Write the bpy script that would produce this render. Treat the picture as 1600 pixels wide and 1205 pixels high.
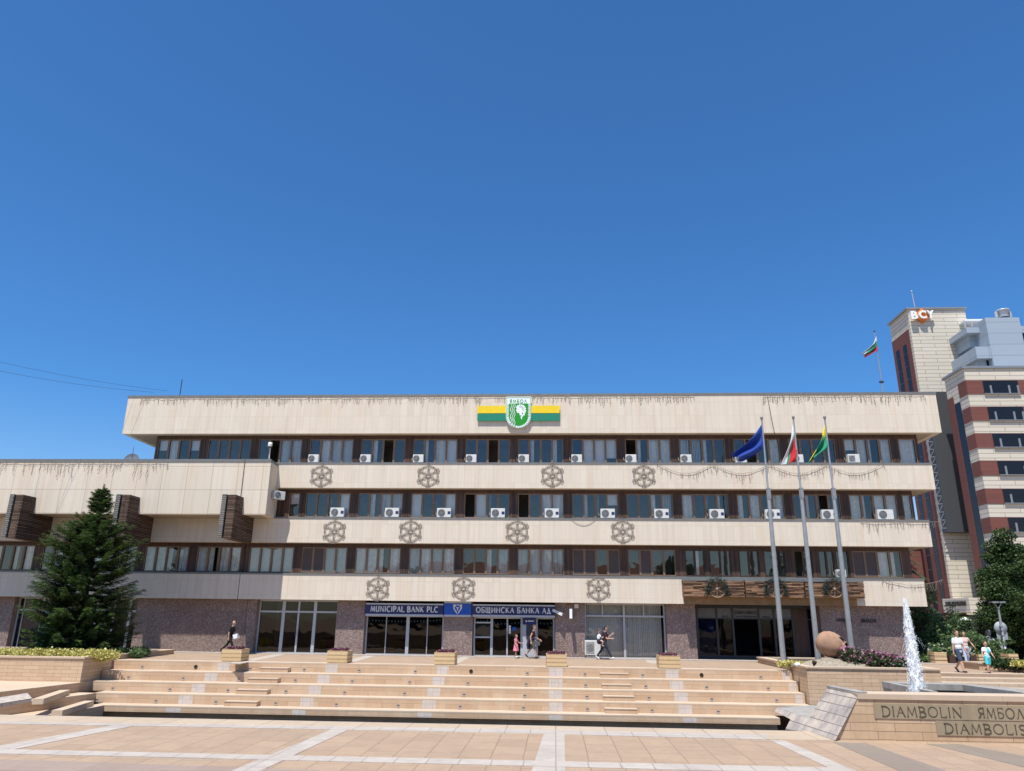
import bpy, bmesh, math, random
from mathutils import Matrix, Vector
from math import radians, sin, cos, pi, tan, atan2, sqrt

S = bpy.context.scene
C = S.collection
for o in list(bpy.data.objects):
    bpy.data.objects.remove(o)

# ------------------------------------------------------------------ camera, sky, sun
FPX, PITCH, ROLL, YAW, HC = 1163.7, 0.300128, 0.0121438, 0.0587981, 2.2
_cp, _sp = cos(PITCH), sin(PITCH)
_R = Matrix(((1, 0, 0), (0, -_sp, -_cp), (0, _cp, -_sp)))          # camera axes in the world
CAMR = Matrix.Rotation(YAW, 3, 'Z') @ _R @ Matrix.Rotation(ROLL, 3, 'Z')
cam_d = bpy.data.cameras.new('camera')
cam = bpy.data.objects.new('camera', cam_d)
C.objects.link(cam)
cam.matrix_world = Matrix.Translation((0, 0, HC)) @ CAMR.to_4x4()
cam_d.sensor_width = 36.0
cam_d.sensor_fit = 'HORIZONTAL'
cam_d.lens = FPX / 1600 * 36.0
cam_d.clip_end = 5000
S.camera = cam

SUN_EL, SUN_AZ = radians(67.0), radians(198.0)
W = bpy.data.worlds.new('World')
S.world = W
W.use_nodes = True
nt = W.node_tree
sky = nt.nodes.new('ShaderNodeTexSky')
sky.sky_type = 'NISHITA'
sky.sun_disc = False
sky.sun_elevation = SUN_EL
sky.sun_rotation = SUN_AZ
sky.altitude = 120
sky.air_density = 1.0
sky.dust_density = 0.35
sky.ozone_density = 2.6
nt.nodes['Background'].inputs[1].default_value = 0.121
tone = nt.nodes.new('ShaderNodeMix')                       # the deep clear blue of this sky
tone.data_type = 'RGBA'
tone.blend_type = 'MULTIPLY'
tone.inputs[0].default_value = 1.0
wtc = nt.nodes.new('ShaderNodeTexCoord')
wse = nt.nodes.new('ShaderNodeSeparateXYZ')
nt.links.new(wtc.outputs['Generated'], wse.inputs[0])
wrp = nt.nodes.new('ShaderNodeValToRGB')                  # paler towards the horizon, as clear summer air is
wrp.color_ramp.elements[0].position = 0.02
wrp.color_ramp.elements[0].color = (0.72, 0.80, 0.90, 1)
wrp.color_ramp.elements[1].position = 0.26
wrp.color_ramp.elements[1].color = (0.332, 0.68, 0.99, 1)
nt.links.new(wse.outputs[2], wrp.inputs[0])
nt.links.new(wrp.outputs[0], tone.inputs[7])
nt.links.new(sky.outputs[0], tone.inputs[6])
nt.links.new(tone.outputs[2], nt.nodes['Background'].inputs[0])
sd = bpy.data.lights.new('sun', 'SUN')
sd.energy = 4.9
sd.angle = radians(0.53)
sd.color = (1.0, 0.96, 0.885)
so = bpy.data.objects.new('sun', sd)
C.objects.link(so)
sdir = Vector((sin(SUN_AZ) * cos(SUN_EL), cos(SUN_AZ) * cos(SUN_EL), sin(SUN_EL)))
so.rotation_euler = sdir.to_track_quat('Z', 'Y').to_euler()
so.location = sdir * 100
S.view_settings.view_transform = 'Standard'
S.view_settings.look = 'None'
S.view_settings.exposure = 0.42
S.view_settings.gamma = 1.0
S.cycles.max_bounces = 8
S.cycles.transparent_max_bounces = 12
try:
    S.cycles.use_denoising = True
except Exception:
    pass


def at(px, py, y=None, z=None, x=None):
    """The point of the plane x / y / z = const that the photograph shows at a pixel: used to survey the place."""
    d = CAMR @ Vector((px - 800, 602.5 - py, -FPX))
    o = Vector((0, 0, HC))
    t = y / d.y if y is not None else ((z - HC) / d.z if z is not None else x / d.x)
    return o + d * t


# ------------------------------------------------------------------ materials
MATS = {}


def nd(t, kind, **kw):
    n = t.nodes.new(kind)
    for k, v in kw.items():
        if hasattr(n, k):
            setattr(n, k, v)
        else:
            n.inputs[k].default_value = v
    return n


def ramp(t, fac, stops):
    r = t.nodes.new('ShaderNodeValToRGB')
    el = r.color_ramp.elements
    while len(el) < len(stops):
        el.new(0.5)
    for e, (p, c) in zip(el, stops):
        e.position = p
        e.color = (c[0], c[1], c[2], 1)
    t.links.new(fac, r.inputs[0])
    return r.outputs[0]


def mixc(t, fac, a, b, mode='MIX'):
    m = t.nodes.new('ShaderNodeMix')
    m.data_type = 'RGBA'
    m.blend_type = mode
    for s, v in ((0, fac), (6, a), (7, b)):
        if isinstance(v, (int, float)):
            m.inputs[s].default_value = v
        elif isinstance(v, tuple):
            m.inputs[s].default_value = (v[0], v[1], v[2], 1)
        else:
            t.links.new(v, m.inputs[s])
    return m.outputs[2]


def newmat(name):
    m = bpy.data.materials.new(name)
    m.use_nodes = True
    t = m.node_tree
    b = t.nodes['Principled BSDF']
    MATS[name] = m
    return m, t, b


def wallcoord(t, flat=False, scale=(1, 1)):
    """World metres laid on walls as (x + y, z), on floors as (x, y)."""
    g = t.nodes.new('ShaderNodeNewGeometry')
    s = t.nodes.new('ShaderNodeSeparateXYZ')
    t.links.new(g.outputs['Position'], s.inputs[0])
    c = t.nodes.new('ShaderNodeCombineXYZ')
    if flat:
        t.links.new(s.outputs[0], c.inputs[0])
        t.links.new(s.outputs[1], c.inputs[1])
    else:
        a = t.nodes.new('ShaderNodeMath')
        a.operation = 'ADD'
        t.links.new(s.outputs[0], a.inputs[0])
        t.links.new(s.outputs[1], a.inputs[1])
        t.links.new(a.outputs[0], c.inputs[0])
        t.links.new(s.outputs[2], c.inputs[1])
    return c.outputs[0], g.outputs['Position']


def scaled(t, v, sc):
    m = t.nodes.new('ShaderNodeVectorMath')
    m.operation = 'MULTIPLY'
    t.links.new(v, m.inputs[0])
    m.inputs[1].default_value = sc
    return m.outputs[0]


def noise(t, vec, scale, detail=4, rough=0.6):
    n = nd(t, 'ShaderNodeTexNoise', Scale=scale, Detail=detail, Roughness=rough)
    t.links.new(vec, n.inputs['Vector'])
    return n.outputs[0]


def bump(t, b, h, strength=0.3, dist=0.02):
    n = nd(t, 'ShaderNodeBump', Strength=strength, Distance=dist)
    t.links.new(h, n.inputs['Height'])
    t.links.new(n.outputs[0], b.inputs['Normal'])


def plain(name, col, rough=0.6, metal=0.0, var=0.12, scale=6.0, spec=0.4):
    """A painted or plain surface with slight wear."""
    m, t, b = newmat(name)
    tc = t.nodes.new('ShaderNodeTexCoord')
    n = noise(t, tc.outputs['Object'], scale, 5)
    lo = tuple(c * (1 - var) for c in col)
    hi = tuple(min(1, c * (1 + var)) for c in col)
    t.links.new(ramp(t, n, [(0.3, lo), (0.7, hi)]), b.inputs['Base Color'])
    b.inputs['Roughness'].default_value = rough
    b.inputs['Metallic'].default_value = metal
    b.inputs['Specular IOR Level'].default_value = spec
    return m


def slabs(name, c1, c2, mortar, bw, rh, ms=0.006, flat=False, rough=0.75, offset=0.5, stain=None, stain_amt=0.35, bumpd=0.004, speck=0.12, off=(0, 0), swap=False):
    """Stone slabs or tiles with joints, tone differences from slab to slab and stains."""
    m, t, b = newmat(name)
    v, pos = wallcoord(t, flat)
    if swap:
        rt = t.nodes.new('ShaderNodeVectorRotate')
        rt.rotation_type = 'Z_AXIS'
        rt.inputs['Angle'].default_value = radians(90)
        t.links.new(v, rt.inputs['Vector'])
        v = rt.outputs[0]
    if off != (0, 0):
        ad = t.nodes.new('ShaderNodeVectorMath')
        ad.operation = 'ADD'
        ad.inputs[1].default_value = (off[0], off[1], 0)
        t.links.new(v, ad.inputs[0])
        v = ad.outputs[0]
    br = t.nodes.new('ShaderNodeTexBrick')
    br.offset = offset
    br.inputs['Scale'].default_value = 1.0
    br.inputs['Mortar Size'].default_value = ms
    br.inputs['Mortar Smooth'].default_value = 0.2
    br.inputs['Brick Width'].default_value = bw
    br.inputs['Row Height'].default_value = rh
    br.inputs['Bias'].default_value = 0.0
    br.inputs['Color1'].default_value = (*c1, 1)
    br.inputs['Color2'].default_value = (*c2, 1)
    br.inputs['Mortar'].default_value = (*mortar, 1)
    t.links.new(v, br.inputs['Vector'])
    col = br.outputs['Color']
    n2 = noise(t, pos, 9.0, 6, 0.7)
    col = mixc(t, speck, col, ramp(t, n2, [(0.3, (0.25, 0.25, 0.25)), (0.7, (1, 1, 1))]), 'MULTIPLY')
    if stain:
        n3 = noise(t, scaled(t, pos, (1.3, 1.3, 0.22)), 1.1, 6, 0.65)
        f = ramp(t, n3, [(0.48, (0, 0, 0)), (0.75, (stain_amt,) * 3)])
        col = mixc(t, f, col, stain)
        n4 = noise(t, scaled(t, pos, (3.2, 3.2, 3.2) if flat else (5.0, 5.0, 0.16)), 1.0, 5, 0.7)
        f4 = ramp(t, n4, [(0.47, (0, 0, 0)), (0.70, (0.85 * stain_amt,) * 3)])
        col = mixc(t, f4, col, tuple(c * 0.72 for c in stain))
        if flat:
            vs_ = nd(t, 'ShaderNodeTexVoronoi', Scale=1.9)
            t.links.new(pos, vs_.inputs['Vector'])
            f5 = ramp(t, vs_.outputs['Distance'], [(0.035, (0.55, 0.55, 0.55)), (0.06, (0, 0, 0))])
            col = mixc(t, f5, col, tuple(c * 0.55 for c in stain))
    t.links.new(col, b.inputs['Base Color'])
    b.inputs['Roughness'].default_value = rough
    b.inputs['Specular IOR Level'].default_value = 0.3
    if bumpd:
        inv = t.nodes.new('ShaderNodeMath')
        inv.operation = 'MULTIPLY_ADD'
        t.links.new(br.outputs['Fac'], inv.inputs[0])
        inv.inputs[1].default_value = -1.0
        t.links.new(n2, inv.inputs[2])
        bump(t, b, inv.outputs[0], 0.35, bumpd)
    return m


def speckle(name, cols, scale, rough=0.5, spec=0.5):
    """Rough crushed-stone granite render."""
    m, t, b = newmat(name)
    g = t.nodes.new('ShaderNodeNewGeometry')
    vo = nd(t, 'ShaderNodeTexVoronoi', Scale=scale)
    t.links.new(g.outputs['Position'], vo.inputs['Vector'])
    big = noise(t, g.outputs['Position'], 1.3, 6, 0.75)
    sep = t.nodes.new('ShaderNodeSeparateColor')
    t.links.new(vo.outputs['Color'], sep.inputs[0])
    col = ramp(t, sep.outputs[0], [(i / (len(cols) - 1), c) for i, c in enumerate(cols)])
    col = mixc(t, 0.45, col, ramp(t, big, [(0.3, (0.45, 0.42, 0.42)), (0.7, (1.15, 1.1, 1.1))]), 'MULTIPLY')
    t.links.new(col, b.inputs['Base Color'])
    b.inputs['Roughness'].default_value = rough
    b.inputs['Specular IOR Level'].default_value = spec
    bump(t, b, vo.outputs['Distance'], 0.4, 0.01)
    return m


def wood(name, c1, c2, axis='Z', scale=1.0, rough=0.6):
    m, t, b = newmat(name)
    g = t.nodes.new('ShaderNodeNewGeometry')
    sc = {'Z': (9, 9, 0.7), 'X': (0.7, 9, 16)}[axis]
    n = noise(t, scaled(t, g.outputs['Position'], sc), scale, 6, 0.65)
    col = ramp(t, n, [(0.3, c1), (0.68, c2)])
    big = noise(t, g.outputs['Position'], 0.7, 4)
    col = mixc(t, 0.5, col, ramp(t, big, [(0.35, (0.55, 0.5, 0.48)), (0.65, (1.2, 1.2, 1.2))]), 'MULTIPLY')
    col = mixc(t, 0.6, col, ramp(t, g.outputs['Random Per Island'], [(0.0, (0.35, 0.33, 0.32)), (1.0, (1.35, 1.3, 1.25))]), 'MULTIPLY')
    t.links.new(col, b.inputs['Base Color'])
    b.inputs['Roughness'].default_value = rough
    bump(t, b, n, 0.3, 0.01)
    return m


def glass(name, tint, refl=0.2, trans=0.7, rough=0.015, bumpy=0.02, fk=0.8):
    """Window glass: mirrors the sky, lets the room behind show through."""
    m = bpy.data.materials.new(name)
    m.use_nodes = True
    t = m.node_tree
    t.nodes.remove(t.nodes['Principled BSDF'])
    out = t.nodes['Material Output']
    tr = t.nodes.new('ShaderNodeBsdfTransparent')
    tr.inputs[0].default_value = (*[c * trans for c in tint], 1)
    gl = t.nodes.new('ShaderNodeBsdfGlossy')
    gl.inputs['Roughness'].default_value = rough
    gl.inputs[0].default_value = (1.0, 0.93, 0.84, 1)
    g = t.nodes.new('ShaderNodeNewGeometry')
    n = noise(t, g.outputs['Position'], 0.9, 2)
    bp = nd(t, 'ShaderNodeBump', Strength=bumpy, Distance=0.3)
    t.links.new(n, bp.inputs['Height'])
    t.links.new(bp.outputs[0], gl.inputs['Normal'])
    fr = t.nodes.new('ShaderNodeLayerWeight')
    fr.inputs[0].default_value = 0.3
    ma = t.nodes.new('ShaderNodeMath')
    ma.operation = 'MULTIPLY_ADD'
    t.links.new(fr.outputs['Fresnel'], ma.inputs[0])
    ma.inputs[1].default_value = fk
    ma.inputs[2].default_value = refl
    ma.use_clamp = True
    mx = t.nodes.new('ShaderNodeMixShader')
    t.links.new(ma.outputs[0], mx.inputs[0])
    t.links.new(tr.outputs[0], mx.inputs[1])
    t.links.new(gl.outputs[0], mx.inputs[2])
    t.links.new(mx.outputs[0], out.inputs[0])
    MATS[name] = m
    return m


def foliage(name, dark, light, scale=1.2, rough=0.55, trans=0.25):
    m, t, b = newmat(name)
    g = t.nodes.new('ShaderNodeNewGeometry')
    n = noise(t, g.outputs['Position'], scale, 4, 0.7)
    r = t.nodes.new('ShaderNodeMath')
    r.operation = 'MULTIPLY_ADD'
    t.links.new(g.outputs['Random Per Island'], r.inputs[0])
    r.inputs[1].default_value = 0.5
    t.links.new(n, r.inputs[2])
    col = ramp(t, r.outputs[0], [(0.45, dark), (1.0, light)])
    t.links.new(col, b.inputs['Base Color'])
    b.inputs['Roughness'].default_value = rough
    b.inputs['Specular IOR Level'].default_value = 0.25
    tl = t.nodes.new('ShaderNodeBsdfTranslucent')
    t.links.new(col, tl.inputs[0])
    mx = t.nodes.new('ShaderNodeMixShader')
    mx.inputs[0].default_value = trans
    out = t.nodes['Material Output']
    t.links.new(b.outputs[0], mx.inputs[1])
    t.links.new(tl.outputs[0], mx.inputs[2])
    t.links.new(mx.outputs[0], out.inputs[0])
    return m


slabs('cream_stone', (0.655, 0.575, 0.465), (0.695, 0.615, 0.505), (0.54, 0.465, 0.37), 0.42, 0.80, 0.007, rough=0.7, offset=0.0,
      stain=(0.62, 0.46, 0.32), stain_amt=0.33, bumpd=0.002, speck=0.07)
slabs('cream_panel', (0.655, 0.57, 0.455), (0.70, 0.615, 0.50), (0.36, 0.31, 0.25), 1.48, 1.36, 0.014, rough=0.7, offset=0.0,
      stain=(0.64, 0.47, 0.33), stain_amt=0.4, bumpd=0.003, speck=0.07, off=(0.4, 0.62))
slabs('peach_ashlar', (0.54, 0.37, 0.235), (0.62, 0.45, 0.30), (0.24, 0.16, 0.10), 0.72, 0.15, 0.006, rough=0.8, offset=0.5,
      stain=(0.52, 0.36, 0.24), stain_amt=0.4, bumpd=0.004, speck=0.16)
slabs('fountain_ashlar', (0.52, 0.36, 0.225), (0.61, 0.44, 0.29), (0.16, 0.11, 0.075), 0.66, 0.118, 0.004, rough=0.8, offset=0.4,
      stain=(0.45, 0.30, 0.18), stain_amt=0.45, bumpd=0.003, speck=0.2)
slabs('riser_stone', (0.50, 0.33, 0.205), (0.575, 0.405, 0.265), (0.30, 0.2, 0.13), 1.36, 0.2, 0.006, rough=0.8, offset=0.5,
      stain=(0.62, 0.50, 0.36), stain_amt=0.5, bumpd=0.003, speck=0.14)
slabs('tread_stone', (0.50, 0.385, 0.28), (0.54, 0.42, 0.31), (0.45, 0.33, 0.24), 1.36, 0.8, 0.005, flat=True, rough=0.8, bumpd=0.002, speck=0.1,
      stain=(0.6, 0.5, 0.4), stain_amt=0.3)
slabs('paving_sand', (0.36, 0.252, 0.17), (0.405, 0.288, 0.195), (0.25, 0.175, 0.125), 0.62, 0.42, 0.008, swap=True, flat=True, rough=0.8,
      stain=(0.31, 0.235, 0.18), stain_amt=0.4, bumpd=0.002, speck=0.14)
slabs('paving_terrace', (0.335, 0.235, 0.165), (0.37, 0.265, 0.185), (0.35, 0.26, 0.19), 0.6, 0.6, 0.006, flat=True, rough=0.85,
      stain=(0.42, 0.34, 0.27), stain_amt=0.5, bumpd=0.002, speck=0.16)
slabs('paving_light', (0.43, 0.375, 0.325), (0.47, 0.415, 0.36), (0.30, 0.25, 0.22), 0.4, 0.4, 0.009, flat=True, rough=0.75,
      stain=(0.36, 0.31, 0.27), stain_amt=0.45, bumpd=0.002, speck=0.14, offset=0.0)
slabs('paving_border', (0.45, 0.345, 0.245), (0.48, 0.375, 0.27), (0.27, 0.2, 0.15), 0.8, 3.0, 0.009, flat=True, rough=0.75, bumpd=0.002,
      stain=(0.40, 0.33, 0.27), stain_amt=0.4, speck=0.12, offset=0.0)
slabs('paving_dark', (0.235, 0.19, 0.15), (0.26, 0.21, 0.165), (0.24, 0.19, 0.15), 0.62, 0.42, 0.008, swap=True, flat=True, rough=0.75, bumpd=0.002, speck=0.15)
slabs('paving_rose', (0.30, 0.225, 0.185), (0.33, 0.25, 0.205), (0.3, 0.22, 0.17), 0.62, 0.42, 0.008, swap=True, flat=True, rough=0.75, bumpd=0.002, speck=0.15)
slabs('riser_light', (0.54, 0.475, 0.42), (0.60, 0.53, 0.47), (0.36, 0.3, 0.25), 0.33, 0.2, 0.006, rough=0.75, offset=0.0, bumpd=0.002, speck=0.16)
slabs('slide_stone', (0.50, 0.43, 0.37), (0.62, 0.52, 0.43), (0.16, 0.13, 0.11), 5.0, 0.13, 0.006, rough=0.7, offset=0.0,
      stain=(0.25, 0.23, 0.225), stain_amt=0.95, bumpd=0.003, speck=0.35)
slabs('rim_stone', (0.36, 0.33, 0.29), (0.42, 0.39, 0.35), (0.25, 0.22, 0.2), 1.3, 0.7, 0.005, rough=0.6, stain=(0.22, 0.2, 0.18), stain_amt=0.6, speck=0.25)
slabs('plaque_stone', (0.33, 0.265, 0.175), (0.35, 0.28, 0.185), (0.26, 0.2, 0.13), 2.1, 5.0, 0.003, rough=0.6, speck=0.2, bumpd=0.002, offset=0,
      stain=(0.27, 0.22, 0.15), stain_amt=0.5)
slabs('box_wood', (0.60, 0.42, 0.225), (0.67, 0.49, 0.28), (0.16, 0.1, 0.05), 9.0, 0.175, 0.010, rough=0.7, offset=0, bumpd=0.006, speck=0.2)
slabs('tower_cream', (0.60, 0.54, 0.43), (0.65, 0.585, 0.48), (0.26, 0.22, 0.17), 3.2, 0.48, 0.03, rough=0.6, offset=0.5, bumpd=0, speck=0.08)
slabs('tower_brick', (0.165, 0.060, 0.046), (0.185, 0.068, 0.052), (0.125, 0.05, 0.038), 1.6, 0.48, 0.02, rough=0.7, offset=0.5, bumpd=0, speck=0.1)
slabs('tower_metal', (0.32, 0.38, 0.44), (0.34, 0.40, 0.46), (0.24, 0.27, 0.3), 6.0, 1.35, 0.04, rough=0.4, offset=0, bumpd=0, speck=0.04)
slabs('fin_stone', (0.10, 0.062, 0.042), (0.26, 0.17, 0.12), (0.03, 0.02, 0.016), 1.3, 0.085, 0.022, rough=0.9, offset=0.35, bumpd=0.03, speck=0.5)
slabs('fin_grey', (0.22, 0.21, 0.20), (0.28, 0.26, 0.24), (0.07, 0.06, 0.05), 0.9, 0.115, 0.02, rough=0.9, offset=0.35, bumpd=0.03, speck=0.5)
slabs('opposite_wall', (0.13, 0.125, 0.115), (0.145, 0.14, 0.125), (0.3, 0.28, 0.24), 2.0, 0.5, 0.03, rough=0.8, bumpd=0)
slabs('roof_tile', (0.26, 0.10, 0.06), (0.32, 0.13, 0.08), (0.14, 0.06, 0.04), 0.4, 0.3, 0.03, rough=0.8, bumpd=0)
speckle('granite_render', [(0.15, 0.098, 0.082), (0.195, 0.136, 0.117), (0.235, 0.172, 0.150), (0.36, 0.30, 0.27)], 26.0)
speckle('gravel', [(0.20, 0.17, 0.13), (0.32, 0.28, 0.21), (0.42, 0.37, 0.29)], 22.0, 0.9, 0.2)
speckle('soil', [(0.10, 0.075, 0.05), (0.17, 0.13, 0.09)], 25.0, 0.95, 0.1)
wood('dark_wood', (0.040, 0.019, 0.011), (0.105, 0.052, 0.030), 'Z')
wood('balcony_wood', (0.03, 0.015, 0.009), (0.46, 0.27, 0.15), 'X', 1.0, 0.75)
plain('frame_tan', (0.25, 0.16, 0.10), 0.5)
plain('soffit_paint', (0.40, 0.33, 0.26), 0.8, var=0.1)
plain('tan_concrete', (0.27, 0.165, 0.08), 0.85, var=0.2, scale=3)
plain('lintel_grey', (0.13, 0.135, 0.14), 0.5)
plain('coping_metal', (0.19, 0.19, 0.18), 0.5, 0.3)
plain('room_wall', (0.22, 0.22, 0.21), 0.9)
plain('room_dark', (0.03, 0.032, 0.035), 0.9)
plain('curtain', (0.78, 0.78, 0.76), 0.9, var=0.15)
plain('blind', (0.70, 0.73, 0.73), 0.8, var=0.1)
plain('roller', (0.80, 0.81, 0.81), 0.8, var=0.05)
plain('brown_screen', (0.085, 0.062, 0.055), 0.7, var=0.1)
plain('alu_frame', (0.44, 0.46, 0.49), 0.4, 0.2, 0.08)
plain('dark_frame', (0.05, 0.052, 0.057), 0.4, 0.3)
plain('white_plastic', (0.60, 0.60, 0.575), 0.45, var=0.07)
plain('ac_grille', (0.11, 0.11, 0.11), 0.5)
plain('ac_panel', (0.27, 0.27, 0.265), 0.5)
plain('ac_badge', (0.02, 0.03, 0.12), 0.4)
plain('iron', (0.25, 0.205, 0.165), 0.6, 0.1)
plain('wire', (0.27, 0.23, 0.185), 0.7)
plain('wire_dark', (0.03, 0.03, 0.035), 0.6)
plain('pole_metal', (0.33, 0.34, 0.34), 0.4, 0.4, 0.1)
plain('lamp_grey', (0.27, 0.28, 0.29), 0.45, 0.4)
plain('sign_blue', (0.018, 0.024, 0.11), 0.4, var=0.06)
plain('sign_bright_blue', (0.012, 0.085, 0.42), 0.4, var=0.06)
plain('sign_letter', (0.62, 0.62, 0.62), 0.35, 0.2)
plain('emblem_white', (0.78, 0.84, 0.84), 0.45, var=0.03)
plain('step_plate', (0.36, 0.31, 0.27), 0.6)
plain('emblem_green', (0.016, 0.27, 0.013), 0.45, var=0.05)
plain('flag_yellow', (0.78, 0.56, 0.01), 0.55, var=0.05)
plain('flag_green', (0.006, 0.20, 0.125), 0.6, var=0.06)
plain('cloth_blue', (0.010, 0.045, 0.29), 0.7, var=0.1)
plain('cloth_white', (0.72, 0.73, 0.75), 0.8, var=0.05)
plain('cloth_green', (0.02, 0.27, 0.14), 0.7, var=0.1)
plain('cloth_red', (0.52, 0.015, 0.025), 0.7, var=0.1)
plain('cloth_yellow', (0.80, 0.62, 0.03), 0.7, var=0.1)
plain('orange_sign', (0.75, 0.19, 0.025), 0.45, var=0.05)
plain('sign_white', (0.82, 0.82, 0.82), 0.4, var=0.03)
plain('letter_dark', (0.035, 0.03, 0.03), 0.5)
plain('letter_grey', (0.17, 0.15, 0.15), 0.5)
plain('engraved', (0.075, 0.06, 0.04), 0.8)
plain('dark_panel', (0.062, 0.066, 0.072), 0.55, 0.1, 0.06)
plain('tower_glass', (0.012, 0.015, 0.022), 0.25, 0.0, 0.1, spec=0.25)
plain('clay', (0.31, 0.185, 0.12), 0.9, var=0.25, scale=3.0)
plain('clay_dark', (0.03, 0.02, 0.015), 0.9)
plain('garland', (0.012, 0.03, 0.026), 0.6, var=0.4, scale=20)
plain('wheel_wood', (0.26, 0.19, 0.13), 0.7)
plain('bark', (0.09, 0.065, 0.045), 0.9, var=0.3, scale=12)
plain('skin', (0.50, 0.29, 0.21), 0.55, var=0.06)
plain('hair_dark', (0.016, 0.012, 0.010), 0.5)
plain('hair_brown', (0.10, 0.045, 0.025), 0.5)
plain('black_cloth', (0.012, 0.012, 0.014), 0.85)
plain('white_shirt', (0.74, 0.76, 0.78), 0.85, var=0.05)
plain('denim', (0.035, 0.055, 0.11), 0.85, var=0.2)
plain('light_denim', (0.42, 0.52, 0.66), 0.85, var=0.15)
plain('dark_denim', (0.02, 0.028, 0.045), 0.85, var=0.2)
plain('pink_cloth', (0.72, 0.22, 0.32), 0.85, var=0.2, scale=25)
plain('pale_pink', (0.68, 0.47, 0.42), 0.85)
plain('teal_cloth', (0.06, 0.52, 0.60), 0.85)
plain('navy_cloth', (0.014, 0.018, 0.05), 0.85)
plain('grey_cloth', (0.10, 0.095, 0.095), 0.85)
plain('maroon_cloth', (0.05, 0.013, 0.016), 0.85)
plain('shoe_white', (0.75, 0.75, 0.74), 0.6)
plain('shoe_dark', (0.03, 0.025, 0.022), 0.6)
plain('paper', (0.76, 0.80, 0.88), 0.7)
plain('paper_blue', (0.10, 0.16, 0.38), 0.7)
plain('sign_back', (0.30, 0.33, 0.36), 0.6, 0.0, 0.08)
plain('asphalt', (0.06, 0.06, 0.06), 0.9)
plain('statue_stone', (0.26, 0.27, 0.28), 0.8)
plain('poster_blue', (0.055, 0.085, 0.19), 0.5, var=0.1)
plain('poster_green', (0.03, 0.20, 0.11), 0.5, var=0.3)
plain('red_box', (0.30, 0.02, 0.02), 0.5)
glass('window_glass', (1.0, 0.97, 0.92), 0.085, 0.93)
glass('shop_glass', (0.72, 0.78, 0.80), 0.025, 0.45, fk=0.55)
glass('entrance_glass', (0.5, 0.6, 0.75), 0.01, 0.4, fk=0.4)
foliage('spruce_needles', (0.012, 0.030, 0.016), (0.065, 0.11, 0.038), 1.6, trans=0.15)
foliage('spruce_tips', (0.040, 0.085, 0.024), (0.13, 0.20, 0.05), 1.6, trans=0.2)
foliage('maple_leaves', (0.014, 0.034, 0.012), (0.075, 0.125, 0.035), 0.8)
foliage('cedar_needles', (0.014, 0.036, 0.018), (0.055, 0.095, 0.035), 1.0, trans=0.1)
foliage('shrub_leaves', (0.05, 0.10, 0.036), (0.17, 0.25, 0.10), 1.3, trans=0.35)
foliage('hedge_leaves', (0.01, 0.024, 0.008), (0.04, 0.07, 0.02), 1.3)
foliage('yellow_leaves', (0.30, 0.27, 0.05), (0.72, 0.66, 0.26), 3.0)
foliage('bed_leaves', (0.012, 0.03, 0.010), (0.06, 0.10, 0.03), 3.0)
foliage('flower_pink', (0.38, 0.09, 0.22), (0.74, 0.44, 0.54), 3.0)
foliage('flower_mauve', (0.14, 0.02, 0.07), (0.42, 0.16, 0.26), 3.0)
foliage('flower_white', (0.5, 0.45, 0.38), (0.8, 0.76, 0.66), 3.0)
foliage('planter_leaves', (0.03, 0.014, 0.016), (0.13, 0.035, 0.05), 3.0)
# fountain water: broken white water and the still dark pool
m_, t_, b_ = newmat('jet_water')
b_.inputs['Base Color'].default_value = (0.92, 0.95, 0.98, 1)
b_.inputs['Roughness'].default_value = 0.38
b_.inputs['Transmission Weight'].default_value = 0.12
b_.inputs['IOR'].default_value = 1.33
m_, t_, b_ = newmat('pool_water')
b_.inputs['Base Color'].default_value = (0.012, 0.016, 0.014, 1)
b_.inputs['Roughness'].default_value = 0.06
b_.inputs['Specular IOR Level'].default_value = 0.5
g_ = t_.nodes.new('ShaderNodeNewGeometry')
bump(t_, b_, noise(t_, g_.outputs['Position'], 7.0, 3), 0.5, 0.03)


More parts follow.
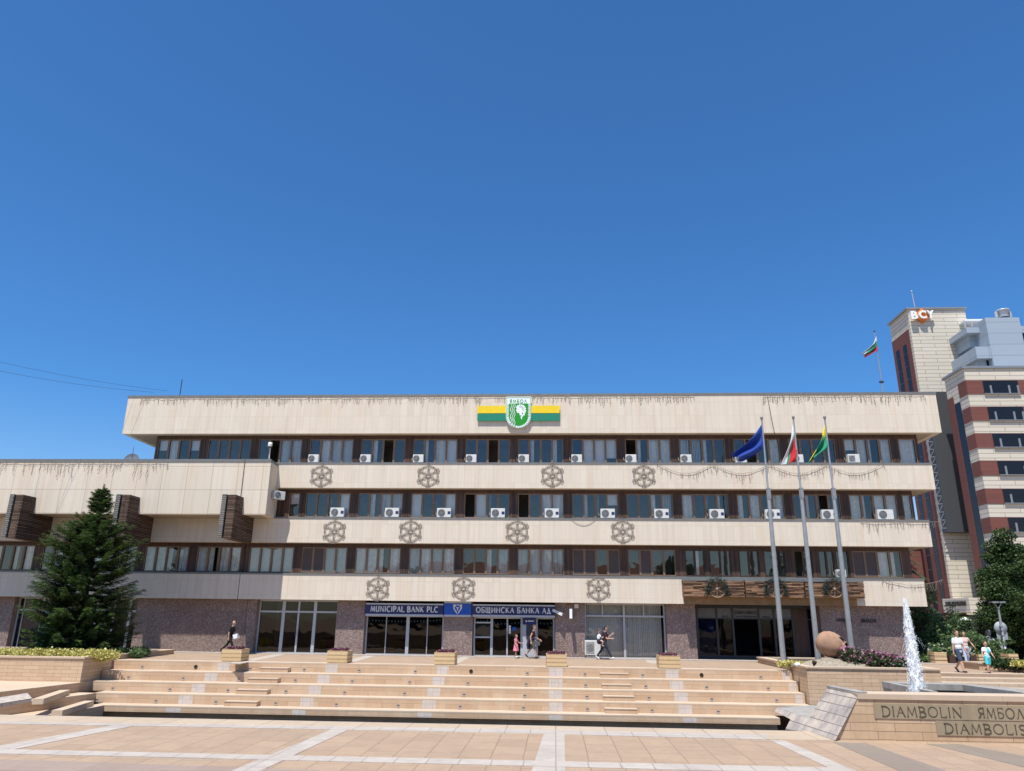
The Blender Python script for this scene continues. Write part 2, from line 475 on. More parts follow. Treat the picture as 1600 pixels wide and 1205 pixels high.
# ------------------------------------------------------------------ mesh and object helpers
class MB:
    """Collects faces and links them as ONE mesh object."""

    def __init__(s):
        s.v, s.f, s.m, s.cur, s.smooth = [], [], [], 0, []

    def face(s, pts, sm=False):
        i = len(s.v)
        s.v += [Vector(p) for p in pts]
        s.f.append(list(range(i, i + len(pts))))
        s.m.append(s.cur)
        s.smooth.append(sm)

    def mesh(s, vs, fs, sm=False):
        i = len(s.v)
        s.v += [Vector(p) for p in vs]
        for f in fs:
            s.f.append([i + k for k in f])
            s.m.append(s.cur)
            s.smooth.append(sm)

    def box(s, x0, x1, y0, y1, z0, z1):
        vs = [(x, y, z) for z in (z0, z1) for y in (y0, y1) for x in (x0, x1)]
        s.mesh(vs, [(0, 2, 3, 1), (4, 5, 7, 6), (0, 1, 5, 4), (2, 6, 7, 3), (0, 4, 6, 2), (1, 3, 7, 5)])

    def obox(s, c, ax, ay, az):
        """Box round c with half-axes given as vectors."""
        c, ax, ay, az = Vector(c), Vector(ax), Vector(ay), Vector(az)
        vs = [c + ax * i + ay * j + az * k for k in (-1, 1) for j in (-1, 1) for i in (-1, 1)]
        s.mesh(vs, [(0, 2, 3, 1), (4, 5, 7, 6), (0, 1, 5, 4), (2, 6, 7, 3), (0, 4, 6, 2), (1, 3, 7, 5)])

    def prism(s, pts, d):
        """Planar outline extruded by the vector d."""
        pts = [Vector(p) for p in pts]
        d = Vector(d)
        n = len(pts)
        nrm = Vector((0, 0, 0))
        for i in range(n):
            nrm += (pts[i] - pts[0]).cross(pts[(i + 1) % n] - pts[0])
        if nrm.dot(d) > 0:
            pts.reverse()
        s.mesh(pts + [p + d for p in pts], [tuple(range(n)), tuple(range(2 * n - 1, n - 1, -1))] +
               [(i, n + i, n + (i + 1) % n, (i + 1) % n) for i in range(n)])

    def tube(s, path, r, n=6, r1=None, cap=True, sm=True):
        path = [Vector(p) for p in path]
        k = len(path)
        rs = r if isinstance(r, (list, tuple)) else [r + ((r1 if r1 is not None else r) - r) * i / max(1, k - 1) for i in range(k)]
        vs = []
        side = None
        for i, p in enumerate(path):
            d = (path[min(i + 1, k - 1)] - path[max(i - 1, 0)])
            d = d.normalized() if d.length > 1e-9 else Vector((0, 0, 1))
            if side is None:
                side = d.cross(Vector((0, 0, 1)) if abs(d.z) < 0.9 else Vector((0, 1, 0))).normalized()
            else:
                side = (side - d * side.dot(d))
                side = side.normalized() if side.length > 1e-6 else d.orthogonal().normalized()
            up = side.cross(d)
            for a in range(n):
                vs.append(p + (side * cos(2 * pi * a / n) + up * sin(2 * pi * a / n)) * rs[i])
        fs = [(i * n + a, i * n + (a + 1) % n, (i + 1) * n + (a + 1) % n, (i + 1) * n + a) for i in range(k - 1) for a in range(n)]
        s.mesh(vs, fs, sm)
        if cap:
            s.mesh(vs[:n], [tuple(range(n - 1, -1, -1))])
            s.mesh(vs[-n:], [tuple(range(n))])

    def ring(s, c, r, tr, n=24, ax=(1, 0, 0), ay=(0, 0, 1), tn=5):
        c, ax, ay = Vector(c), Vector(ax), Vector(ay)
        s.tube([c + ax * (r * cos(2 * pi * i / n)) + ay * (r * sin(2 * pi * i / n)) for i in range(n + 1)], tr, tn, cap=False)

    def lathe(s, prof, c, n=20, axis=(0, 0, 1), sm=True):
        """prof: (radius, height) pairs turned round the axis at c."""
        c, a = Vector(c), Vector(axis).normalized()
        u = a.orthogonal().normalized()
        w = a.cross(u)
        vs = [c + a * h + (u * cos(2 * pi * i / n) + w * sin(2 * pi * i / n)) * r for r, h in prof for i in range(n)]
        s.mesh(vs, [(j * n + i, j * n + (i + 1) % n, (j + 1) * n + (i + 1) % n, (j + 1) * n + i) for j in range(len(prof) - 1) for i in range(n)], sm)

    def ball(s, c, r, n=10, k=7):
        c = Vector(c)
        r = Vector(r) if not isinstance(r, (int, float)) else Vector((r, r, r))
        vs = [c + Vector((r.x * sin(pi * j / k) * cos(2 * pi * i / n), r.y * sin(pi * j / k) * sin(2 * pi * i / n), r.z * cos(pi * j / k)))
              for j in range(k + 1) for i in range(n)]
        s.mesh(vs, [(j * n + i, (j + 1) * n + i, (j + 1) * n + (i + 1) % n, j * n + (i + 1) % n) for j in range(k) for i in range(n)], True)

    def build(s, name, mat, parent=None, bevel=0, loc=None):
        mats = mat if isinstance(mat, (list, tuple)) else [mat]
        me = bpy.data.meshes.new(name)
        if parent is not None:
            off = ORG.get(parent.name, Vector((0, 0, 0)))
        elif loc is not None:
            off = Vector(loc)
        else:
            xs, ys, zs = [p.x for p in s.v], [p.y for p in s.v], [p.z for p in s.v]
            off = Vector(((min(xs) + max(xs)) / 2, (min(ys) + max(ys)) / 2, min(zs)))
        me.from_pydata([p - off for p in s.v], [], s.f)
        for p, mi, sm in zip(me.polygons, s.m, s.smooth):
            p.material_index = mi
            p.use_smooth = sm
        for m in mats:
            me.materials.append(MATS[m])
        me.update()
        o = bpy.data.objects.new(name, me)
        C.objects.link(o)
        ORG[o.name] = off
        if parent is not None:
            o.parent = parent
        else:
            o.location = off
        if bevel:
            bv = o.modifiers.new('bevel', 'BEVEL')
            bv.width = bevel
            bv.segments = 1
            bv.limit_method = 'ANGLE'
        return o


ORG = {}


def tag(o, label=None, cat=None, group=None, kind=None):
    if label:
        o['label'] = label
    if cat:
        o['category'] = cat
    if group:
        o['group'] = group
    if kind:
        o['kind'] = kind
    return o


def thing(name, loc, label, cat, group=None):
    o = bpy.data.objects.new(name, None)
    o.empty_display_size = 0.3
    C.objects.link(o)
    o.location = loc
    ORG[o.name] = Vector(loc)
    return tag(o, label, cat, group)


def copy_tree(o, loc, label, rz=None, parent=None):
    c = o.copy()
    C.objects.link(c)
    if parent is not None:
        c.parent = parent
    else:
        c.location = loc
        c['label'] = label
        if rz is not None:
            c.rotation_euler = (0, 0, rz)
    for ch in list(o.children):
        copy_tree(ch, None, None, None, c)
    return c


def boxobj(name, mat, x0, x1, y0, y1, z0, z1, parent=None, bevel=0):
    m = MB()
    m.box(x0, x1, y0, y1, z0, z1)
    return m.build(name, mat, parent, bevel)


ORD = ['leftmost', 'second', 'third', 'fourth', 'fifth', 'sixth', 'seventh', 'eighth', 'ninth', 'tenth', 'eleventh', 'twelfth', 'thirteenth']


def nth(i, n):
    return 'leftmost' if i == 0 else ('rightmost' if i == n - 1 else ORD[i] + ' from the left')


# stroke alphabet for the cut and cast lettering: strokes on a unit cell, (points, weight), serifs as (x, y)
def arc(cx, cy, rx, ry, a0, a1, n=10):
    return [(cx + rx * cos(radians(a0 + (a1 - a0) * i / n)), cy + ry * sin(radians(a0 + (a1 - a0) * i / n))) for i in range(n + 1)]


TK, TN = 1.0, 0.5
GL = {
    'D': (0.8, [([(0.12, 0), (0.12, 1)], TK), ([(0.02, 1)] + arc(0.3, 0.5, 0.45, 0.5, 90, -90) + [(0.02, 0)], TK)], []),
    'I': (0.3, [([(0.15, 0), (0.15, 1)], TK)], [(0.15, 0), (0.15, 1)]),
    'A': (0.8, [([(0.08, 0), (0.42, 1)], TN), ([(0.40, 1), (0.74, 0)], TK), ([(0.20, 0.36), (0.62, 0.36)], TN)], [(0.08, 0), (0.74, 0)]),
    'M': (1.0, [([(0.12, 0), (0.2, 1)], TN), ([(0.2, 1), (0.5, 0.12)], TK), ([(0.5, 0.12), (0.8, 1)], TN), ([(0.8, 1), (0.88, 0)], TK)], [(0.12, 0), (0.88, 0)]),
    'B': (0.7, [([(0.12, 0), (0.12, 1)], TK), ([(0.02, 1)] + arc(0.3, 0.77, 0.26, 0.23, 90, -90) + [(0.12, 0.54)], TK), ([(0.13, 0.52)] + arc(0.32, 0.26, 0.3, 0.26, 90, -90) + [(0.02, 0)], TK)], []),
    'O': (0.95, [(arc(0.47, 0.5, 0.4, 0.5, 0, 360, 22), TK)], []),
    'L': (0.62, [([(0.12, 1), (0.12, 0), (0.58, 0), (0.6, 0.16)], TK)], [(0.12, 1)]),
    'N': (0.85, [([(0.12, 0), (0.12, 1)], TN), ([(0.1, 1), (0.74, 0)], TK), ([(0.76, 0), (0.76, 1)], TN)], [(0.12, 0), (0.76, 1)]),
    'S': (0.62, [(arc(0.31, 0.75, 0.22, 0.25, 40, 270) + arc(0.31, 0.25, 0.25, 0.25, 90, -140), TK)], []),
    'U': (0.8, [([(0.12, 1)] + arc(0.4, 0.3, 0.28, 0.3, 180, 360) + [(0.68, 1)], TK)], [(0.12, 1), (0.68, 1)]),
    'C': (0.8, [(arc(0.46, 0.5, 0.38, 0.5, 50, 310, 16), TK)], []),
    'P': (0.66, [([(0.12, 0), (0.12, 1)], TK), ([(0.02, 1)] + arc(0.3, 0.73, 0.28, 0.27, 90, -90) + [(0.12, 0.46)], TK)], [(0.12, 0)]),
    'K': (0.78, [([(0.12, 0), (0.12, 1)], TK), ([(0.64, 1), (0.14, 0.5)], TN), ([(0.26, 0.58), (0.68, 0)], TK)], [(0.12, 0), (0.12, 1), (0.64, 1), (0.68, 0)]),
    'V': (0.8, [([(0.06, 1), (0.4, 0)], TK), ([(0.4, 0), (0.72, 1)], TN)], [(0.06, 1), (0.72, 1)]),
    'Y': (0.75, [([(0.06, 1), (0.37, 0.48)], TK), ([(0.68, 1), (0.37, 0.48)], TN), ([(0.37, 0.5), (0.37, 0)], TK)], [(0.37, 0)]),
    'Я': (0.72, [([(0.6, 0), (0.6, 1)], TK), ([(0.66, 1)] + arc(0.4, 0.74, 0.28, 0.26, 90, 270) + [(0.6, 0.48)], TK), ([(0.36, 0.48), (0.1, 0)], TK)], [(0.6, 0), (0.1, 0)]),
    'Б': (0.7, [([(0.6, 0.86), (0.58, 1), (0.12, 1), (0.12, 0)] + arc(0.32, 0.28, 0.3, 0.28, -90, 90) + [(0.12, 0.56)], TK)], []),
    'Л': (0.8, [([(0.06, 0.02), (0.16, 0.06), (0.38, 1)], TN), ([(0.38, 1), (0.72, 0)], TK)], [(0.72, 0)]),
    'Щ': (1.08, [([(0.12, 1), (0.12, 0), (0.94, 0), (0.98, -0.2)], TK), ([(0.5, 0), (0.5, 1)], TK), ([(0.88, 0), (0.88, 1)], TK)], [(0.12, 1), (0.5, 1), (0.88, 1)]),
    'И': (0.85, [([(0.12, 1), (0.12, 0)], TK), ([(0.12, 0.04), (0.72, 0.96)], TN), ([(0.72, 1), (0.72, 0)], TK)], [(0.12, 0), (0.12, 1), (0.72, 0), (0.72, 1)]),
    'Н': (0.85, [([(0.12, 1), (0.12, 0)], TK), ([(0.12, 0.5), (0.72, 0.5)], TN), ([(0.72, 1), (0.72, 0)], TK)], [(0.12, 0), (0.12, 1), (0.72, 0), (0.72, 1)]),
    'Д': (0.85, [([(0.08, -0.2), (0.1, 0), (0.76, 0), (0.78, -0.2)], TK), ([(0.2, 0), (0.36, 1)], TN), ([(0.36, 1), (0.66, 0)], TK)], []),
}
for a_, b__ in (('О', 'O'), ('С', 'C'), ('А', 'A'), ('К', 'K'), ('М', 'M'), ('В', 'B')):
    GL[a_] = GL[b__]


def text_width(txt, gap=0.12, sp=0.45):
    return sum(GL[c][0] + gap if c != ' ' else sp for c in txt)


def stroke_text(mb, txt, org, ux, uz, out, h, w, wt=0.09, thick=0.02, serif=0.11, gap=0.12, sp=0.45):
    """Serif lettering: org lower-left, ux/uz unit vectors of the baseline and up, out towards the reader; fitted to width w."""
    org, ux, uz, out = Vector(org), Vector(ux), Vector(uz), Vector(out)
    sx = w / text_width(txt, gap, sp)
    x = 0.0
    lay = 0
    for ch in txt:
        if ch == ' ':
            x += sp
            continue
        wd, strokes, serifs = GL[ch]
        segs = list(strokes)
        if serif:
            segs += [([(sxp - serif, syp + (0.025 if syp < 0.5 else -0.025)), (sxp + serif, syp + (0.025 if syp < 0.5 else -0.025))], 0.5) for sxp, syp in serifs]
        for pts, wgt in segs:
            lay = (lay + 1) % 4
            p2 = [Vector(((x + a) * sx, b * h, 0)) for a, b in pts]
            hw = wt * h * wgt / 2
            n = len(p2)
            L, Rr = [], []
            for i in range(n):
                d = p2[min(i + 1, n - 1)] - p2[max(i - 1, 0)]
                if d.length < 1e-9:
                    d = Vector((1, 0, 0))
                d.normalize()
                nn = Vector((-d.y, d.x, 0))
                L.append(p2[i] + nn * hw)
                Rr.append(p2[i] - nn * hw)
            th = thick + lay * 0.0015
            W3 = lambda p, t: org + ux * p.x + uz * p.y + out * t
            vs = [W3(p, th) for p in L] + [W3(p, th) for p in Rr] + [W3(p, 0) for p in L] + [W3(p, 0) for p in Rr]
            fs = []
            for i in range(n - 1):
                fs += [(n + i, n + i + 1, i + 1, i), (i, i + 1, 2 * n + i + 1, 2 * n + i), (n + i + 1, n + i, 3 * n + i, 3 * n + i + 1)]
            fs += [(0, 2 * n, 3 * n, n), (n - 1, 2 * n - 1, 4 * n - 1, 3 * n - 1)]
            mb.mesh(vs, fs)
        x += wd + gap


def font_text(mb, txt, org, ux, uz, out, h, w, thick=0.02, bold=0.0):
    """Plain sans lettering from the built-in face, turned into mesh and fitted to height h and width w."""
    cu = bpy.data.curves.new('lettering', 'FONT')
    cu.body = txt
    cu.extrude = 0.5
    cu.offset = bold
    cu.resolution_u = 3
    ob = bpy.data.objects.new('lettering', cu)
    C.objects.link(ob)
    dg = bpy.context.evaluated_depsgraph_get()
    me = bpy.data.meshes.new_from_object(ob.evaluated_get(dg))
    bpy.data.objects.remove(ob)
    vs = [v.co.copy() for v in me.vertices]
    x0, x1 = min(v.x for v in vs), max(v.x for v in vs)
    y0, y1 = min(v.y for v in vs), max(v.y for v in vs)
    org, ux, uz, out = Vector(org), Vector(ux), Vector(uz), Vector(out)
    mb.mesh([org + ux * ((v.x - x0) / (x1 - x0) * w) + uz * ((v.y - y0) / (y1 - y0) * h) + out * ((v.z + 0.5) * thick) for v in vs],
            [tuple(p.vertices) for p in me.polygons])
    bpy.data.meshes.remove(me)


UX, UZ, OUT = (1, 0, 0), (0, 0, 1), (0, -1, 0)
rnd = random.Random(7)
# ------------------------------------------------------------------ the setting: ground, stairs, basin
Z0, ZN, YG = 0.0, 0.45, 44.1                # terrace, near square, ground-floor wall
YS = [36.3, 35.5, 34.7, 33.9, 33.1]           # front edges of the five stair treads
ZS = [0.0, -0.4, -0.8, -1.2, -1.6]
XL, XR = -20.8, 10.55
YN = 13.6                                     # edge of the near square

m = MB()
m.box(-420, 420, YS[0] + 0.15, 900, -2.9, Z0)
m.box(-420, XL, YS[0], YS[0] + 0.149, -2.9, Z0)
m.box(XR, 420, YS[0], YS[0] + 0.149, -2.9, Z0)
tag(m.build('terrace_ground', 'paving_terrace', loc=(0, 0, 0)), kind='structure')
m = MB()
m.box(-420, 420, -260, YN - 0.95, -2.9, ZN)
tag(m.build('near_square', 'paving_sand', loc=(0, 0, 0)), kind='structure')
m = MB()
m.box(-420, 420, YN - 0.95, YN, -2.9, ZN + 0.003)
tag(m.build('square_edge_paving', 'paving_border', loc=(0, 0, 0)), kind='structure')
m = MB()
m.box(-420, 420, YN, YS[0], -3.2, -2.45)
tag(m.build('basin_floor', 'paving_border', loc=(0, 0, 0)), kind='structure')
m = MB()
m.box(XL - 30, XR + 5, YS[4] - 3.0, YS[4] + 0.45, -2.44, -2.25)
tag(m.build('basin_water', 'pool_water', loc=(0, 0, 0)), kind='structure')

# stairs: risers, treads with a small nosing, half-height steps
ms, mt = MB(), MB()
LX = [XL, XL, XL, -20.05, -19.55]
for i in range(5):
    xl = LX[i]
    xr = XR if i < 4 else 9.0
    y0, z = YS[i], ZS[i]
    back = YS[i - 1] if i else YS[0] + 0.7
    if i < 4:
        ms.box(xl, xr, y0, y0 + 0.30, ZS[i + 1] + 0.002, z - 0.05)
    else:
        ms.box(xl, xr, y0, y0 + 0.30, z - 0.24, z - 0.05)
        ms.box(xl, xr, y0 + 0.5, y0 + 0.7, -2.44, z - 0.24)
    mt.box(xl - 0.002 * i, xr, y0 - 0.004, back - 0.002, z - 0.05, z + 0.004)
ZH = 0.2
for k, (a0, a1, b0, b1) in enumerate(((937, 981, 944, 994), (409, 454, 355, 406))):
    for i in range(4):
        f = i / 3
        ya = YS[i]
        yy = 1049 + 18 * i
        x0 = at(a0 + (b0 - a0) * f, yy, y=ya).x
        x1 = at(a1 + (b1 - a1) * f, yy, y=ya).x
        ms.box(x0 + 0.01, x1 - 0.01, ya - 0.38, ya - 0.003, ZS[i] - 0.396, ZS[i] - ZH - 0.03)
        mt.box(x0, x1, ya - 0.40, ya - 0.003, ZS[i] - ZH - 0.03, ZS[i] - ZH)
tag(ms.build('stair_risers', 'riser_stone', loc=(0, 0, 0)), kind='structure')
tag(mt.build('stair_treads', 'tread_stone', loc=(0, 0, 0)), kind='structure')
# grey tile columns running up the risers, in line with the strips of the paving
ml = MB()
for (a, b, c, d) in ((339, 358, 278, 300), (509, 527, 469, 489), (683, 701, 660, 681), (858, 879, 858, 879), (1040, 1060, 1060, 1081), (1222, 1233, 1252, 1264)):
    for i in range(5):
        f = i / 3
        yy = 1049 + 18 * i
        x0 = at(a + (c - a) * f, yy, y=YS[i]).x
        x1 = min(at(b + (d - b) * f, yy, y=YS[i]).x, (XR if i < 4 else 9.0) - 0.01)
        if x1 - x0 < 0.15:
            continue
        ml.box(x0, x1, YS[i] - 0.004, YS[i] + 0.05, ZS[i] - (0.39 if i < 4 else 0.235), ZS[i] - 0.052)
tag(ml.build('riser_tile_columns', 'riser_light', loc=(0, 0, 0)), kind='structure')

# light and dark strips in the near square (real sheets of stone, laid 4 mm proud)


def strip(name, mat, pts, z):
    m = MB()
    q = [at(px, py, z=z) for px, py in pts]
    if sum((q[i].x * q[(i + 1) % len(q)].y - q[(i + 1) % len(q)].x * q[i].y) for i in range(len(q))) < 0:
        q.reverse()
    m.prism(q, (0, 0, -0.03))
    tag(m.build(name, mat, loc=(0, 0, z)), kind='structure')


strip('paving_strip', 'paving_light', [(-120, 1186), (0, 1165), (184, 1132), (216, 1133), (0, 1175), (-120, 1200)], ZN + 0.0055)
strip('paving_strip', 'paving_light', [(300, 1230), (520, 1139), (545, 1140), (352, 1230)], ZN + 0.0055)
strip('paving_strip', 'paving_light', [(822, 1230), (850, 1146), (882, 1147), (884, 1230)], ZN + 0.0055)
strip('paving_strip', 'paving_light', [(1202, 1156), (1226, 1157), (1410, 1235), (1370, 1235)], ZN + 0.0055)
strip('paving_strip', 'paving_light', [(-100, 1168), (300, 1177), (800, 1187.5), (1330, 1200), (1330, 1209), (800, 1196), (300, 1184), (-100, 1175)], ZN + 0.0085)
strip('paving_strip', 'paving_light', [(-100, 1126.5), (300, 1131.5), (800, 1139), (1200, 1148), (1200, 1155.5), (800, 1145), (300, 1135.5), (-100, 1129)], ZN + 0.0085)
strip('paving_band', 'paving_dark', [(1302, 1160), (1352, 1161), (1510, 1215), (1430, 1215)], ZN + 0.004)
strip('paving_band', 'paving_dark', [(1447, 1162), (1500, 1163), (1700, 1200), (1700, 1222)], ZN + 0.004)
strip('paving_band', 'paving_rose', [(-100, 1184), (120, 1190), (280, 1196), (500, 1203), (500, 1230), (-100, 1198)], ZN + 0.004)
# strips on the terrace between stairs and building
for (a, b, c, d) in ((358, 376, 430, 446), (527, 545, 580, 594), (701, 716, 730, 742), (1012, 1030, 1000, 1014)):
    strip('terrace_strip', 'paving_light', [(a, 1036), (b, 1037), (d, 1023), (c, 1022)], Z0 + 0.006)
m = MB()
m.box(-60, 30, YS[0] - 0.0, YS[0] + 0.45, 0.0, 0.009)
tag(m.build('terrace_edge_paving', 'tread_stone', loc=(0, 0, 0)), kind='structure')
m = MB()
m.box(-60, 22, YG - 0.75, YG - 0.03, 0.0, 0.05)
tag(m.build('wall_foot_paving', 'paving_light', loc=(0, 0, 0)), kind='structure')

# steps going down beside the fountain, right of the flower bed
m, m2 = MB(), MB()
for i in range(6):
    y1, y0 = YS[0] - 1.0 * i, YS[0] - 1.0 * (i + 1)
    z = -0.13 * (i + 1)
    m.box(XR + 5.6, 60, y0 - (9 if i == 5 else 0), y1 - 0.002, -2.4, z)
tag(m.build('side_steps', 'paving_border', loc=(0, 0, 0)), kind='structure')
# side flight on the left, turned towards the square
mr, mt = MB(), MB()


def zpoly(mb, pts, z, t, top=None):
    q = [at(px, py, z=z) for px, py in pts]
    a = sum((q[i].x * q[(i + 1) % len(q)].y - q[(i + 1) % len(q)].x * q[i].y) for i in range(len(q)))
    if a < 0:
        q.reverse()
    mb.prism(q, (0, 0, -t))
    return q


P2 = at(125, 1066.5, z=-0.8)
P2b = at(-60, 1088, z=-0.8)
P3 = at(135, 1085, z=-1.2)
P3b = at(-60, 1109, z=-1.2)
P4 = at(147, 1105, z=-1.6)
P4b = at(40, 1123, z=-1.6)


def flight(p, pb, back, z, h, nm):
    d = (pb - p).normalized()
    nrm = Vector((d.y, -d.x, 0))
    if nrm.y < 0:
        nrm = -nrm
    if nrm.x > 0:
        nrm = Vector((-abs(nrm.x), nrm.y, 0))
    q = [Vector((p.x, p.y, 0)), Vector((pb.x, pb.y, 0)), Vector((pb.x - 8, pb.y, 0)), Vector((min(p.x, XL) - 8, back, 0)), Vector((p.x, back, 0))]
    q2 = [Vector((v.x, v.y, z)) for v in q]
    mt.prism(q2, (0, 0, -0.05))
    mr.prism([Vector((v.x * 1.0 + (0.02 if i in (0, 1) else 0) * -1, v.y + 0.02, z - 0.05)) for i, v in enumerate(q)], (0, 0, -h))


flight(P2, P2b, YS[2] - 0.01, -0.803, 0.34, 'a')
flight(P3, P3b, YS[3] - 0.01, -1.203, 0.34, 'b')
flight(P4, P4b, YS[4] - 0.01, -1.603, 0.9, 'c')
tag(mr.build('side_flight_risers', 'riser_stone', loc=(0, 0, 0)), kind='structure')
tag(mt.build('side_flight_treads', 'tread_stone', loc=(0, 0, 0)), kind='structure')
for k, (pa, pb, zz) in enumerate((((47, 1092), (94, 1078), -1.2), ((77, 1110), (132, 1095), -1.6))):
    a, b = at(pa[0] + 4, pa[1] + 0, z=zz + 0.2), at(pb[0], pb[1], z=zz + 0.2)
    d = (b - a).normalized()
    n = Vector((-d.y, d.x, 0))
    if n.y < 0:
        n = -n
    m = MB()
    m.prism([a, b, b + n * 0.38, a + n * 0.38], (0, 0, -0.2))
    tag(m.build('half_step', 'tread_stone'), kind='structure')

# ------------------------------------------------------------------ the town hall
Y1, Y2, Y3, Y4, YW = 43.45, 43.25, 43.05, 42.85, 41.45
zr = lambda py, y, px=800: at(px, py, y=y).z
BAND = {1: (zr(940.7, Y1), zr(898.5, Y1)), 2: (zr(850, Y2), zr(809.5, Y2)), 3: (zr(763, Y3), zr(723, Y3)), 4: (zr(677, Y4), zr(615.6, Y4))}
BX = {1: (-60.0, at(1446, 925, y=Y1).x), 2: (-60.0, at(1454, 832, y=Y2).x), 3: (at(300, 745, y=Y3).x, at(1459, 745, y=Y3).x),
      4: (at(196, 648, y=Y4).x, at(1466.5, 645, y=Y4).x)}
BY = {1: Y1, 2: Y2, 3: Y3, 4: Y4}
WX = at(424, 717, y=YW).x                     # right end of the wing's fascia
XJ = at(381, 830, y=Y2).x                     # joint between wing and hall

hall = thing('town_hall', (0, YG, 0), 'long four-storey cream stone town hall with brown wood window bands stepping outward', 'building')
wing = thing('town_hall_wing', (-24, YG, 0), 'lower left wing with big blank cream fascia and rough stone fins', 'building')


def band(parent, i, x0, x1, mat='cream_stone'):
    y, (z0, z1) = BY[i], BAND[i]
    boxobj('fascia_band', mat, x0, x1, y, y + 0.35, z0, z1 - 0.10, parent)
    m = MB()
    m.box(x0 + 0.003, x1 - 0.003, y + 0.35, y + 4.0, z0 + 0.004, z1 - 0.12)
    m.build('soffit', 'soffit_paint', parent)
    m = MB()
    m.box(x0 - 0.02, x1 + 0.02, y - 0.025, y + 1.0, z1 - 0.10, z1)
    m.build('coping', 'coping_metal', parent)


band(hall, 1, XJ + 0.02, BX[1][1])
band(hall, 2, XJ + 0.02, BX[2][1])
band(hall, 3, WX - 0.5, BX[3][1])
# top fascia with roof
x0, x1 = BX[4]
z0, z1 = BAND[4]
m = MB()
m.box(x0, x1, Y4, Y4 + 0.35, z0, z1 - 0.13)
m.box(x0, x0 + 0.35, Y4 + 0.352, Y4 + 16, z0, z1 - 0.13)
m.box(x1 - 0.35, x1, Y4 + 0.352, Y4 + 16, z0, z1 - 0.13)
m.build('fascia_band', 'cream_stone', hall)
m = MB()
m.box(x0 + 0.352, x1 - 0.352, Y4 + 0.352, Y4 + 15.9, z0 + 0.02, z0 + 0.4)
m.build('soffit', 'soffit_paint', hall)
m = MB()
m.box(x0 - 0.03, x1 + 0.03, Y4 - 0.03, Y4 + 16.03, z1 - 0.13, z1)
m.build('roof', 'coping_metal', hall)
# wing: bands run on, big fascia in front
band(wing, 1, -60, XJ - 0.02)
band(wing, 2, -60, XJ - 0.02)
WZ0, WZ1 = at(220, 803.2, y=YW).z, at(220, 717.5, y=YW).z
boxobj('wing_fascia', 'cream_panel', -60, WX, YW, YW + 0.4, WZ0, WZ1 - 0.17, wing)
WXB = at(433, 745, y=Y3).x                    # the end wall is splayed back to here
ed_ = Vector((WXB - WX, Y3 - YW, 0)).normalized()


def plan(name, mat, pts, z0, z1):
    m = MB()
    m.prism([(x, y, z1) for x, y in pts], (0, 0, z0 - z1))
    return m.build(name, mat, wing)


e1 = Vector((WX, YW, 0)) + ed_ * 3.4
plan('wing_end', 'cream_stone', [(WX - .012, YW + .402), (e1.x - .012, e1.y), (e1.x - .4, e1.y), (WX - .4, YW + .402)], WZ0, WZ1 - .17)
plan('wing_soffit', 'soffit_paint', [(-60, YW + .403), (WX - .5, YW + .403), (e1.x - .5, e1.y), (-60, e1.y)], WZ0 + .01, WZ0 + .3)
plan('wing_roof', 'coping_metal', [(-60, YW - .03), (WX + .02, YW - .03), (e1.x + .02, e1.y), (e1.x + .02, Y2 + 10), (-60, Y2 + 10)], WZ1 - .17, WZ1)
for px in (27.5, 193.5, 359):
    c = at(px, 773, y=YW - 1.08)
    zt, zb = c.z, at(px - 6, 842, y=YW - 1.08).z + 0.02
    f = MB()
    w = 0.36
    f.box(c.x - w + 0.30, c.x + w, YW - 1.08, Y2 - 0.01, zb, zt)
    fin = f.build('stone_fin', 'fin_stone', wing)
    boxobj('grey_slab', 'fin_grey', c.x - w - 0.04, c.x - w + 0.20, YW - 1.12, Y2 - 0.01, zb + 0.06, zt + 0.02, fin)
    boxobj('shadow_gap', 'clay_dark', c.x - w + 0.2, c.x - w + 0.30, YW - 0.98, Y2 - 0.01, zb + 0.05, zt - 0.02, fin)

# window walls -----------------------------------------------------------------
cA, cB = at(280, 702, y=Y4 + 0.65).x, at(1355, 702, y=Y4 + 0.65).x
PIT = (cB - cA) / 13
GW = PIT * 0.845
KINDS = ['clear', 'curtain', 'blind', 'roller', 'clear', 'mixed', 'mixed', 'blind']


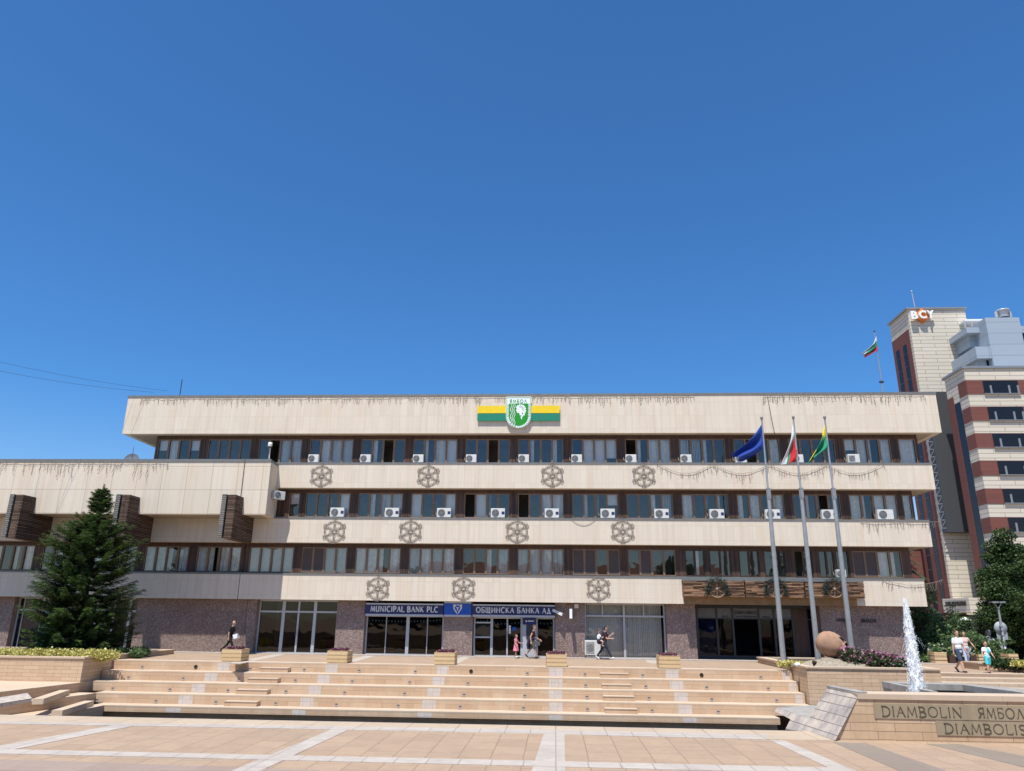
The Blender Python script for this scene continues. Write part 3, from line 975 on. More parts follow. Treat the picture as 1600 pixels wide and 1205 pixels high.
def window(parent, x0, x1, z0, z1, y, n, kinds, opened=(), frame='frame_tan', sub=True):
    """One window of n tall casements: frame > panes, curtains and blinds."""
    f = MB()
    t = 0.045
    w = (x1 - x0) / n
    yf = y - 0.04
    f.box(x0, x1, yf, yf + 0.08, z0, z0 + t)
    f.box(x0, x1, yf, yf + 0.08, z1 - t, z1)
    for i in range(n + 1):
        xm = x0 + w * i
        hw = 0.028 if 0 < i < n else 0.022
        xa = max(x0, xm - hw)
        xb = min(x1, xm + hw)
        f.box(xa, xb, yf, yf + 0.08, z0 + t, z1 - t)
        if i < n:
            # inner sash frame
            f.box(xm + hw + 0.004, xm + hw + 0.03, yf - 0.015, yf + 0.03, z0 + t, z1 - t)
            f.box(xm + w - hw - 0.03, xm + w - hw - 0.004, yf - 0.015, yf + 0.03, z0 + t, z1 - t)
    fr = f.build('window', frame, parent)
    g = MB()
    for i in range(n):
        a, b = x0 + w * i + 0.03, x0 + w * (i + 1) - 0.03
        if i in opened:
            # casement swung inwards
            g.face([(a, y + 0.02, z0 + t), (a + 0.2, y + 0.42, z0 + t), (a + 0.2, y + 0.42, z1 - t), (a, y + 0.02, z1 - t)])
        else:
            dy = rnd.uniform(-0.003, 0.003)
            g.face([(a, y + 0.012, z0 + t), (b, y + 0.012 + dy, z0 + t), (b, y + 0.012 + dy, z1 - t), (a, y + 0.012, z1 - t)])
    g.build('pane', 'window_glass', fr)
    cu, bl, ro, bs = MB(), MB(), MB(), MB()
    for i in range(n):
        k = kinds[i % len(kinds)]
        a, b = x0 + w * i + 0.03, x0 + w * (i + 1) - 0.03
        if i in opened or k == 'clear':
            continue
        yc = y + 0.13
        if k in ('curtain', 'half'):
            lim = b if k == 'curtain' else a + (b - a) * rnd.uniform(0.3, 0.55)
            ns = max(6, int((lim - a) / 0.04))
            ph = rnd.random() * 6
            top = [(a + (lim - a) * j / ns, yc + 0.03 * sin(j * 1.25 + ph) + 0.012 * sin(j * 0.6)) for j in range(ns + 1)]
            for j in range(ns):
                cu.face([(top[j][0], top[j][1], z0), (top[j + 1][0], top[j + 1][1], z0), (top[j + 1][0], top[j + 1][1], z1), (top[j][0], top[j][1], z1)])
        elif k == 'blind':
            x = a
            while x < b - 0.06:
                an = rnd.uniform(0.35, 0.7)
                bl.face([(x, yc - 0.02, z0 + 0.05), (x + 0.085 * cos(an), yc - 0.02 + 0.085 * sin(an), z0 + 0.05), (x + 0.085 * cos(an), yc - 0.02 + 0.085 * sin(an), z1), (x, yc - 0.02, z1)])
                x += 0.092
        elif k == 'roller':
            zl = z0 + (z1 - z0) * rnd.choice([0.0, 0.0, 0.22, 0.3, 0.55])
            ro.face([(a, yc, zl), (b, yc, zl), (b, yc, z1), (a, yc, z1)])
        elif k == 'screen':
            bs.face([(a - 0.02, y - 0.035, z0 + 0.03), (b + 0.02, y - 0.035, z0 + 0.03), (b + 0.02, y - 0.035, z1 - 0.03), (a - 0.02, y - 0.035, z1 - 0.03)])
    if cu.f:
        cu.build('curtain', 'curtain', fr)
    if bl.f:
        bl.build('vertical_blind', 'blind', fr)
    if ro.f:
        ro.build('roller_blind', 'roller', fr)
    if bs.f:
        bs.build('insect_screen', 'brown_screen', fr)
    return fr


def window_wall(parent, x0, x1, y, z0, z1, groups):
    """Wood piers and lintel between window groups; groups = (x0, x1, kinds, opened)."""
    zt = z1 - 0.22
    m = MB()
    m.box(x0, x1, y - 0.02, y + 0.16, zt, z1 + 0.02)
    x = x0
    for g in groups:
        if g[0] > x + 0.01:
            m.box(x, g[0] - 0.002, y - 0.05, y + 0.16, z0, zt - 0.001)
            # upright boards
            nb = max(1, int((g[0] - x) / 0.16))
            for j in range(nb):
                xa = x + (g[0] - x) * j / nb
                m.box(xa + 0.012, xa + (g[0] - x) / nb - 0.012, y - 0.075, y - 0.051, z0, zt - 0.002)
        x = g[1]
    if x < x1 - 0.01:
        m.box(x + 0.002, x1, y - 0.05, y + 0.16, z0, zt - 0.001)
    m.build('wood_panelling', 'dark_wood', parent)
    for g in groups:
        window(parent, g[0], g[1], z0 + 0.05, zt, y, g[4] if len(g) > 4 else 4, g[2], g[3], g[5] if len(g) > 5 else 'frame_tan')


c4 = ['clear', 'clear', 'clear', 'clear']
F4 = {0: (['roller', 'curtain', 'clear', 'roller'], ()), 1: (c4, ()), 2: (['clear', 'clear', 'blind', 'blind'], (1,)), 3: (['clear', 'curtain', 'blind', 'blind'], ()),
      4: (['clear', 'half', 'clear', 'clear'], (2,)), 5: (['clear', 'half', 'curtain', 'roller'], ()), 6: (['clear', 'clear', 'clear', 'clear'], (2,)),
      7: (['clear', 'half', 'clear', 'half'], ()), 8: (['clear', 'roller', 'roller', 'roller'], ()), 9: (['clear', 'half', 'curtain', 'curtain'], (0,)),
      10: (['blind', 'blind', 'half', 'clear'], ()), 11: (['clear', 'clear', 'clear', 'curtain'], (1,)), 12: (c4, ()), 13: (['roller', 'curtain', 'half', 'curtain'], ())}
F3 = {3: (['clear', 'clear', 'clear', 'roller'], ()), 4: (['clear', 'half', 'blind', 'blind'], ()), 5: (['roller', 'clear', 'clear', 'roller'], ()),
      6: (['clear', 'roller', 'clear', 'clear'], (0,)), 7: (['clear', 'clear', 'curtain', 'curtain'], (0,)), 8: (['clear', 'half', 'clear', 'roller'], ()),
      9: (['clear', 'clear', 'half', 'blind'], ()), 10: (['curtain', 'clear', 'clear', 'half'], ()), 11: (['half', 'curtain', 'clear', 'curtain'], ()),
      12: (['clear', 'half', 'clear', 'clear'], (2,)), 13: (['curtain', 'half', 'roller', 'curtain'], ())}
F2 = {-5: (['curtain'] * 4, ()), -4: (['clear', 'half', 'clear', 'curtain'], ()), -3: (['curtain', 'clear', 'half', 'curtain'], ()), -2: (['clear', 'curtain', 'clear', 'clear'], ()),
      -1: (['curtain', 'curtain', 'clear', 'curtain'], ()), 0: (['curtain', 'curtain', 'half', 'curtain'], ()), 1: (['curtain', 'half', 'curtain', 'curtain'], ()),
      2: (['blind'] * 4, ()), 3: (['screen', 'screen', 'blind', 'blind'], ()), 4: (['curtain', 'curtain', 'half', 'curtain'], ()), 5: (['blind', 'curtain', 'blind', 'curtain'], ()),
      6: (['clear', 'clear', 'half', 'blind'], ()), 7: (['blind', 'roller', 'roller', 'blind'], ()), 8: (['screen', 'screen', 'clear', 'screen'], ()),
      9: (['clear', 'screen', 'clear', 'clear'], ()), 13: (['screen', 'screen', 'curtain', 'half'], ())}


def groups_for(F, ids, lo, hi):
    out = []
    for i in ids:
        c = cA + PIT * i
        a, b = max(lo, c - GW / 2), min(hi, c + GW / 2)
        out.append((a, b, F[i][0], F[i][1]))
    return out


yw = Y4 + 0.65
lo, hi = at(242, 710, y=yw).x, at(1435, 705, y=yw).x
g = groups_for(F4, range(14), lo, hi)
xe = at(1404, 705, y=yw).x
g.append((xe, hi - 0.12, ['curtain'], (), 1))
window_wall(hall, lo, hi, yw, BAND[3][1], BAND[4][0], g)
W4 = yw
yw = Y3 + 0.65
hi3 = at(1427, 790, y=yw).x
g = [(at(452, 790, y=yw).x, at(468, 790, y=yw).x, ['roller'], (), 1)] + groups_for(F3, range(3, 14), 0 - 60, hi3)
xe = at(1410, 790, y=yw).x
g.append((xe, hi3 - 0.1, ['curtain'], (), 1))
window_wall(hall, WX - 0.3, hi3, yw, BAND[2][1], BAND[3][0], g)
yw = Y2 + 0.65
hi2 = at(1421, 870, y=yw).x
g = groups_for(F2, range(2, 10), -60, hi2)
# doors behind the balcony: tall narrow casements in dark wood
xb = [at(p, 870, y=yw).x for p in (1070, 1100, 1108, 1141, 1154, 1185, 1193, 1226, 1240, 1268, 1278, 1302, 1305, 1325)]
for a, b in zip(xb[0::2], xb[1::2]):
    g.append((a, b, ['clear', 'half'] if rnd.random() < 0.3 else ['clear'], (), 2, 'dark_wood'))
a = at(1331, 870, y=yw).x
g.append((a, at(1408, 870, y=yw).x, F2[13][0], ()))
window_wall(hall, XJ + 0.01, hi2, yw, BAND[1][1], BAND[2][0], g)
g = groups_for(F2, range(-5, 2), -60, 60)
window_wall(wing, -60, XJ - 0.01, yw, BAND[1][1], BAND[2][0], g)
# rooms behind the glass
for par, xx0, xx1, zz0, zz1, yy in ((hall, lo + 0.05, hi - 0.05, BAND[3][1] - 0.1, BAND[4][0], W4), (hall, WX - 0.2, hi3 - 0.05, BAND[2][1] - 0.1, BAND[3][0], Y3 + .65),
                                    (hall, XJ, hi2 - 0.05, BAND[1][1] - 0.1, BAND[2][0], Y2 + .65), (wing, -59.9, XJ - 0.1, BAND[1][1] - 0.1, BAND[2][0], Y2 + .65)):
    r = MB()
    r.box(xx0, xx1, yy + 3.0, yy + 3.1, zz0, zz1 + 0.05)
    r.box(xx0 - 0.05, xx0, yy + 0.17, yy + 3.1, zz0, zz1 + 0.05)
    r.box(xx1, xx1 + 0.05, yy + 0.17, yy + 3.1, zz0, zz1 + 0.05)
    x = xx0 + PIT * 2
    while x < xx1 - 1:
        r.box(x, x + 0.12, yy + 0.2, yy + 2.99, zz0, zz1 + 0.04)
        x += PIT * 2
    r.build('rooms', 'room_wall', par)
boxobj('rear_wall', 'cream_stone', -60, BX[4][1] - 1.5, 57, 57.3, 0, BAND[4][0], hall)

# ground floor -------------------------------------------------------------------
GZ = BAND[1][0]
gx = lambda px, py=985: at(px, py, y=YG).x


def pier(parent, p0, p1, y1=None):
    m = MB()
    m.box(gx(p0), gx(p1), YG, YG + 0.9, 0.002, GZ + 0.003)
    return m.build('granite_pier', 'granite_render', parent)


pier(hall, 396 - 14, 397.5)
pier(hall, 524.5, 568.5)
pier(hall, 693, 738)
pier(hall, 867.5, 914)
pier(hall, 1042, 1088)
m = MB()
m.box(gx(1284), gx(1424), YG, YG + 6, 0.002, GZ + 0.003)
m.build('granite_wall', 'granite_render', hall)
for pa_, pb_ in ((208, 381.5), (-200, 14)):
    m = MB()
    m.box(gx(pa_), gx(pb_), YG, YG + 1.2, 0.002, GZ + 0.003)
    m.build('granite_wall', 'granite_render', wing)


def shopfront(parent, p0, p1, bars, rails, y=None, top=None, frame='alu_frame', glassm='shop_glass', nm='shopfront', y_off=0.35, z_bot=0.08):
    """Aluminium shopfront: bars = uprights as (pixel, half width m), rails = heights in metres over (pixel0, pixel1)."""
    y = YG + y_off if y is None else y
    f = MB()
    X0, X1 = at(p0, 985, y=YG).x, at(p1, 985, y=YG).x
    zt = GZ if top is None else top
    f.box(X0, X1, y, y + 0.1, 0.0, z_bot)
    f.box(X0, X1, y, y + 0.1, zt - 0.09, zt)
    ux = [(X0 + 0.045, 0.045)] + [(at(p, 985, y=YG).x, h) for p, h in bars] + [(X1 - 0.045, 0.045)]
    for x, h in ux:
        f.box(x - h, x + h, y + 0.004, y + 0.11, z_bot, zt - 0.09)
    for z, h, a, b in rails:
        xa, xb = (X0 if a is None else at(a, 985, y=YG).x), (X1 if b is None else at(b, 985, y=YG).x)
        f.box(xa, xb, y + 0.008, y + 0.104, z - h, z + h)
    fr = f.build(nm, frame, parent)
    g = MB()
    xs = [X0] + [x for x, h in ux[1:-1]] + [X1]
    zs = sorted(set([z_bot] + [z for z, h, a, b in rails if a is None] + [zt - 0.05]))
    for i in range(len(xs) - 1):
        for j in range(len(zs) - 1):
            dy = rnd.uniform(-0.004, 0.004)
            g.face([(xs[i] + .01, y + 0.05, zs[j]), (xs[i + 1] - .01, y + 0.05 + dy, zs[j]), (xs[i + 1] - .01, y + 0.05 + dy, zs[j + 1]), (xs[i] + .01, y + 0.05, zs[j + 1])])
    g.build('pane', glassm, fr)
    return fr, X0, X1, y


zA = at(460, 956, y=YG).z
fa, *_ = shopfront(hall, 398, 524, [(437, 0.09), (461, 0.05), (487, 0.09)], [(zA, 0.05, None, None)])
m = MB()
for px in (459.0, 463.5):
    x = gx(px)
    m.tube([(x, YG + 0.28, 0.95), (x, YG + 0.28, 1.35)], 0.02)
m.build('door_handle', 'dark_frame', fa)
SZ0 = at(640, 963, y=YG).z
fb, *_ = shopfront(hall, 569, 692, [(601, 0.02), (635, 0.09), (666, 0.02)], [], top=SZ0 + 0.05)
fc, *_ = shopfront(hall, 739, 866.5, [(767.5, 0.07), (792, 0.04), (815, 0.07), (838.5, 0.05)], [(at(752, 973, y=YG).z, 0.04, 739, 767), (at(752, 996, y=YG).z, 0.04, 739, 767)], top=SZ0 + 0.02)
m = MB()
for px in (790.5, 793.5):
    x = gx(px)
    m.tube([(x, YG + 0.28, 0.9), (x, YG + 0.28, 1.3)], 0.02)
m.build('door_handle', 'dark_frame', fc)
m = MB()
m.box(gx(742), gx(765), YG + 0.41, YG + 0.44, at(752, 994, y=YG).z, at(752, 975, y=YG).z)
m.build('window_poster', 'room_wall', fc)
m = MB()
m.cur = 0
m.box(gx(800), gx(806), YG + 0.385, YG + 0.39, at(803, 986, y=YG).z, at(803, 980, y=YG).z)
m.build('blue_sticker', 'sign_bright_blue', fc)
m = MB()
for yy in (979, 982.5, 985.5, 988.5):
    c = at(796.5, yy, y=YG + 0.385)
    m.lathe([(0.0, 0.0), (0.07, 0), (0.07, 0.005), (0, 0.005)], (c.x, c.y, c.z), 10, (0, -1, 0))
m.build('white_sticker', 'sign_white', fc)
# bunting hung inside the glass
m = MB()
for a, b, y0 in ((575, 690, 968), (744, 764, 968), (770, 813, 972), (842, 864, 972)):
    n = int((b - a) / 5)
    for i in range(n):
        c = at(a + (b - a) * (i + .5) / n, y0 + 2.0 * sin(pi * (i + .5) / n), y=YG + 0.5)
        m.face([(c.x - .05, c.y, c.z), (c.x + .05, c.y, c.z), (c.x, c.y, c.z - .12)])
m.build('bunting', 'paper', fb)
zD = at(975, 963, y=YG).z
fd, *_ = shopfront(hall, 914.5, 1041.5, [(976.5, 0.06)], [(zD, 0.05, None, None)], glassm='window_glass')
m = MB()
for px in (942.5, 1008):
    x = gx(px)
    m.box(x - .03, x + .03, YG + 0.355, YG + 0.45, zD + 0.05, GZ - 0.09)
m.build('transom_bar', 'alu_frame', fd)
m = MB()
x = gx(918)
while x < gx(1034):
    an = rnd.uniform(0.25, 0.45)
    m.face([(x, YG + 0.62, 0.12), (x + 0.1 * cos(an), YG + 0.62 + 0.1 * sin(an), 0.12), (x + 0.1 * cos(an), YG + 0.62 + 0.1 * sin(an), GZ), (x, YG + 0.62, GZ)])
    x += 0.1
m.build('vertical_blind', 'blind', fd)
# wing ground floor shopfronts
fw, *_ = shopfront(wing, 14.5, 62, [(24, 0.02), (54, 0.05)], [(at(30, 953, y=YG).z, 0.05, None, None)])
m = MB()
m.box(gx(16), gx(52), YG + 0.415, YG + 0.44, 0.1, at(30, 956, y=YG).z)
m.build('blue_poster', 'poster_blue', fw)
m = MB()
m.box(gx(55.5), gx(75), YG + 0.3, YG + 0.33, 0.1, at(30, 958, y=YG).z)
m.build('green_poster', 'poster_green', fw)
fw2, *_ = shopfront(wing, 62.5, 207.5, [(86, 0.05), (112, 0.05), (140, .05), (168, .05), (193, 0.08)], [(at(30, 953, y=YG).z, 0.06, None, None)])
m = MB()
m.box(gx(196), gx(205), YG + 0.415, YG + 0.44, 0.6, 0.95)
m.box(gx(198), gx(205), YG + 0.415, YG + 0.44, 1.6, 1.95)
m.build('notice', 'sign_white', fw2)
# dark shop interiors
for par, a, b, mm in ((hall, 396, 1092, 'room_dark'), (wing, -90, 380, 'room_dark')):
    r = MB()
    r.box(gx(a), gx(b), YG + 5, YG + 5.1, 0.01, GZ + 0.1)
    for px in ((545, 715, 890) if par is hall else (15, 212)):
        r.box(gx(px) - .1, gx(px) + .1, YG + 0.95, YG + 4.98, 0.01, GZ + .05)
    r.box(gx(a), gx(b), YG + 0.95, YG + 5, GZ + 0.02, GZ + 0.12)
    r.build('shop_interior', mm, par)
# entrance: recessed dark glazing under the balcony
ye = YG + 1.1
ex = lambda px: at(px, 985, y=ye).x
GE = GZ - 0.02
f = MB()
xs = [1090, 1121, 1146, 1187, 1211, 1240, 1262, 1284]
f.box(ex(1088), ex(1286), ye, ye + 0.12, 0.0, 0.22)
f.box(ex(1088), ex(1286), ye, ye + 0.12, GE - 0.16, GE)
zt = at(1170, 967, y=ye).z
f.box(ex(1088), ex(1286), ye + 0.002, ye + 0.118, zt - 0.03, zt + 0.03)
for px in xs:
    f.box(ex(px) - .06, ex(px) + .06, ye - 0.01, ye + 0.11, 0.22, GE - 0.16)
ent = f.build('entrance_glazing', 'dark_frame', hall)
m = MB()
m.box(ex(1092), ex(1240), ye + 0.03, ye + 0.07, zt + 0.03, GE - 0.17)
m.build('lintel_panel', 'lintel_grey', ent)
m = MB()
font_text(m, 'ОБЩИНА ЯМБОЛ', (ex(1149), ye + 0.03, at(1170, 961, y=ye).z), UX, UZ, OUT, 0.22, ex(1184) - ex(1149), 0.02, 0.01)
font_text(m, 'Yambol Municipality', (ex(1149), ye + 0.03, at(1170, 965.5, y=ye).z), UX, UZ, OUT, 0.13, ex(1184) - ex(1149), 0.02)
font_text(m, 'ИЗХОД', (ex(1130), ye + 0.03, at(1135, 965, y=ye).z), UX, UZ, OUT, 0.11, ex(1140) - ex(1130), 0.02)
font_text(m, 'ВХОД', (ex(1194), ye + 0.03, at(1200, 966, y=ye).z), UX, UZ, OUT, 0.11, ex(1205) - ex(1194), 0.02)
m.build('lettering', 'letter_dark', ent)
for a, b in ((1090, 1121), (1121, 1146), (1187, 1211), (1211, 1240), (1262, 1284)):
    m = MB()
    m.face([(ex(a), ye + .06, 0.2), (ex(b), ye + .06, 0.2), (ex(b), ye + .06, zt), (ex(a), ye + .06, zt)])
    m.build('pane', 'entrance_glass', ent)
m = MB()
m.box(ex(1092), ex(1119), ye + 0.09, ye + 0.11, 0.23, zt - .05)
m.box(ex(1264), ex(1282), ye + 0.09, ye + 0.11, 0.23, zt - .05)
m.build('blue_film', 'poster_blue', ent)
m = MB()
c = at(1111, 981, y=ye + 0.075)
m.prism([(c.x + px_ * 0.2, c.y, c.z + pz_ * 0.25) for px_, pz_ in ((-1, 1), (1, 1), (1, -.2), (.6, -.8), (0, -1.1), (-.6, -.8), (-1, -.2))], (0, 0.01, 0))
m.build('door_crest', 'paper_blue', ent)
m = MB()
m.box(ex(1223), ex(1231), ye + 0.4, ye + 0.5, at(1227, 981, y=ye).z, at(1227, 971, y=ye).z)
m.build('red_notice', 'red_box', ent)
boxobj('pier_panel', 'dark_wood', ex(1241), ex(1261), ye - .03, ye + .13, 0.22, GE - .17, hall)
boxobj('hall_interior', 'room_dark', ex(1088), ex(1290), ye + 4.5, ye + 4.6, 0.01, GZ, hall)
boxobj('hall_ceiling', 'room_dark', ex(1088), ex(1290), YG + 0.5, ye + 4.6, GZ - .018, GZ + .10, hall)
m = MB()
m.box(gx(1088) - 0.3, gx(1088), YG + .91, ye + 4.5, 0.002, GZ)
m.build('entrance_side', 'granite_render', hall)
# wall lettering right of the entrance
for txt, a, b in (('ОБЩИНА', 1306, 1332), ('ЯМБОЛ', 1345, 1369)):
    m = MB()
    font_text(m, txt, (gx(a, 970), YG - 0.002, at(1320, 972.5, y=YG).z), UX, UZ, OUT, 0.2, gx(b, 970) - gx(a, 970), 0.03, 0.02)
    m.build('wall_lettering', 'letter_dark', hall)
# balcony cladding: three rough wood panels hung before the first band
bz0, bz1 = at(1100, 932.5, y=Y1 - .4).z, at(1100, 907.5, y=Y1 - .4).z
for a, b in ((1067.5, 1163), (1165, 1256), (1258, 1350)):
    m = MB()
    xa, xb2 = at(a, 920, y=Y1 - .4).x, at(b, 922, y=Y1 - .4).x
    nr = 11
    for j in range(nr):
        za = bz0 + (bz1 - bz0) * j / nr
        x = xa
        while x < xb2 - 0.05:
            L = min(rnd.uniform(0.3, 1.1), xb2 - x)
            p = rnd.uniform(0, 0.09)
            m.box(x + .003, x + L - .003, Y1 - .4 - p, Y1 - .34, za + .006, za + (bz1 - bz0) / nr - .004)
            x += L
    bo = m.build('balcony_panel', 'balcony_wood', hall)
    m = MB()
    m.box(xa, xb2, Y1 - .339, Y1 - .03, bz0 + .02, bz1 - .02)
    m.build('panel_core', 'dark_wood', bo)
    m = MB()
    m.box(xa - .02, xb2 + .005, Y1 - .46, Y1 - .03, bz1, bz1 + .06)
    m.build('capping', 'coping_metal', bo)
boxobj('balcony_beam', 'tan_concrete', at(1068.5, 935, y=Y1).x, at(1338, 935, y=Y1).x, Y1 - .028, Y1 - .002, GZ - .02, bz0 + .01, hall)
# expansion joint cable, drain stains etc.
m = MB()
x = at(383, 721, y=YW).x
m.box(x - .015, x + .015, YW - .03, YW + .0, WZ0, WZ1 - .02)
m.build('joint_cover', 'wire_dark', wing)
m = MB()
m.box(XJ - .018, XJ + .018, Y1 + .02, Y1 + .3, BAND[1][0], BAND[1][1] - .1)
m.box(XJ - .018, XJ + .018, Y2 + .02, Y2 + .3, BAND[2][0], BAND[2][1] - .1)
m.build('joint_cover', 'wire_dark', wing)
# ------------------------------------------------------------------ office tower and its striped block
tw = thing('office_tower', (62, 90, 0), 'tall cream and brick-red office tower with striped block behind the town hall', 'building')
YT, YB = 88.0, 80.0
TS = 5.2
c0, c1 = at(1418, 484, y=YT), at(1507, 482, y=YT)
TX0, TX1, TZ = c0.x, c1.x, c0.z
m = MB()
zc = at(1419, 512, y=YT).z
m.box(TX0, TX1, YT, YT + TS, 0, TZ)
m.build('tower_shaft', 'tower_cream', tw)
m = MB()
m.box(TX0 - 0.05, TX0 - 0.003, YT + 0.5, YT + TS, 0, zc)
m.build('brick_side', 'tower_brick', tw)
for fr_ in (0.30, 0.68):
    m = MB()
    m.box(TX0 - 0.09, TX0 - 0.052, YT + TS * fr_, YT + TS * (fr_ + .17), 3, zc - 1.6)
    m.cur = 1
    z = 4.6
    while z < zc - 2:
        m.box(TX0 - 0.11, TX0 - 0.091, YT + TS * fr_, YT + TS * (fr_ + .17), z, z + 0.16)
        z += 1.62
    st = m.build('strip_window', ['tower_glass', 'dark_frame'], tw)
boxobj('roof_edge', 'lamp_grey', TX0 - .25, TX1 + .15, YT - .2, YT + TS + .2, TZ, TZ + .22, tw)
a_ = at(1404, 846, y=95)
boxobj('low_annex', 'tower_brick', a_.x, TX0 + 1, 95, 99, 0, a_.z - .9, tw)
boxobj('annex_parapet', 'tower_cream', a_.x - .1, TX0 + 1, 94.9, 99.1, a_.z - .898, a_.z + .3, tw)
# grey panel in front of the shaft
gp = at(1481, 831.5, y=YT - 1.2)
gq = at(1521.5, 831.5, y=YT - 1.2)
m = MB()
m.box(gp.x, gq.x, YT - 1.2, YT - .02, gp.z, at(1484, 612, y=YT - 1.2).z)
pn = m.build('grey_panel', 'dark_panel', tw)
m = MB()
zt = at(1484, 613, y=YT - 1.2).z
z = gp.z + .4
while z < zt:
    m.box(gp.x - .62, gp.x - .02, YT - 1.1, YT - 1.02, z, z + .1)
    m.tube([(gp.x - .6, YT - 1.06, z), (gp.x - .03, YT - 1.06, z + .8)], .025, 4)
    z += .9
m.box(gp.x - .7, gp.x - .58, YT - 1.12, YT - 1.0, gp.z, zt)
m.build('lattice', 'lamp_grey', pn)
# striped block
b0, b1 = at(1505.5, 576, y=YB), at(1640, 574, y=YB)
BX0, BZ = b0.x, b0.z
BX1 = BX0 + 26
m = MB()
rows = []
FZ = [(at(1540, a, y=YB).z, at(1540, b, y=YB).z) for a, b in ((594.5, 616), (635, 657.5), (678, 699.5), (719.5, 741.5), (763.5, 785.5), (808, 829.5))]
dz = (FZ[0][0] - FZ[5][0]) / 5
FZ = [(FZ[0][0] - dz * i, FZ[0][1] - dz * i) for i in range(13)]
m.box(BX0, BX1, YB, YB + 4.2, -2, BZ)
m.build('block_wall', 'tower_cream', tw)
wx0 = [at(1536, 605, y=YB).x, at(1591, 605, y=YB).x]
ww = wx0[1] - wx0[0]
for zt_, zb_ in FZ:
    if zt_ < 1:
        continue
    m = MB()
    m.box(BX0 - .06, BX1, YB - .06, YB - .003, zb_, zt_)
    m.box(BX0 - .06, BX0 - .003, YB - .003, YB + 1.6, zb_, zt_)
    m.build('brick_band', 'tower_brick', tw)
    for k in range(3):
        xa = wx0[0] + k * ww * 1.28
        w = MB()
        w.box(xa, xa + ww, YB - .10, YB - .061, zb_ + .06, zt_ - .06)
        wi = w.build('window', 'tower_glass', tw)
        w = MB()
        for f_ in (0.2, 0.72, .97):
            w.box(xa + ww * f_ - .1, xa + ww * f_ + .1, YB - .13, YB - .101, zb_ + .06, zb_ + (zt_ - zb_) * .62)
        w.box(xa - .04, xa + ww + .04, YB - .2, YB - .101, zb_ - .02, zb_ + .06)
        w.build('sill', 'lamp_grey', wi)
m = MB()
m.box(BX0 - .05, BX0 - .003, YB + 1.75, YB + 2.9, 3, BZ - 3.3)
m.build('strip_window', 'tower_glass', tw)
m = MB()
m.box(BX0 - .09, BX0 - .003, YB + 2.95, YB + 4.2, 1, BZ - 2.4)
m.build('brick_side', 'tower_brick', tw)
boxobj('roof_edge', 'lamp_grey', BX0 - .2, BX1, YB - .15, YB + 4.4, BZ, BZ + .25, tw)
# metal-clad volumes on the roof
Yq = YB + 5


def vol(p, q, y0, d, mat='tower_metal', nm='roof_volume'):
    a, b = at(p[0], p[1], y=y0), at(q[0], q[1], y=y0)
    return boxobj(nm, mat, min(a.x, b.x), max(a.x, b.x), y0, y0 + d, min(a.z, b.z), max(a.z, b.z), tw)


vol((1511, 520), (1548, 511), Yq - 1, 8)
vol((1516, 542), (1550, 520.5), Yq, 7)
vol((1527, 560), (1559, 541.5), Yq - 2.4, 7)
vol((1531, 576), (1561, 560.5), Yq - 1.6, 6)
vol((1554, 576), (1592, 496), Yq - 2.5, 5, nm='stair_volume')
vol((1592, 570), (1660, 509), Yq, 6)
for p, q, yy in (((1529, 540), (1541, 522), Yq), ((1543, 574), (1556, 561), Yq - 1.6), ((1594, 540), (1612, 520), Yq)):
    a, b = at(*p, y=yy - .06), at(*q, y=yy - .06)
    boxobj('roof_window', 'tower_glass', a.x, b.x, yy - .06, yy - .01, a.z, b.z, tw)
a, b = at(1509, 511, y=Yq + 2), at(1528, 497, y=Yq + 2)
m = MB()
for x in (a.x, (a.x + b.x) / 2, b.x):
    m.box(x - .07, x + .07, Yq + 2, Yq + 2.15, a.z - .1, b.z - .5)
m.box(a.x - .2, b.x + .3, Yq + 1.6, Yq + 5, b.z - .5, b.z - .3)
m.build('roof_shelter', 'sign_white', tw)
cc = at(1568, 495, y=Yq)
m = MB()
m.lathe([(.55, 0), (.55, .75), (.75, .76), (.75, .9), (0, .95)], (cc.x, Yq, cc.z - .1), 12)
m.tube([(cc.x - .8, Yq, cc.z - .1), (cc.x - .8, Yq, cc.z + .6)], .18, 8)
m.tube([(cc.x + .8, Yq, cc.z - .1), (cc.x + .8, Yq, cc.z + .6)], .18, 8)
m.build('roof_cowl', 'alu_frame', tw)
m = MB()
cc = at(1430, 483, y=YT + 1)
m.tube([cc, (cc.x - .1, cc.y, cc.z + 2.4)], .06, 5)
m.ball((cc.x - .1, cc.y, cc.z + 2.4), .13, 6, 5)
m.build('mast', 'alu_frame', tw)
# entrance canopy with dark lettering on its side
cy = YT - 5.5
k0, k1 = at(1513, 934, y=cy), at(1515.5, 957, y=cy)
cx1 = at(1550, 950, y=cy).x
boxobj('canopy', 'tower_cream', k0.x, cx1, cy, YT - .02, k1.z, k0.z, tw)
m = MB()
font_text(m, 'ЗАЛА БСУ ЯМБОЛ', (k0.x - .002, YT - .7, (k0.z * .45 + k1.z * .55)), (0, -1, 0), UZ, (-1, 0, 0), (k0.z - k1.z) * .33, 4.2, .1, .03)
m.build('canopy_lettering', 'letter_dark', tw)
boxobj('painted_canopy_shade', 'room_dark', k0.x + .2, 75, YT - .3, YT - .05, -.5, k1.z - .2, tw)  # near-black sheet: the shade below the canopy given as colour

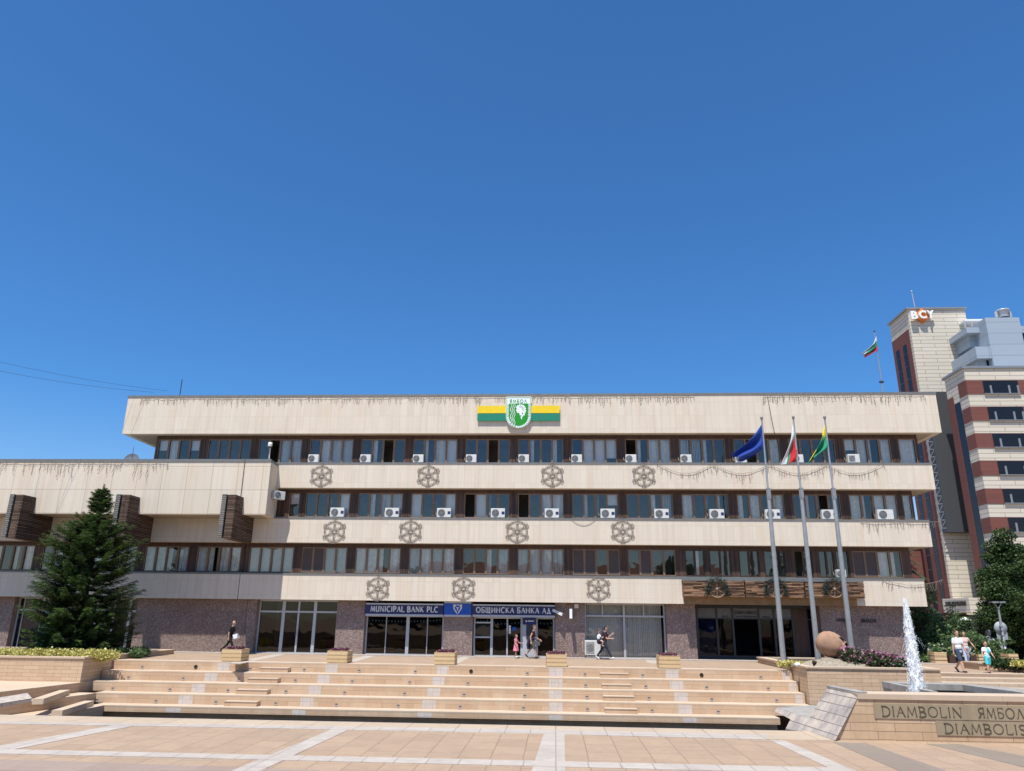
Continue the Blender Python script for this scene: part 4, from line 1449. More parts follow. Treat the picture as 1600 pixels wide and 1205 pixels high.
# sign on the tower
sg = thing('rooftop_sign', (TX0 + 3, YT, TZ - 2.2), 'white B and Y with C on an orange diamond at the top of the tower', 'sign')
ys = YT - .55
zz = lambda px, py: at(px, py, y=ys)
m = MB()
dc = zz(1442.5, 492)
r_ = 1.02
m.prism([(dc.x - r_ * 1.0, ys + .15, dc.z), (dc.x, ys + .15, dc.z + r_ * .95), (dc.x + r_ * 1.0, ys + .15, dc.z), (dc.x, ys + .15, dc.z - r_ * .95)], (0, .3, 0))
m.build('diamond', 'orange_sign', sg)
for ch, pa, pb, yb_ in (('B', 1424, 1434.5, 499), ('C', 1436.5, 1448, 498), ('Y', 1449, 1460, 498)):
    m = MB()
    a, b = zz(pa, yb_), zz(pb, yb_)
    font_text(m, ch, (a.x, ys + .13, a.z), UX, UZ, OUT, zz(pa, yb_ - 12.5).z - a.z, b.x - a.x, .25, .035)
    m.build('letter', 'sign_white', sg)

# ------------------------------------------------------------------ roof flag, aerials, cables
Yf = 46.5
RZ = BAND[4][1]
p0, p1 = at(1379.5, 612, y=Yf), at(1368.5, 519, y=Yf)
fp = thing('roof_flagpole', (p0.x, Yf, RZ), 'thin dark flagpole on the roof near its right end', 'flagpole')
m = MB()
hgt = p1.z - RZ
m.tube([(p0.x, Yf, RZ), (p0.x, Yf, RZ + hgt)], .045, 8, .03)
m.build('pole', 'pole_metal', fp)
m = MB()
m.ball((p0.x, Yf, RZ + hgt + .05), .06, 8, 6)
m.build('finial', 'wire_dark', fp)
m = MB()
m.box(p0.x - .12, p0.x + .12, Yf - .06, Yf + .06, RZ + hgt * .33, RZ + hgt * .33 + .12)
m.build('collar', 'wire_dark', fp)


def flag(name, label, y, ht, hb, fb, ft, colours, bands, amp=.12, waves=2.2, curl=.5, nu=26, nv=18):
    """Cloth hanging from the hoist: corners hoist top, hoist bottom, fly bottom, fly top; colour bands along the hoist."""
    A, B, D, E_ = [at(*p, y=y) for p in (ht, hb, fb, ft)]
    m = MB()
    P = {}
    for i in range(nu + 1):
        for j in range(nv + 1):
            u, v = i / nu, j / nv
            p = A * (1 - u) * (1 - v) + B * (1 - u) * v + D * u * v + E_ * u * (1 - v)
            w = amp * min(1, u * 3) * sin(v * waves * 2 * pi + u * 2.5) + amp * .6 * sin(u * 7 + v * 3) * min(1, u * 2)
            P[i, j] = Vector((p.x + .05 * sin(v * 9 + u * 4) * min(1, u * 3), p.y - w - curl * u * (1 - u), p.z - .12 * sin(pi * u) * (1 - v * .3)))
    for i in range(nu):
        for j in range(nv):
            m.cur = bands(i / nu, j / nv) if callable(bands) else bands[min(len(bands) - 1, int(j * len(bands) / nv))]
            m.face([P[i, j], P[i + 1, j], P[i + 1, j + 1], P[i, j + 1]], True)
    o = m.build(name, colours)
    md = o.modifiers.new('thickness', 'SOLIDIFY')
    md.thickness = .008
    return tag(o, label, 'flag')


flag('flag', 'white green and red flag flying from the pole on the roof', Yf, (1369.3, 526), (1371.8, 546), (1351, 558.5), (1348, 552), ['cloth_white', 'cloth_green', 'cloth_red'], [0, 1, 2], .1)
p0, p1 = at(281.5, 614, y=46), at(280, 593, y=46)
an = thing('roof_antenna', (p0.x, 46, RZ), 'small antenna mast with grey boxes on the roof near its left end', 'antenna')
m = MB()
m.tube([(p0.x, 46, RZ), (p0.x, 46, p1.z)], .03, 6)
m.build('mast', 'wire_dark', an)
m = MB()
m.box(p0.x - .14, p0.x + .02, 45.9, 46.1, RZ + .25, RZ + .55)
m.build('equipment_box', 'lamp_grey', an)
m = MB()
m.box(p0.x + .03, p0.x + .13, 45.95, 46.05, RZ + .3, RZ + .75)
m.build('panel_antenna', 'dark_frame', an)
# dish on the wing roof
d0 = at(207, 716, y=YW + 1.2)
ds = thing('satellite_dish', (d0.x, YW + 1.2, WZ1), 'dark mesh satellite dish standing on the wing roof', 'satellite dish')
m = MB()
dv = Vector((.25, -1, .25)).normalized()
m.lathe([(.0, 0), (.16, .015), (.32, .06), (.44, .13)], (d0.x, d0.y, WZ1 + .12), 18, dv)
ob = m.build('dish', 'lamp_grey', ds)
m = MB()
m.tube([(d0.x, d0.y, WZ1), (d0.x, d0.y, WZ1 + .14)], .03)
q = Vector((d0.x, d0.y, WZ1 + .12)) + dv * .05
m.tube([q, Vector((d0.x + .32, d0.y - .6, WZ1 + .85))], .012, 5)
m.build('feed_arm', 'wire_dark', ds)
# security camera on a post at the wing's corner
q0 = at(420.5, 717, y=YW + .2)
q1 = at(420.5, 698, y=YW + .2)
sc_ = thing('security_camera', (q0.x, YW + .2, WZ1), 'white dome camera on a short post at the end of the wing roof', 'camera')
m = MB()
m.tube([(q0.x, YW + .2, WZ1), (q0.x, YW + .2, q1.z + .1)], .035, 8)
m.build('post', 'white_plastic', sc_)
m = MB()
m.lathe([(0, .26), (.11, .24), (.13, .1), (.12, .0)], (q0.x + .02, YW + .08, q1.z - .02), 12)
m.build('housing', 'white_plastic', sc_)
m = MB()
m.ball((q0.x + .02, YW + .08, q1.z - .02), .1, 10, 7)
m.build('dome', 'ac_grille', sc_)
# wall camera by the bank
w0 = at(872, 957.5, y=YG)
sc2 = thing('wall_camera', (w0.x, YG, w0.z), 'white bullet camera on the granite pier right of the bank sign', 'camera')
m = MB()
m.obox((w0.x - .02, YG - .32, w0.z + .02), (.26, -.14, -.12), (.03, .06, 0), (.02, 0, .07))
m.build('housing', 'white_plastic', sc2)
m = MB()
m.tube([(w0.x + .06, YG, w0.z - .12), (w0.x + .06, YG - .2, w0.z - .1), (w0.x + .03, YG - .3, w0.z - .02)], .025)
m.build('bracket', 'white_plastic', sc2)
# blade sign, junction boxes
bs_ = thing('blade_sign', (at(892, 958, y=YG).x, YG, at(892, 967, y=YG).z), 'narrow white sign projecting from the granite pier', 'sign')
q0, q1 = at(890, 966.5, y=YG - .75), at(894, 951.5, y=YG - .75)
m = MB()
m.box(q0.x, q1.x, YG - .75, YG - .08, q0.z, q1.z)
m.build('panel', 'sign_white', bs_)
m = MB()
m.box(q0.x + .04, q1.x - .04, YG - .08, YG, q0.z + .1, q0.z + .16)
m.box(q0.x + .04, q1.x - .04, YG - .08, YG, q1.z - .16, q1.z - .1)
m.build('bracket', 'dark_frame', bs_)
for px, py, w_, mt_, lab in ((890, 945, .17, 'balcony_wood', 'small brown box on the granite pier above the blade sign'), (900.5, 947, .24, 'white_plastic', 'small pale grey box on the granite pier under the cream band')):
    c = at(px, py, y=YG)
    m = MB()
    m.box(c.x - w_ / 2, c.x + w_ / 2, YG - .1, YG, c.z - w_ / 2, c.z + w_ / 2)
    m.box(c.x - w_ / 2 + .03, c.x + w_ / 2 - .03, YG - .115, YG - .1, c.z - w_ / 2 + .03, c.z + w_ / 2 - .03)
    tag(m.build('alarm_box', mt_, bevel=.01), lab, 'box')


def cable(name, label, pts, r, mat='wire_dark'):
    m = MB()
    m.tube(pts, r, 5)
    return tag(m.build(name, mat), label, 'cable')


for k, (ya, yb, lab) in enumerate(((561, 611, 'upper of two overhead cables crossing the sky to the roof corner'), (576, 613, 'lower of two overhead cables crossing the sky to the roof corner'))):
    a, b = at(-60, ya - 10 + k, y=36), at(262 - 22 * k, yb, y=43.6)
    cable('overhead_cable', lab, [a.lerp(b, t / 16) - Vector((0, 0, .22 * 4 * (t / 16) * (1 - t / 16))) for t in range(17)], .008)
a = at(1199, 619, y=Y4 - .05)
cable('hanging_cable', 'thin dark cable hanging from the roof edge down the top fascia', [(a.x, Y4 - .05, BAND[4][1] - .2), (a.x + .1, Y4 - .06, BAND[4][0] + 1.0), (a.x + .2, Y4 - .08, BAND[4][0] + .02), (a.x + .5, Y4 + .4, BAND[4][0] - .6), (a.x + .9, Y4 + .75, BAND[4][0] - 1.1)], .014)

# ------------------------------------------------------------------ town emblem with its two coloured boards
ye = Y4 - .13
e0, e1 = at(746, 634.5, y=ye), at(874.5, 657.5, y=ye)
em = thing('town_emblem', ((e0.x + e1.x) / 2, Y4, e1.z), 'white and green shield sign on yellow and green boards', 'sign')
zm = (e0.z + e1.z) / 2 + .0
for a, b in ((746, 791), (829.5, 874.5)):
    xa, xb = at(a, 645, y=ye).x, at(b, 645, y=ye).x
    m = MB()
    m.box(xa, xb, ye, ye + .05, zm + .012, e0.z)
    m.build('yellow_board', 'flag_yellow', em)
    m = MB()
    m.box(xa, xb, ye + .002, ye + .05, e1.z, zm - .012)
    m.build('green_board', 'flag_green', em)
    m = MB()
    for f_ in (.2, .8):
        x = xa + (xb - xa) * f_
        m.box(x - .02, x + .02, ye + .051, Y4, zm - .05, zm + .05)
    m.build('bracket', 'dark_frame', em)
ysd = ye - .06
s0, s1 = at(791, 620, y=ysd), at(829.5, 669.5, y=ysd)
scx, shw = (s0.x + s1.x) / 2, (s1.x - s0.x) / 2
sh = s0.z - s1.z


def shield(k, top):
    pts = [(scx - shw * k, ysd, s0.z - (1 - top) * sh), (scx - shw * k, ysd, s1.z + shw * 1.0)]
    for i in range(1, 16):
        a_ = pi + pi * i / 16
        pts.append((scx + shw * k * cos(a_), ysd, s1.z + shw * 1.0 + shw * k * sin(a_) * (1.0)))
    pts += [(scx + shw * k, ysd, s1.z + shw * 1.0), (scx + shw * k, ysd, s0.z - (1 - top) * sh)]
    return pts


m = MB()
m.prism(shield(1.0, 1.0), (0, .055, 0))
shd = m.build('shield', 'emblem_white', em)
m = MB()
gp_ = [(x, y - .012, z) for x, y, z in shield(.77, .78)]
m.prism(gp_, (0, .011, 0))
m.build('green_field', 'emblem_green', shd)
m = MB()
g2 = [(x, y - .004, z) for x, y, z in shield(.95, .97)]
n = len(g2)
for i in range(n):
    a, b = Vector(g2[i]), Vector(g2[(i + 1) % n])
    m.tube([a, b], .012, 4)
m.build('border_line', 'emblem_green', shd)
m = MB()
stroke_text(m, 'ЯМБОЛ', (scx - shw * .72, ysd - .001, s0.z - sh * .195), UX, UZ, OUT, sh * .10, shw * 1.44, .17, .008, 0, .22)
m.build('emblem_lettering', 'emblem_green', shd)
# the small ring of letters round the rim, too small to read in the photo: short ticks
m = MB()
for i in range(44):
    t = i / 43
    if t < .3:
        p, nx = Vector((scx - shw * .84, ysd, s0.z - sh * (.24 + .42 * t / .3))), Vector((1, 0, 0))
    elif t > .7:
        p, nx = Vector((scx + shw * .84, ysd, s0.z - sh * (.24 + .42 * (1 - t) / .3))), Vector((1, 0, 0))
    else:
        a_ = pi + pi * (t - .3) / .4
        p, nx = Vector((scx + shw * .84 * cos(a_), ysd, s1.z + shw + shw * .84 * sin(a_))), Vector((cos(a_), 0, sin(a_)))
    ty = Vector((-nx.z, 0, nx.x)) * .010
    m.obox(p + Vector((0, -.003, 0)), nx * (.045 if i % 3 else .03), ty, (0, .003, 0))
m.build('rim_lettering', 'emblem_green', shd)
m = MB()
fw_ = shw * .72
for k in range(3):
    xk = scx - fw_ + fw_ * (.16 + .2 * k)
    pts = [(xk + .035 * sin(j * .9 + .3 * k), ysd - .02, s0.z - sh * (.24 + (.60 + .06 * k) * j / 18)) for j in range(19)]
    m.tube(pts, .020, 5)
m.build('wavy_line', 'emblem_white', shd)
m = MB()
# profile head with a wreath of hair, and the hair falling behind
hx, hz = scx + fw_ * .22, s0.z - sh * .42
S_ = fw_
prof = [(-.05, .42), (-.28, .36), (-.40, .20), (-.43, .08), (-.52, -.06), (-.44, -.10), (-.46, -.18), (-.41, -.22), (-.42, -.30), (-.30, -.36), (-.14, -.36), (-.08, -.52),
        (-.10, -.62), (.18, -.66), (.16, -.40), (.30, -.20), (.42, .0), (.40, .22), (.22, .40)]
m.prism([(hx + S_ * a, ysd - .02, hz + S_ * b) for a, b in prof], (0, .02, 0))
for i in range(9):
    a_ = radians(150 - 24 * i)
    m.ball((hx + S_ * (.02 + .50 * cos(a_)), ysd - .012, hz + S_ * (.06 + .46 * sin(a_))), (S_ * .11, .014, S_ * .10), 8, 6)
for i, (a, b) in enumerate(((.34, -.40), (.42, -.58), (.50, -.36), (.22, -.74), (.10, -.86), (.56, -.14), (.30, -.60), (.14, -1.0))):
    m.ball((hx + S_ * a, ysd - .012, hz + S_ * b), (S_ * .075, .014, S_ * .12), 8, 6)
m.build('profile_head', 'emblem_white', shd)
m = MB()
m.ball((hx - S_ * .26, ysd - .022, hz + S_ * .06), (S_ * .05, .006, S_ * .03), 8, 5)
m.tube([(hx - S_ * .42, ysd - .022, hz - S_ * .2), (hx - S_ * .30, ysd - .022, hz - S_ * .2)], .006, 4)
for k in range(5):
    a_ = radians(120 - 30 * k)
    m.tube([(hx + S_ * .2 * cos(a_), ysd - .022, hz + S_ * (.05 + .2 * sin(a_))), (hx + S_ * .40 * cos(a_ - .35), ysd - .022, hz + S_ * (.05 + .38 * sin(a_ - .35)))], .009, 4)
m.build('hair_line', 'emblem_green', shd)

# ------------------------------------------------------------------ bank signs
yb = YG - .22


def sign_board(pa, pb, ptop, pbot, mat, label, name='bank_sign', rails=True):
    a, b = at(pa, pbot, y=yb), at(pb, ptop, y=yb)
    zb_, zt_ = at((pa + pb) / 2, pbot, y=yb).z, at((pa + pb) / 2, ptop, y=yb).z
    t_ = thing(name, ((a.x + b.x) / 2, yb, zb_), label, 'sign')
    m = MB()
    m.box(a.x, b.x, yb, YG + .33, zb_ + .06, zt_ - .06)
    m.build('board', mat, t_)
    m = MB()
    m.box(a.x, b.x, yb - .03, YG + .33, zt_ - .059, zt_ + .02)
    m.box(a.x, b.x, yb - .03, YG + .33, zb_ - .05, zb_ + .059)
    m.build('rail', 'alu_frame', t_)
    return t_, a.x, b.x, zb_, zt_


t_, xa, xb, zb_, zt_ = sign_board(571, 693, 943.5, 961.5, 'sign_blue', 'dark blue sign reading MUNICIPAL BANK PLC')
m = MB()
w_ = xb - xa
zz_ = zb_ + (zt_ - zb_) * .30
stroke_text(m, 'MUNICIPAL BANK PLC', (xa + w_ * .06, yb, zz_), UX, UZ, OUT, (zt_ - zb_) * .46, w_ * .88, .21, .03, .12, .14, .5)
m.build('lettering', 'sign_letter', t_)
t_, xa, xb, zb_, zt_ = sign_board(693.5, 736.5, 941, 962.5, 'sign_bright_blue', 'bright blue square sign with white shield logo between the two bank signs')
m = MB()
cx, cz = (xa + xb) / 2, (zt_ + zb_) / 2
hs = (zt_ - zb_) * .36
for poly in ([(-.95, .9), (-.45, .95), (-.28, .7), (-.45, .5), (-.62, .45), (-.55, 0), (-.1, -.62), (-.02, -1.05), (-.5, -.55), (-.88, .05)],
             [(.95, .9), (.45, .95), (.28, .7), (.45, .5), (.62, .45), (.55, 0), (.1, -.62), (.02, -1.05), (.5, -.55), (.88, .05)],
             [(-.22, .95), (.22, .95), (.2, .72), (-.2, .72)], [(-.36, .42), (.36, .30), (.34, .10), (.08, .14), (.1, -.42), (-.14, -.2), (-.12, .2), (-.34, .24)]):
    m.prism([(cx + a * hs, yb - .03, cz + b * hs) for a, b in poly], (0, .03, 0))
m.build('logo', 'sign_letter', t_)
t_, xa, xb, zb_, zt_ = sign_board(738.5, 867, 945.5, 963, 'sign_blue', 'dark blue sign reading ОБЩИНСКА БАНКА АД over the bank door')
m = MB()
w_ = xb - xa
zz_ = zb_ + (zt_ - zb_) * .30
stroke_text(m, 'ОБЩИНСКА БАНКА АД', (xa + w_ * .04, yb, zz_), UX, UZ, OUT, (zt_ - zb_) * .46, w_ * .92, .21, .03, .12, .14, .5)
m.build('lettering', 'sign_letter', t_)
# cash machine beside the bank door
a0, a1 = gx(816), gx(838)
za, zb2 = 0.1, at(827, 966, y=YG).z
at_ = thing('cash_machine', ((a0 + a1) / 2, YG + .1, 0), 'grey cash machine with blue header beside the bank door', 'cash machine')
m = MB()
m.box(a0 + .03, a1 - .03, YG + .10, YG + .34, .06, zb2 - .35)
m.build('body', 'alu_frame', at_)
m = MB()
m.box(a0 + .02, a1 - .02, YG + .02, YG + .34, zb2 - .349, zb2)
m.build('header', 'sign_blue', at_)
m = MB()
m.box(a0 + .22, a1 - .2, YG + .075, YG + .099, 1.0, 1.75)
m.build('screen_recess', 'dark_frame', at_)
m = MB()
m.box(a0 + .2, a1 - .22, YG + .06, YG + .099, 1.8, 1.98)
m.build('notice', 'yellow_leaves' if False else 'flag_yellow', at_)
m = MB()
m.box(a0 + .25, a1 - .25, YG - .04, YG + .099, .95, 1.0)
m.build('shelf', 'dark_frame', at_)
m = MB()
c = at(822.5, 970.5, y=YG + .015)
m.lathe([(0, 0), (.05, 0), (.05, .006), (0, .006)], (c.x, YG + .02, c.z), 10, (0, -1, 0))
m.box(c.x + .09, c.x + .42, YG + .012, YG + .02, c.z - .03, c.z + .03)
m.build('logo', 'sign_letter', at_)

# ------------------------------------------------------------------ air conditioners


def make_ac(loc, w, h, d, label, group, badge=False, feet=.03, square=False, panel=False):
    x, y, z = loc
    t = thing('air_conditioner', loc, label, 'air conditioner', group)
    m = MB()
    m.box(x - w / 2, x + w / 2, y, y + d, z + feet, z + h)
    m.build('body', 'white_plastic', t, .012)
    m = MB()
    gxc, gz, gr = x - w * (.17 if not square else .04), z + feet + (h - feet) * .5, min(h - feet, w) * .40
    m.lathe([(gr, 0), (gr, .012), (gr * .96, .014), (0, .014)], (gxc, y, gz), 18, (0, -1, 0), False)
    if panel:
        m = MB()
        m.box(x - w * .44, x + w * .10, y - .012, y - .001, z + feet + .07, z + h - .08)
        gxc, gr = x - w * .17, w * .25
    gr_ = m.build('fan_grille', 'ac_panel' if panel else 'ac_grille', t)
    m = MB()
    for k in range(4):
        m.ring((gxc, y - .018, gz), gr * (.25 + .22 * k), .008, 16, tn=4)
    for k in range(6):
        a_ = pi * k / 6
        m.tube([(gxc - gr * .9 * cos(a_), y - .018, gz - gr * .9 * sin(a_)), (gxc + gr * .9 * cos(a_), y - .018, gz + gr * .9 * sin(a_))], .006, 4)
    m.build('guard', 'lamp_grey', gr_)
    if badge:
        m = MB()
        m.box(x + w * .27, x + w * .47, y - .006, y - .001, z + feet + (h - feet) * .34, z + feet + (h - feet) * .66)
        m.build('badge', 'ac_badge', t)
    m = MB()
    for f_ in (-.36, .36):
        m.box(x + w * f_ - .03, x + w * f_ + .03, y + .02, y + d - .02, z, z + feet)
    m.build('foot', 'lamp_grey', t)
    m = MB()
    m.tube([(x - w / 2 + .0, y + d * .6, z + h * .35), (x - w / 2 - .09, y + d * .7, z + h * .4), (x - w / 2 - .10, y + d + .05, z + h * .9), (x - w / 2 - .10, y + d + .10, z + h * .9 + (.6 if h < .7 else .05))], .014, 5)
    m.build('pipe', 'soffit_paint', t)
    return t


yA = Y3 + .05
top_px = [(480.5, 497.5), (562, 579), (645, 661), (728, 744), (810, 826.5), (893, 909.5), (978, 994.5), (1064, 1081), (1150, 1167), (1239, 1256), (1326, 1344)]
names = ['just right of the end of the wing', 'at a half-open casement over a rosette-free stretch of band', 'near the second rosette of the top row', 'left of the shield sign',
         'right below the shield sign', 'right of the yellow and green boards', 'at an open black window', 'under striped blinds', 'behind the blue flag', 'behind the white green and red flag', 'at the right end, with a square grille']
proto = None
for i, (a, b) in enumerate(top_px):
    pc = at((a + b) / 2, 722, y=yA)
    w_ = at(b, 720, y=yA).x - at(a, 720, y=yA).x
    lab = 'small white air conditioner on upper ledge, ' + nth(i, 11)
    loc = (pc.x, yA, BAND[3][1])
    if proto is None:
        proto = make_ac(loc, .62, .50, .3, lab, 'small air conditioners on the upper ledge')
    elif i == 10:
        make_ac(loc, .66, .52, .3, lab + ', with a square dark grille', 'small air conditioners on the upper ledge', panel=True)
    else:
        copy_tree(proto, loc, lab)
yA = Y2 + .05
mid_px = [(515, 537), (601, 622.5), (682, 704.5), (767, 788.5), (852, 872.5), (939, 960.5), (1023, 1045), (1109, 1132.5), (1196, 1220), (1285, 1308), (1372, 1397)]
proto = None
for i, (a, b) in enumerate(mid_px):
    pc = at((a + b) / 2, 808, y=yA)
    lab = 'white air conditioner with dark badge on middle ledge, ' + nth(i, 11)
    loc = (pc.x, yA, BAND[2][1])
    if proto is None:
        proto = make_ac(loc, .82, .56, .32, lab, 'wide air conditioners on the middle ledge', True)
    elif i == 10:
        make_ac(loc, .88, .58, .32, 'plain white air conditioner without badge at the right end of the middle ledge', 'wide air conditioners on the middle ledge')
    else:
        copy_tree(proto, loc, lab)
c = at(933.5, 1028, y=YG - .55)
make_ac((at(926.5, 1028, y=YG - .5).x, YG - .5, .0), .86, .96, .36, 'large white air conditioner standing on legs before the blinds of the shop window', None, feet=.2, panel=True)
c = at(1316, 905, y=Y1 + .05)
make_ac((c.x, Y1 + .05, BAND[1][1]), .5, .45, .3, 'small plain air conditioner on the ledge behind the third wreathed wheel', None)
# one hung on the end wall of the wing
c = at(434, 771, y=Y3 - .3)
t = make_ac((0, 0, 0), .7, .5, .3, 'air conditioner hung sideways on the end wall of the wing', None)
yac = Y3 - .75
t.location = (at(436.5, 781, y=yac).x, yac, at(436.5, 781, y=yac).z)
t.rotation_euler = (0, 0, radians(50))

# ------------------------------------------------------------------ wire rosettes on the bands


def make_rosette(loc, label):
    x, y, z = loc                     # centre
    t = thing('rosette', loc, label, 'ornament', 'wire rosettes on the cream bands')
    R_ = .60
    yy = y - .03
    m = MB()
    n = 30
    m.tube([(x + R_ * cos(2 * pi * i / n), yy, z + R_ * sin(2 * pi * i / n)) for i in range(n + 1)], .014, 5, cap=False)
    m.build('ring', 'iron', t)
    m = MB()
    m.ring((x, yy, z), .11, .018, 12)
    for k in range(6):
        a = radians(90 + 60 * k)
        d, nn = Vector((cos(a), 0, sin(a))), Vector((-sin(a), 0, cos(a)))
        c = Vector((x, yy, z))
        for s_ in (-1, 1):
            m.tube([c + d * .11, c + d * .24 + nn * .09 * s_, c + d * .36 + nn * .03 * s_, c + d * .42], .012, 4)
        m.tube([c + d * .11, c + d * .60], .008, 4)
        for s_ in (-1, 1):
            m.tube([c + d * .40, c + d * .49 + nn * .10 * s_, c + d * .55 + nn * .15 * s_], .011, 4)
        for s_ in (-1, 1):
            e = c + (d * cos(.52) + nn * sin(.52) * s_) * R_
            m.tube([e, e - d * .10, e - d * .15 + nn * .04 * s_], .011, 4)
    m.build('flower', 'iron', t)
    for k in range(6):
        a = radians(90 + 60 * k)
        d, nn = Vector((cos(a), 0, sin(a))), Vector((-sin(a), 0, cos(a)))
        c = Vector((x, yy - .004, z)) + d * R_
        m = MB()
        if k == 0:
            m.ring(c + d * .09, .065, .014, 10, tn=4)
        else:
            for s_ in (-1, 1):
                m.tube([c - d * .10, c + nn * .10 * s_ + d * .03, c + nn * .11 * s_ + d * .10, c + nn * .05 * s_ + d * .13, c + d * .07], .014, 4)
        m.build('heart', 'iron', t)
    return t


proto = None
for row, (py, Yr, pts) in enumerate(((743, Y3, (502, 669, 863, 1006)), (830, Y2, (522, 641, 808, 973)), (919, Y1, (590, 724, 935)))):
    for i, px in enumerate(pts):
        c = at(px, py, y=Yr - .06)
        lab = 'wire rosette on the %s cream band, %s of its row' % (('upper', 'middle', 'lowest')[row], nth(i, len(pts)))
        loc = (c.x, Yr, c.z)
        if proto is None:
            proto = make_rosette(loc, lab)
        else:
            copy_tree(proto, loc, lab)

# ------------------------------------------------------------------ strings of icicle lights


def icicles(label, pa, pb, y, z, drop, dens=5.5, sag=0.0, nsag=1, seed=1, hold=True):
    r = random.Random(seed)
    xa, xb = at(pa, 700, y=y).x if isinstance(pa, (int, float)) else pa[0], at(pb, 700, y=y).x if isinstance(pb, (int, float)) else pb[0]
    m = MB()
    L = xb - xa
    n = int(L * dens)
    top = []
    for i in range(n + 1):
        t = i / n
        s_ = sag * abs(sin(pi * nsag * t))
        top.append(Vector((xa + L * t, y - .03 + r.uniform(-.01, .01), z - s_ + r.uniform(-.02, .02))))
    m.tube(top, .009, 4, sm=False)
    for p in top:
        if r.random() < .18:
            continue
        ln = drop * r.choice((.35, .55, .8, 1.0, .6)) * r.uniform(.7, 1.1)
        q = p.copy()
        path = [q.copy()]
        k = max(2, int(ln / .09))
        for j in range(k):
            q = q + Vector((r.uniform(-.05, .05), r.uniform(-.015, .01), -ln / k))
            path.append(q.copy())
            if r.random() < .6:
                m.tube([q, q + Vector((r.uniform(-.05, .05), -.01, -.05))], .012, 3, sm=False)
        m.tube(path, .0125, 3, sm=False)
    return tag(m.build('icicle_lights', 'wire'), label, 'string lights')


icicles('icicle light string along the left part of the top fascia', 208, 742, Y4 - .02, BAND[4][1] - .16, .42, 7.5, seed=2)
icicles('icicle light string along the top fascia above and right of the shield sign', 744, 1088, Y4 - .02, BAND[4][1] - .16, .50, 7.5, seed=3)
icicles('icicle light string along the right end of the top fascia', 1200, 1455, Y4 - .02, BAND[4][1] - .16, .48, 7.5, seed=4)
icicles('long icicle light string on the wing fascia', -80, 266, YW - .02, WZ1 - .2, .85, 4.5, seed=5)
icicles('sagging icicle light string on the upper band right of the rosettes', 1026, 1376, Y3 - .02, BAND[3][1] - .08, .42, 7, .55, 4, seed=6)
icicles('icicle light string at the right end of the middle band', 1329, 1452, Y2 - .02, BAND[2][1] - .08, .5, 6, .06, 2, seed=7)
icicles('tangled icicle light string at the right end of the lowest band', 1352, 1440, Y1 - .02, BAND[1][1] - .06, .5, 6, .3, 1, seed=8)
a, b = at(893, 812, y=Y2 - .03), at(930, 812, y=Y2 - .03)
cable('loose_wire', 'thin loose wire sagging on the middle band left of the last rosette', [a.lerp(b, t / 10) - Vector((0, 0, 1.25 * (t / 10) * (1 - t / 10))) for t in range(11)], .010, 'wire')
a, b = at(973, 848, y=Y2 + .7), at(973, 890, y=Y2 + .7)
cable('hanging_wire', 'thin wire hanging before the windows below the last rosette of the middle band', [a, b], .012, 'wire')

# ------------------------------------------------------------------ wheels with garlands on the balcony
for i, px in enumerate((1120, 1211.5, 1303.5)):
    c = at(px, 919, y=Y1 - .50)
    t = thing('cart_wheel', (c.x, Y1 - .46, c.z), 'wooden cart wheel under a dark garland on the balcony, ' + ('left', 'middle', 'right')[i] + ' one', 'cart wheel', 'wreathed wheels on the balcony')
    yy = Y1 - .56
    m = MB()
    m.ring((c.x, yy, c.z - .06), .44, .028, 26, tn=6)
    m.build('rim', 'wheel_wood', t)
    m = MB()
    for k in range(3):
        a_ = pi * k / 3 + .5 * i + .5
        m.tube([(c.x - .43 * cos(a_), yy, c.z - .06 - .43 * sin(a_)), (c.x + .43 * cos(a_), yy, c.z - .06 + .43 * sin(a_))], .016, 5)
    m.ball((c.x, yy, c.z - .06), (.09, .06, .09))
    m.build('spoke', 'wheel_wood', t)
    m = MB()
    r = random.Random(i)
    for k in range(900):
        a_ = radians(r.uniform(-35, 215))
        rr = .52 + r.gauss(0, .09)
        p = Vector((c.x + rr * cos(a_), yy - .05 + r.gauss(0, .06), c.z - .06 + rr * sin(a_)))
        d = Vector((r.gauss(0, 1), r.gauss(0, 1), r.gauss(0, 1))).normalized()
        e = d.orthogonal().normalized()
        m.face([p - e * .018, p + e * .018, p + d * .10])
    m.build('garland', 'garland', t)

# ------------------------------------------------------------------ flagpoles and their flags
YP = 38.6
poles = [((1190, 654), 'left'), ((1239.5, 653), 'middle'), ((1288.5, 653), 'right')]
bases = [(1223.5, 1026), (1277, 1022), (1336.5, 1013)]
for i, ((top, nm), bb) in enumerate(zip(poles, bases)):
    tp = at(*top, y=YP)
    xb_ = tp.x
    t = thing('flagpole', (xb_, YP, 0), 'tall tapering grey flagpole before the entrance, %s of the three' % ('leftmost', 'middle', 'rightmost')[i], 'flagpole', 'grey flagpoles before the entrance')
    m = MB()
    m.lathe([(.135, 0), (.125, 2.0), (.105, 6.0), (.085, tp.z * .69), (.05, tp.z * .69 + .15), (.04, tp.z)], (xb_, YP, 0), 12)
    m.build('pole', 'pole_metal', t)
    m = MB()
    m.ball((xb_, YP, tp.z + .05), .075, 10, 7)
    m.lathe([(.05, -.05), (.09, -.02), (.05, .0)], (xb_, YP, tp.z), 10)
    m.build('finial', 'lamp_grey', t)
    m = MB()
    m.box(xb_ - .07, xb_ + .10, YP - .1, YP + .1, tp.z * .655, tp.z * .70)
    m.build('winch_box', 'lamp_grey', t)
    m = MB()
    m.box(xb_ - .28, xb_ + .28, YP - .28, YP + .28, 0.002, .04)
    m.build('base_plate', 'lamp_grey', t)
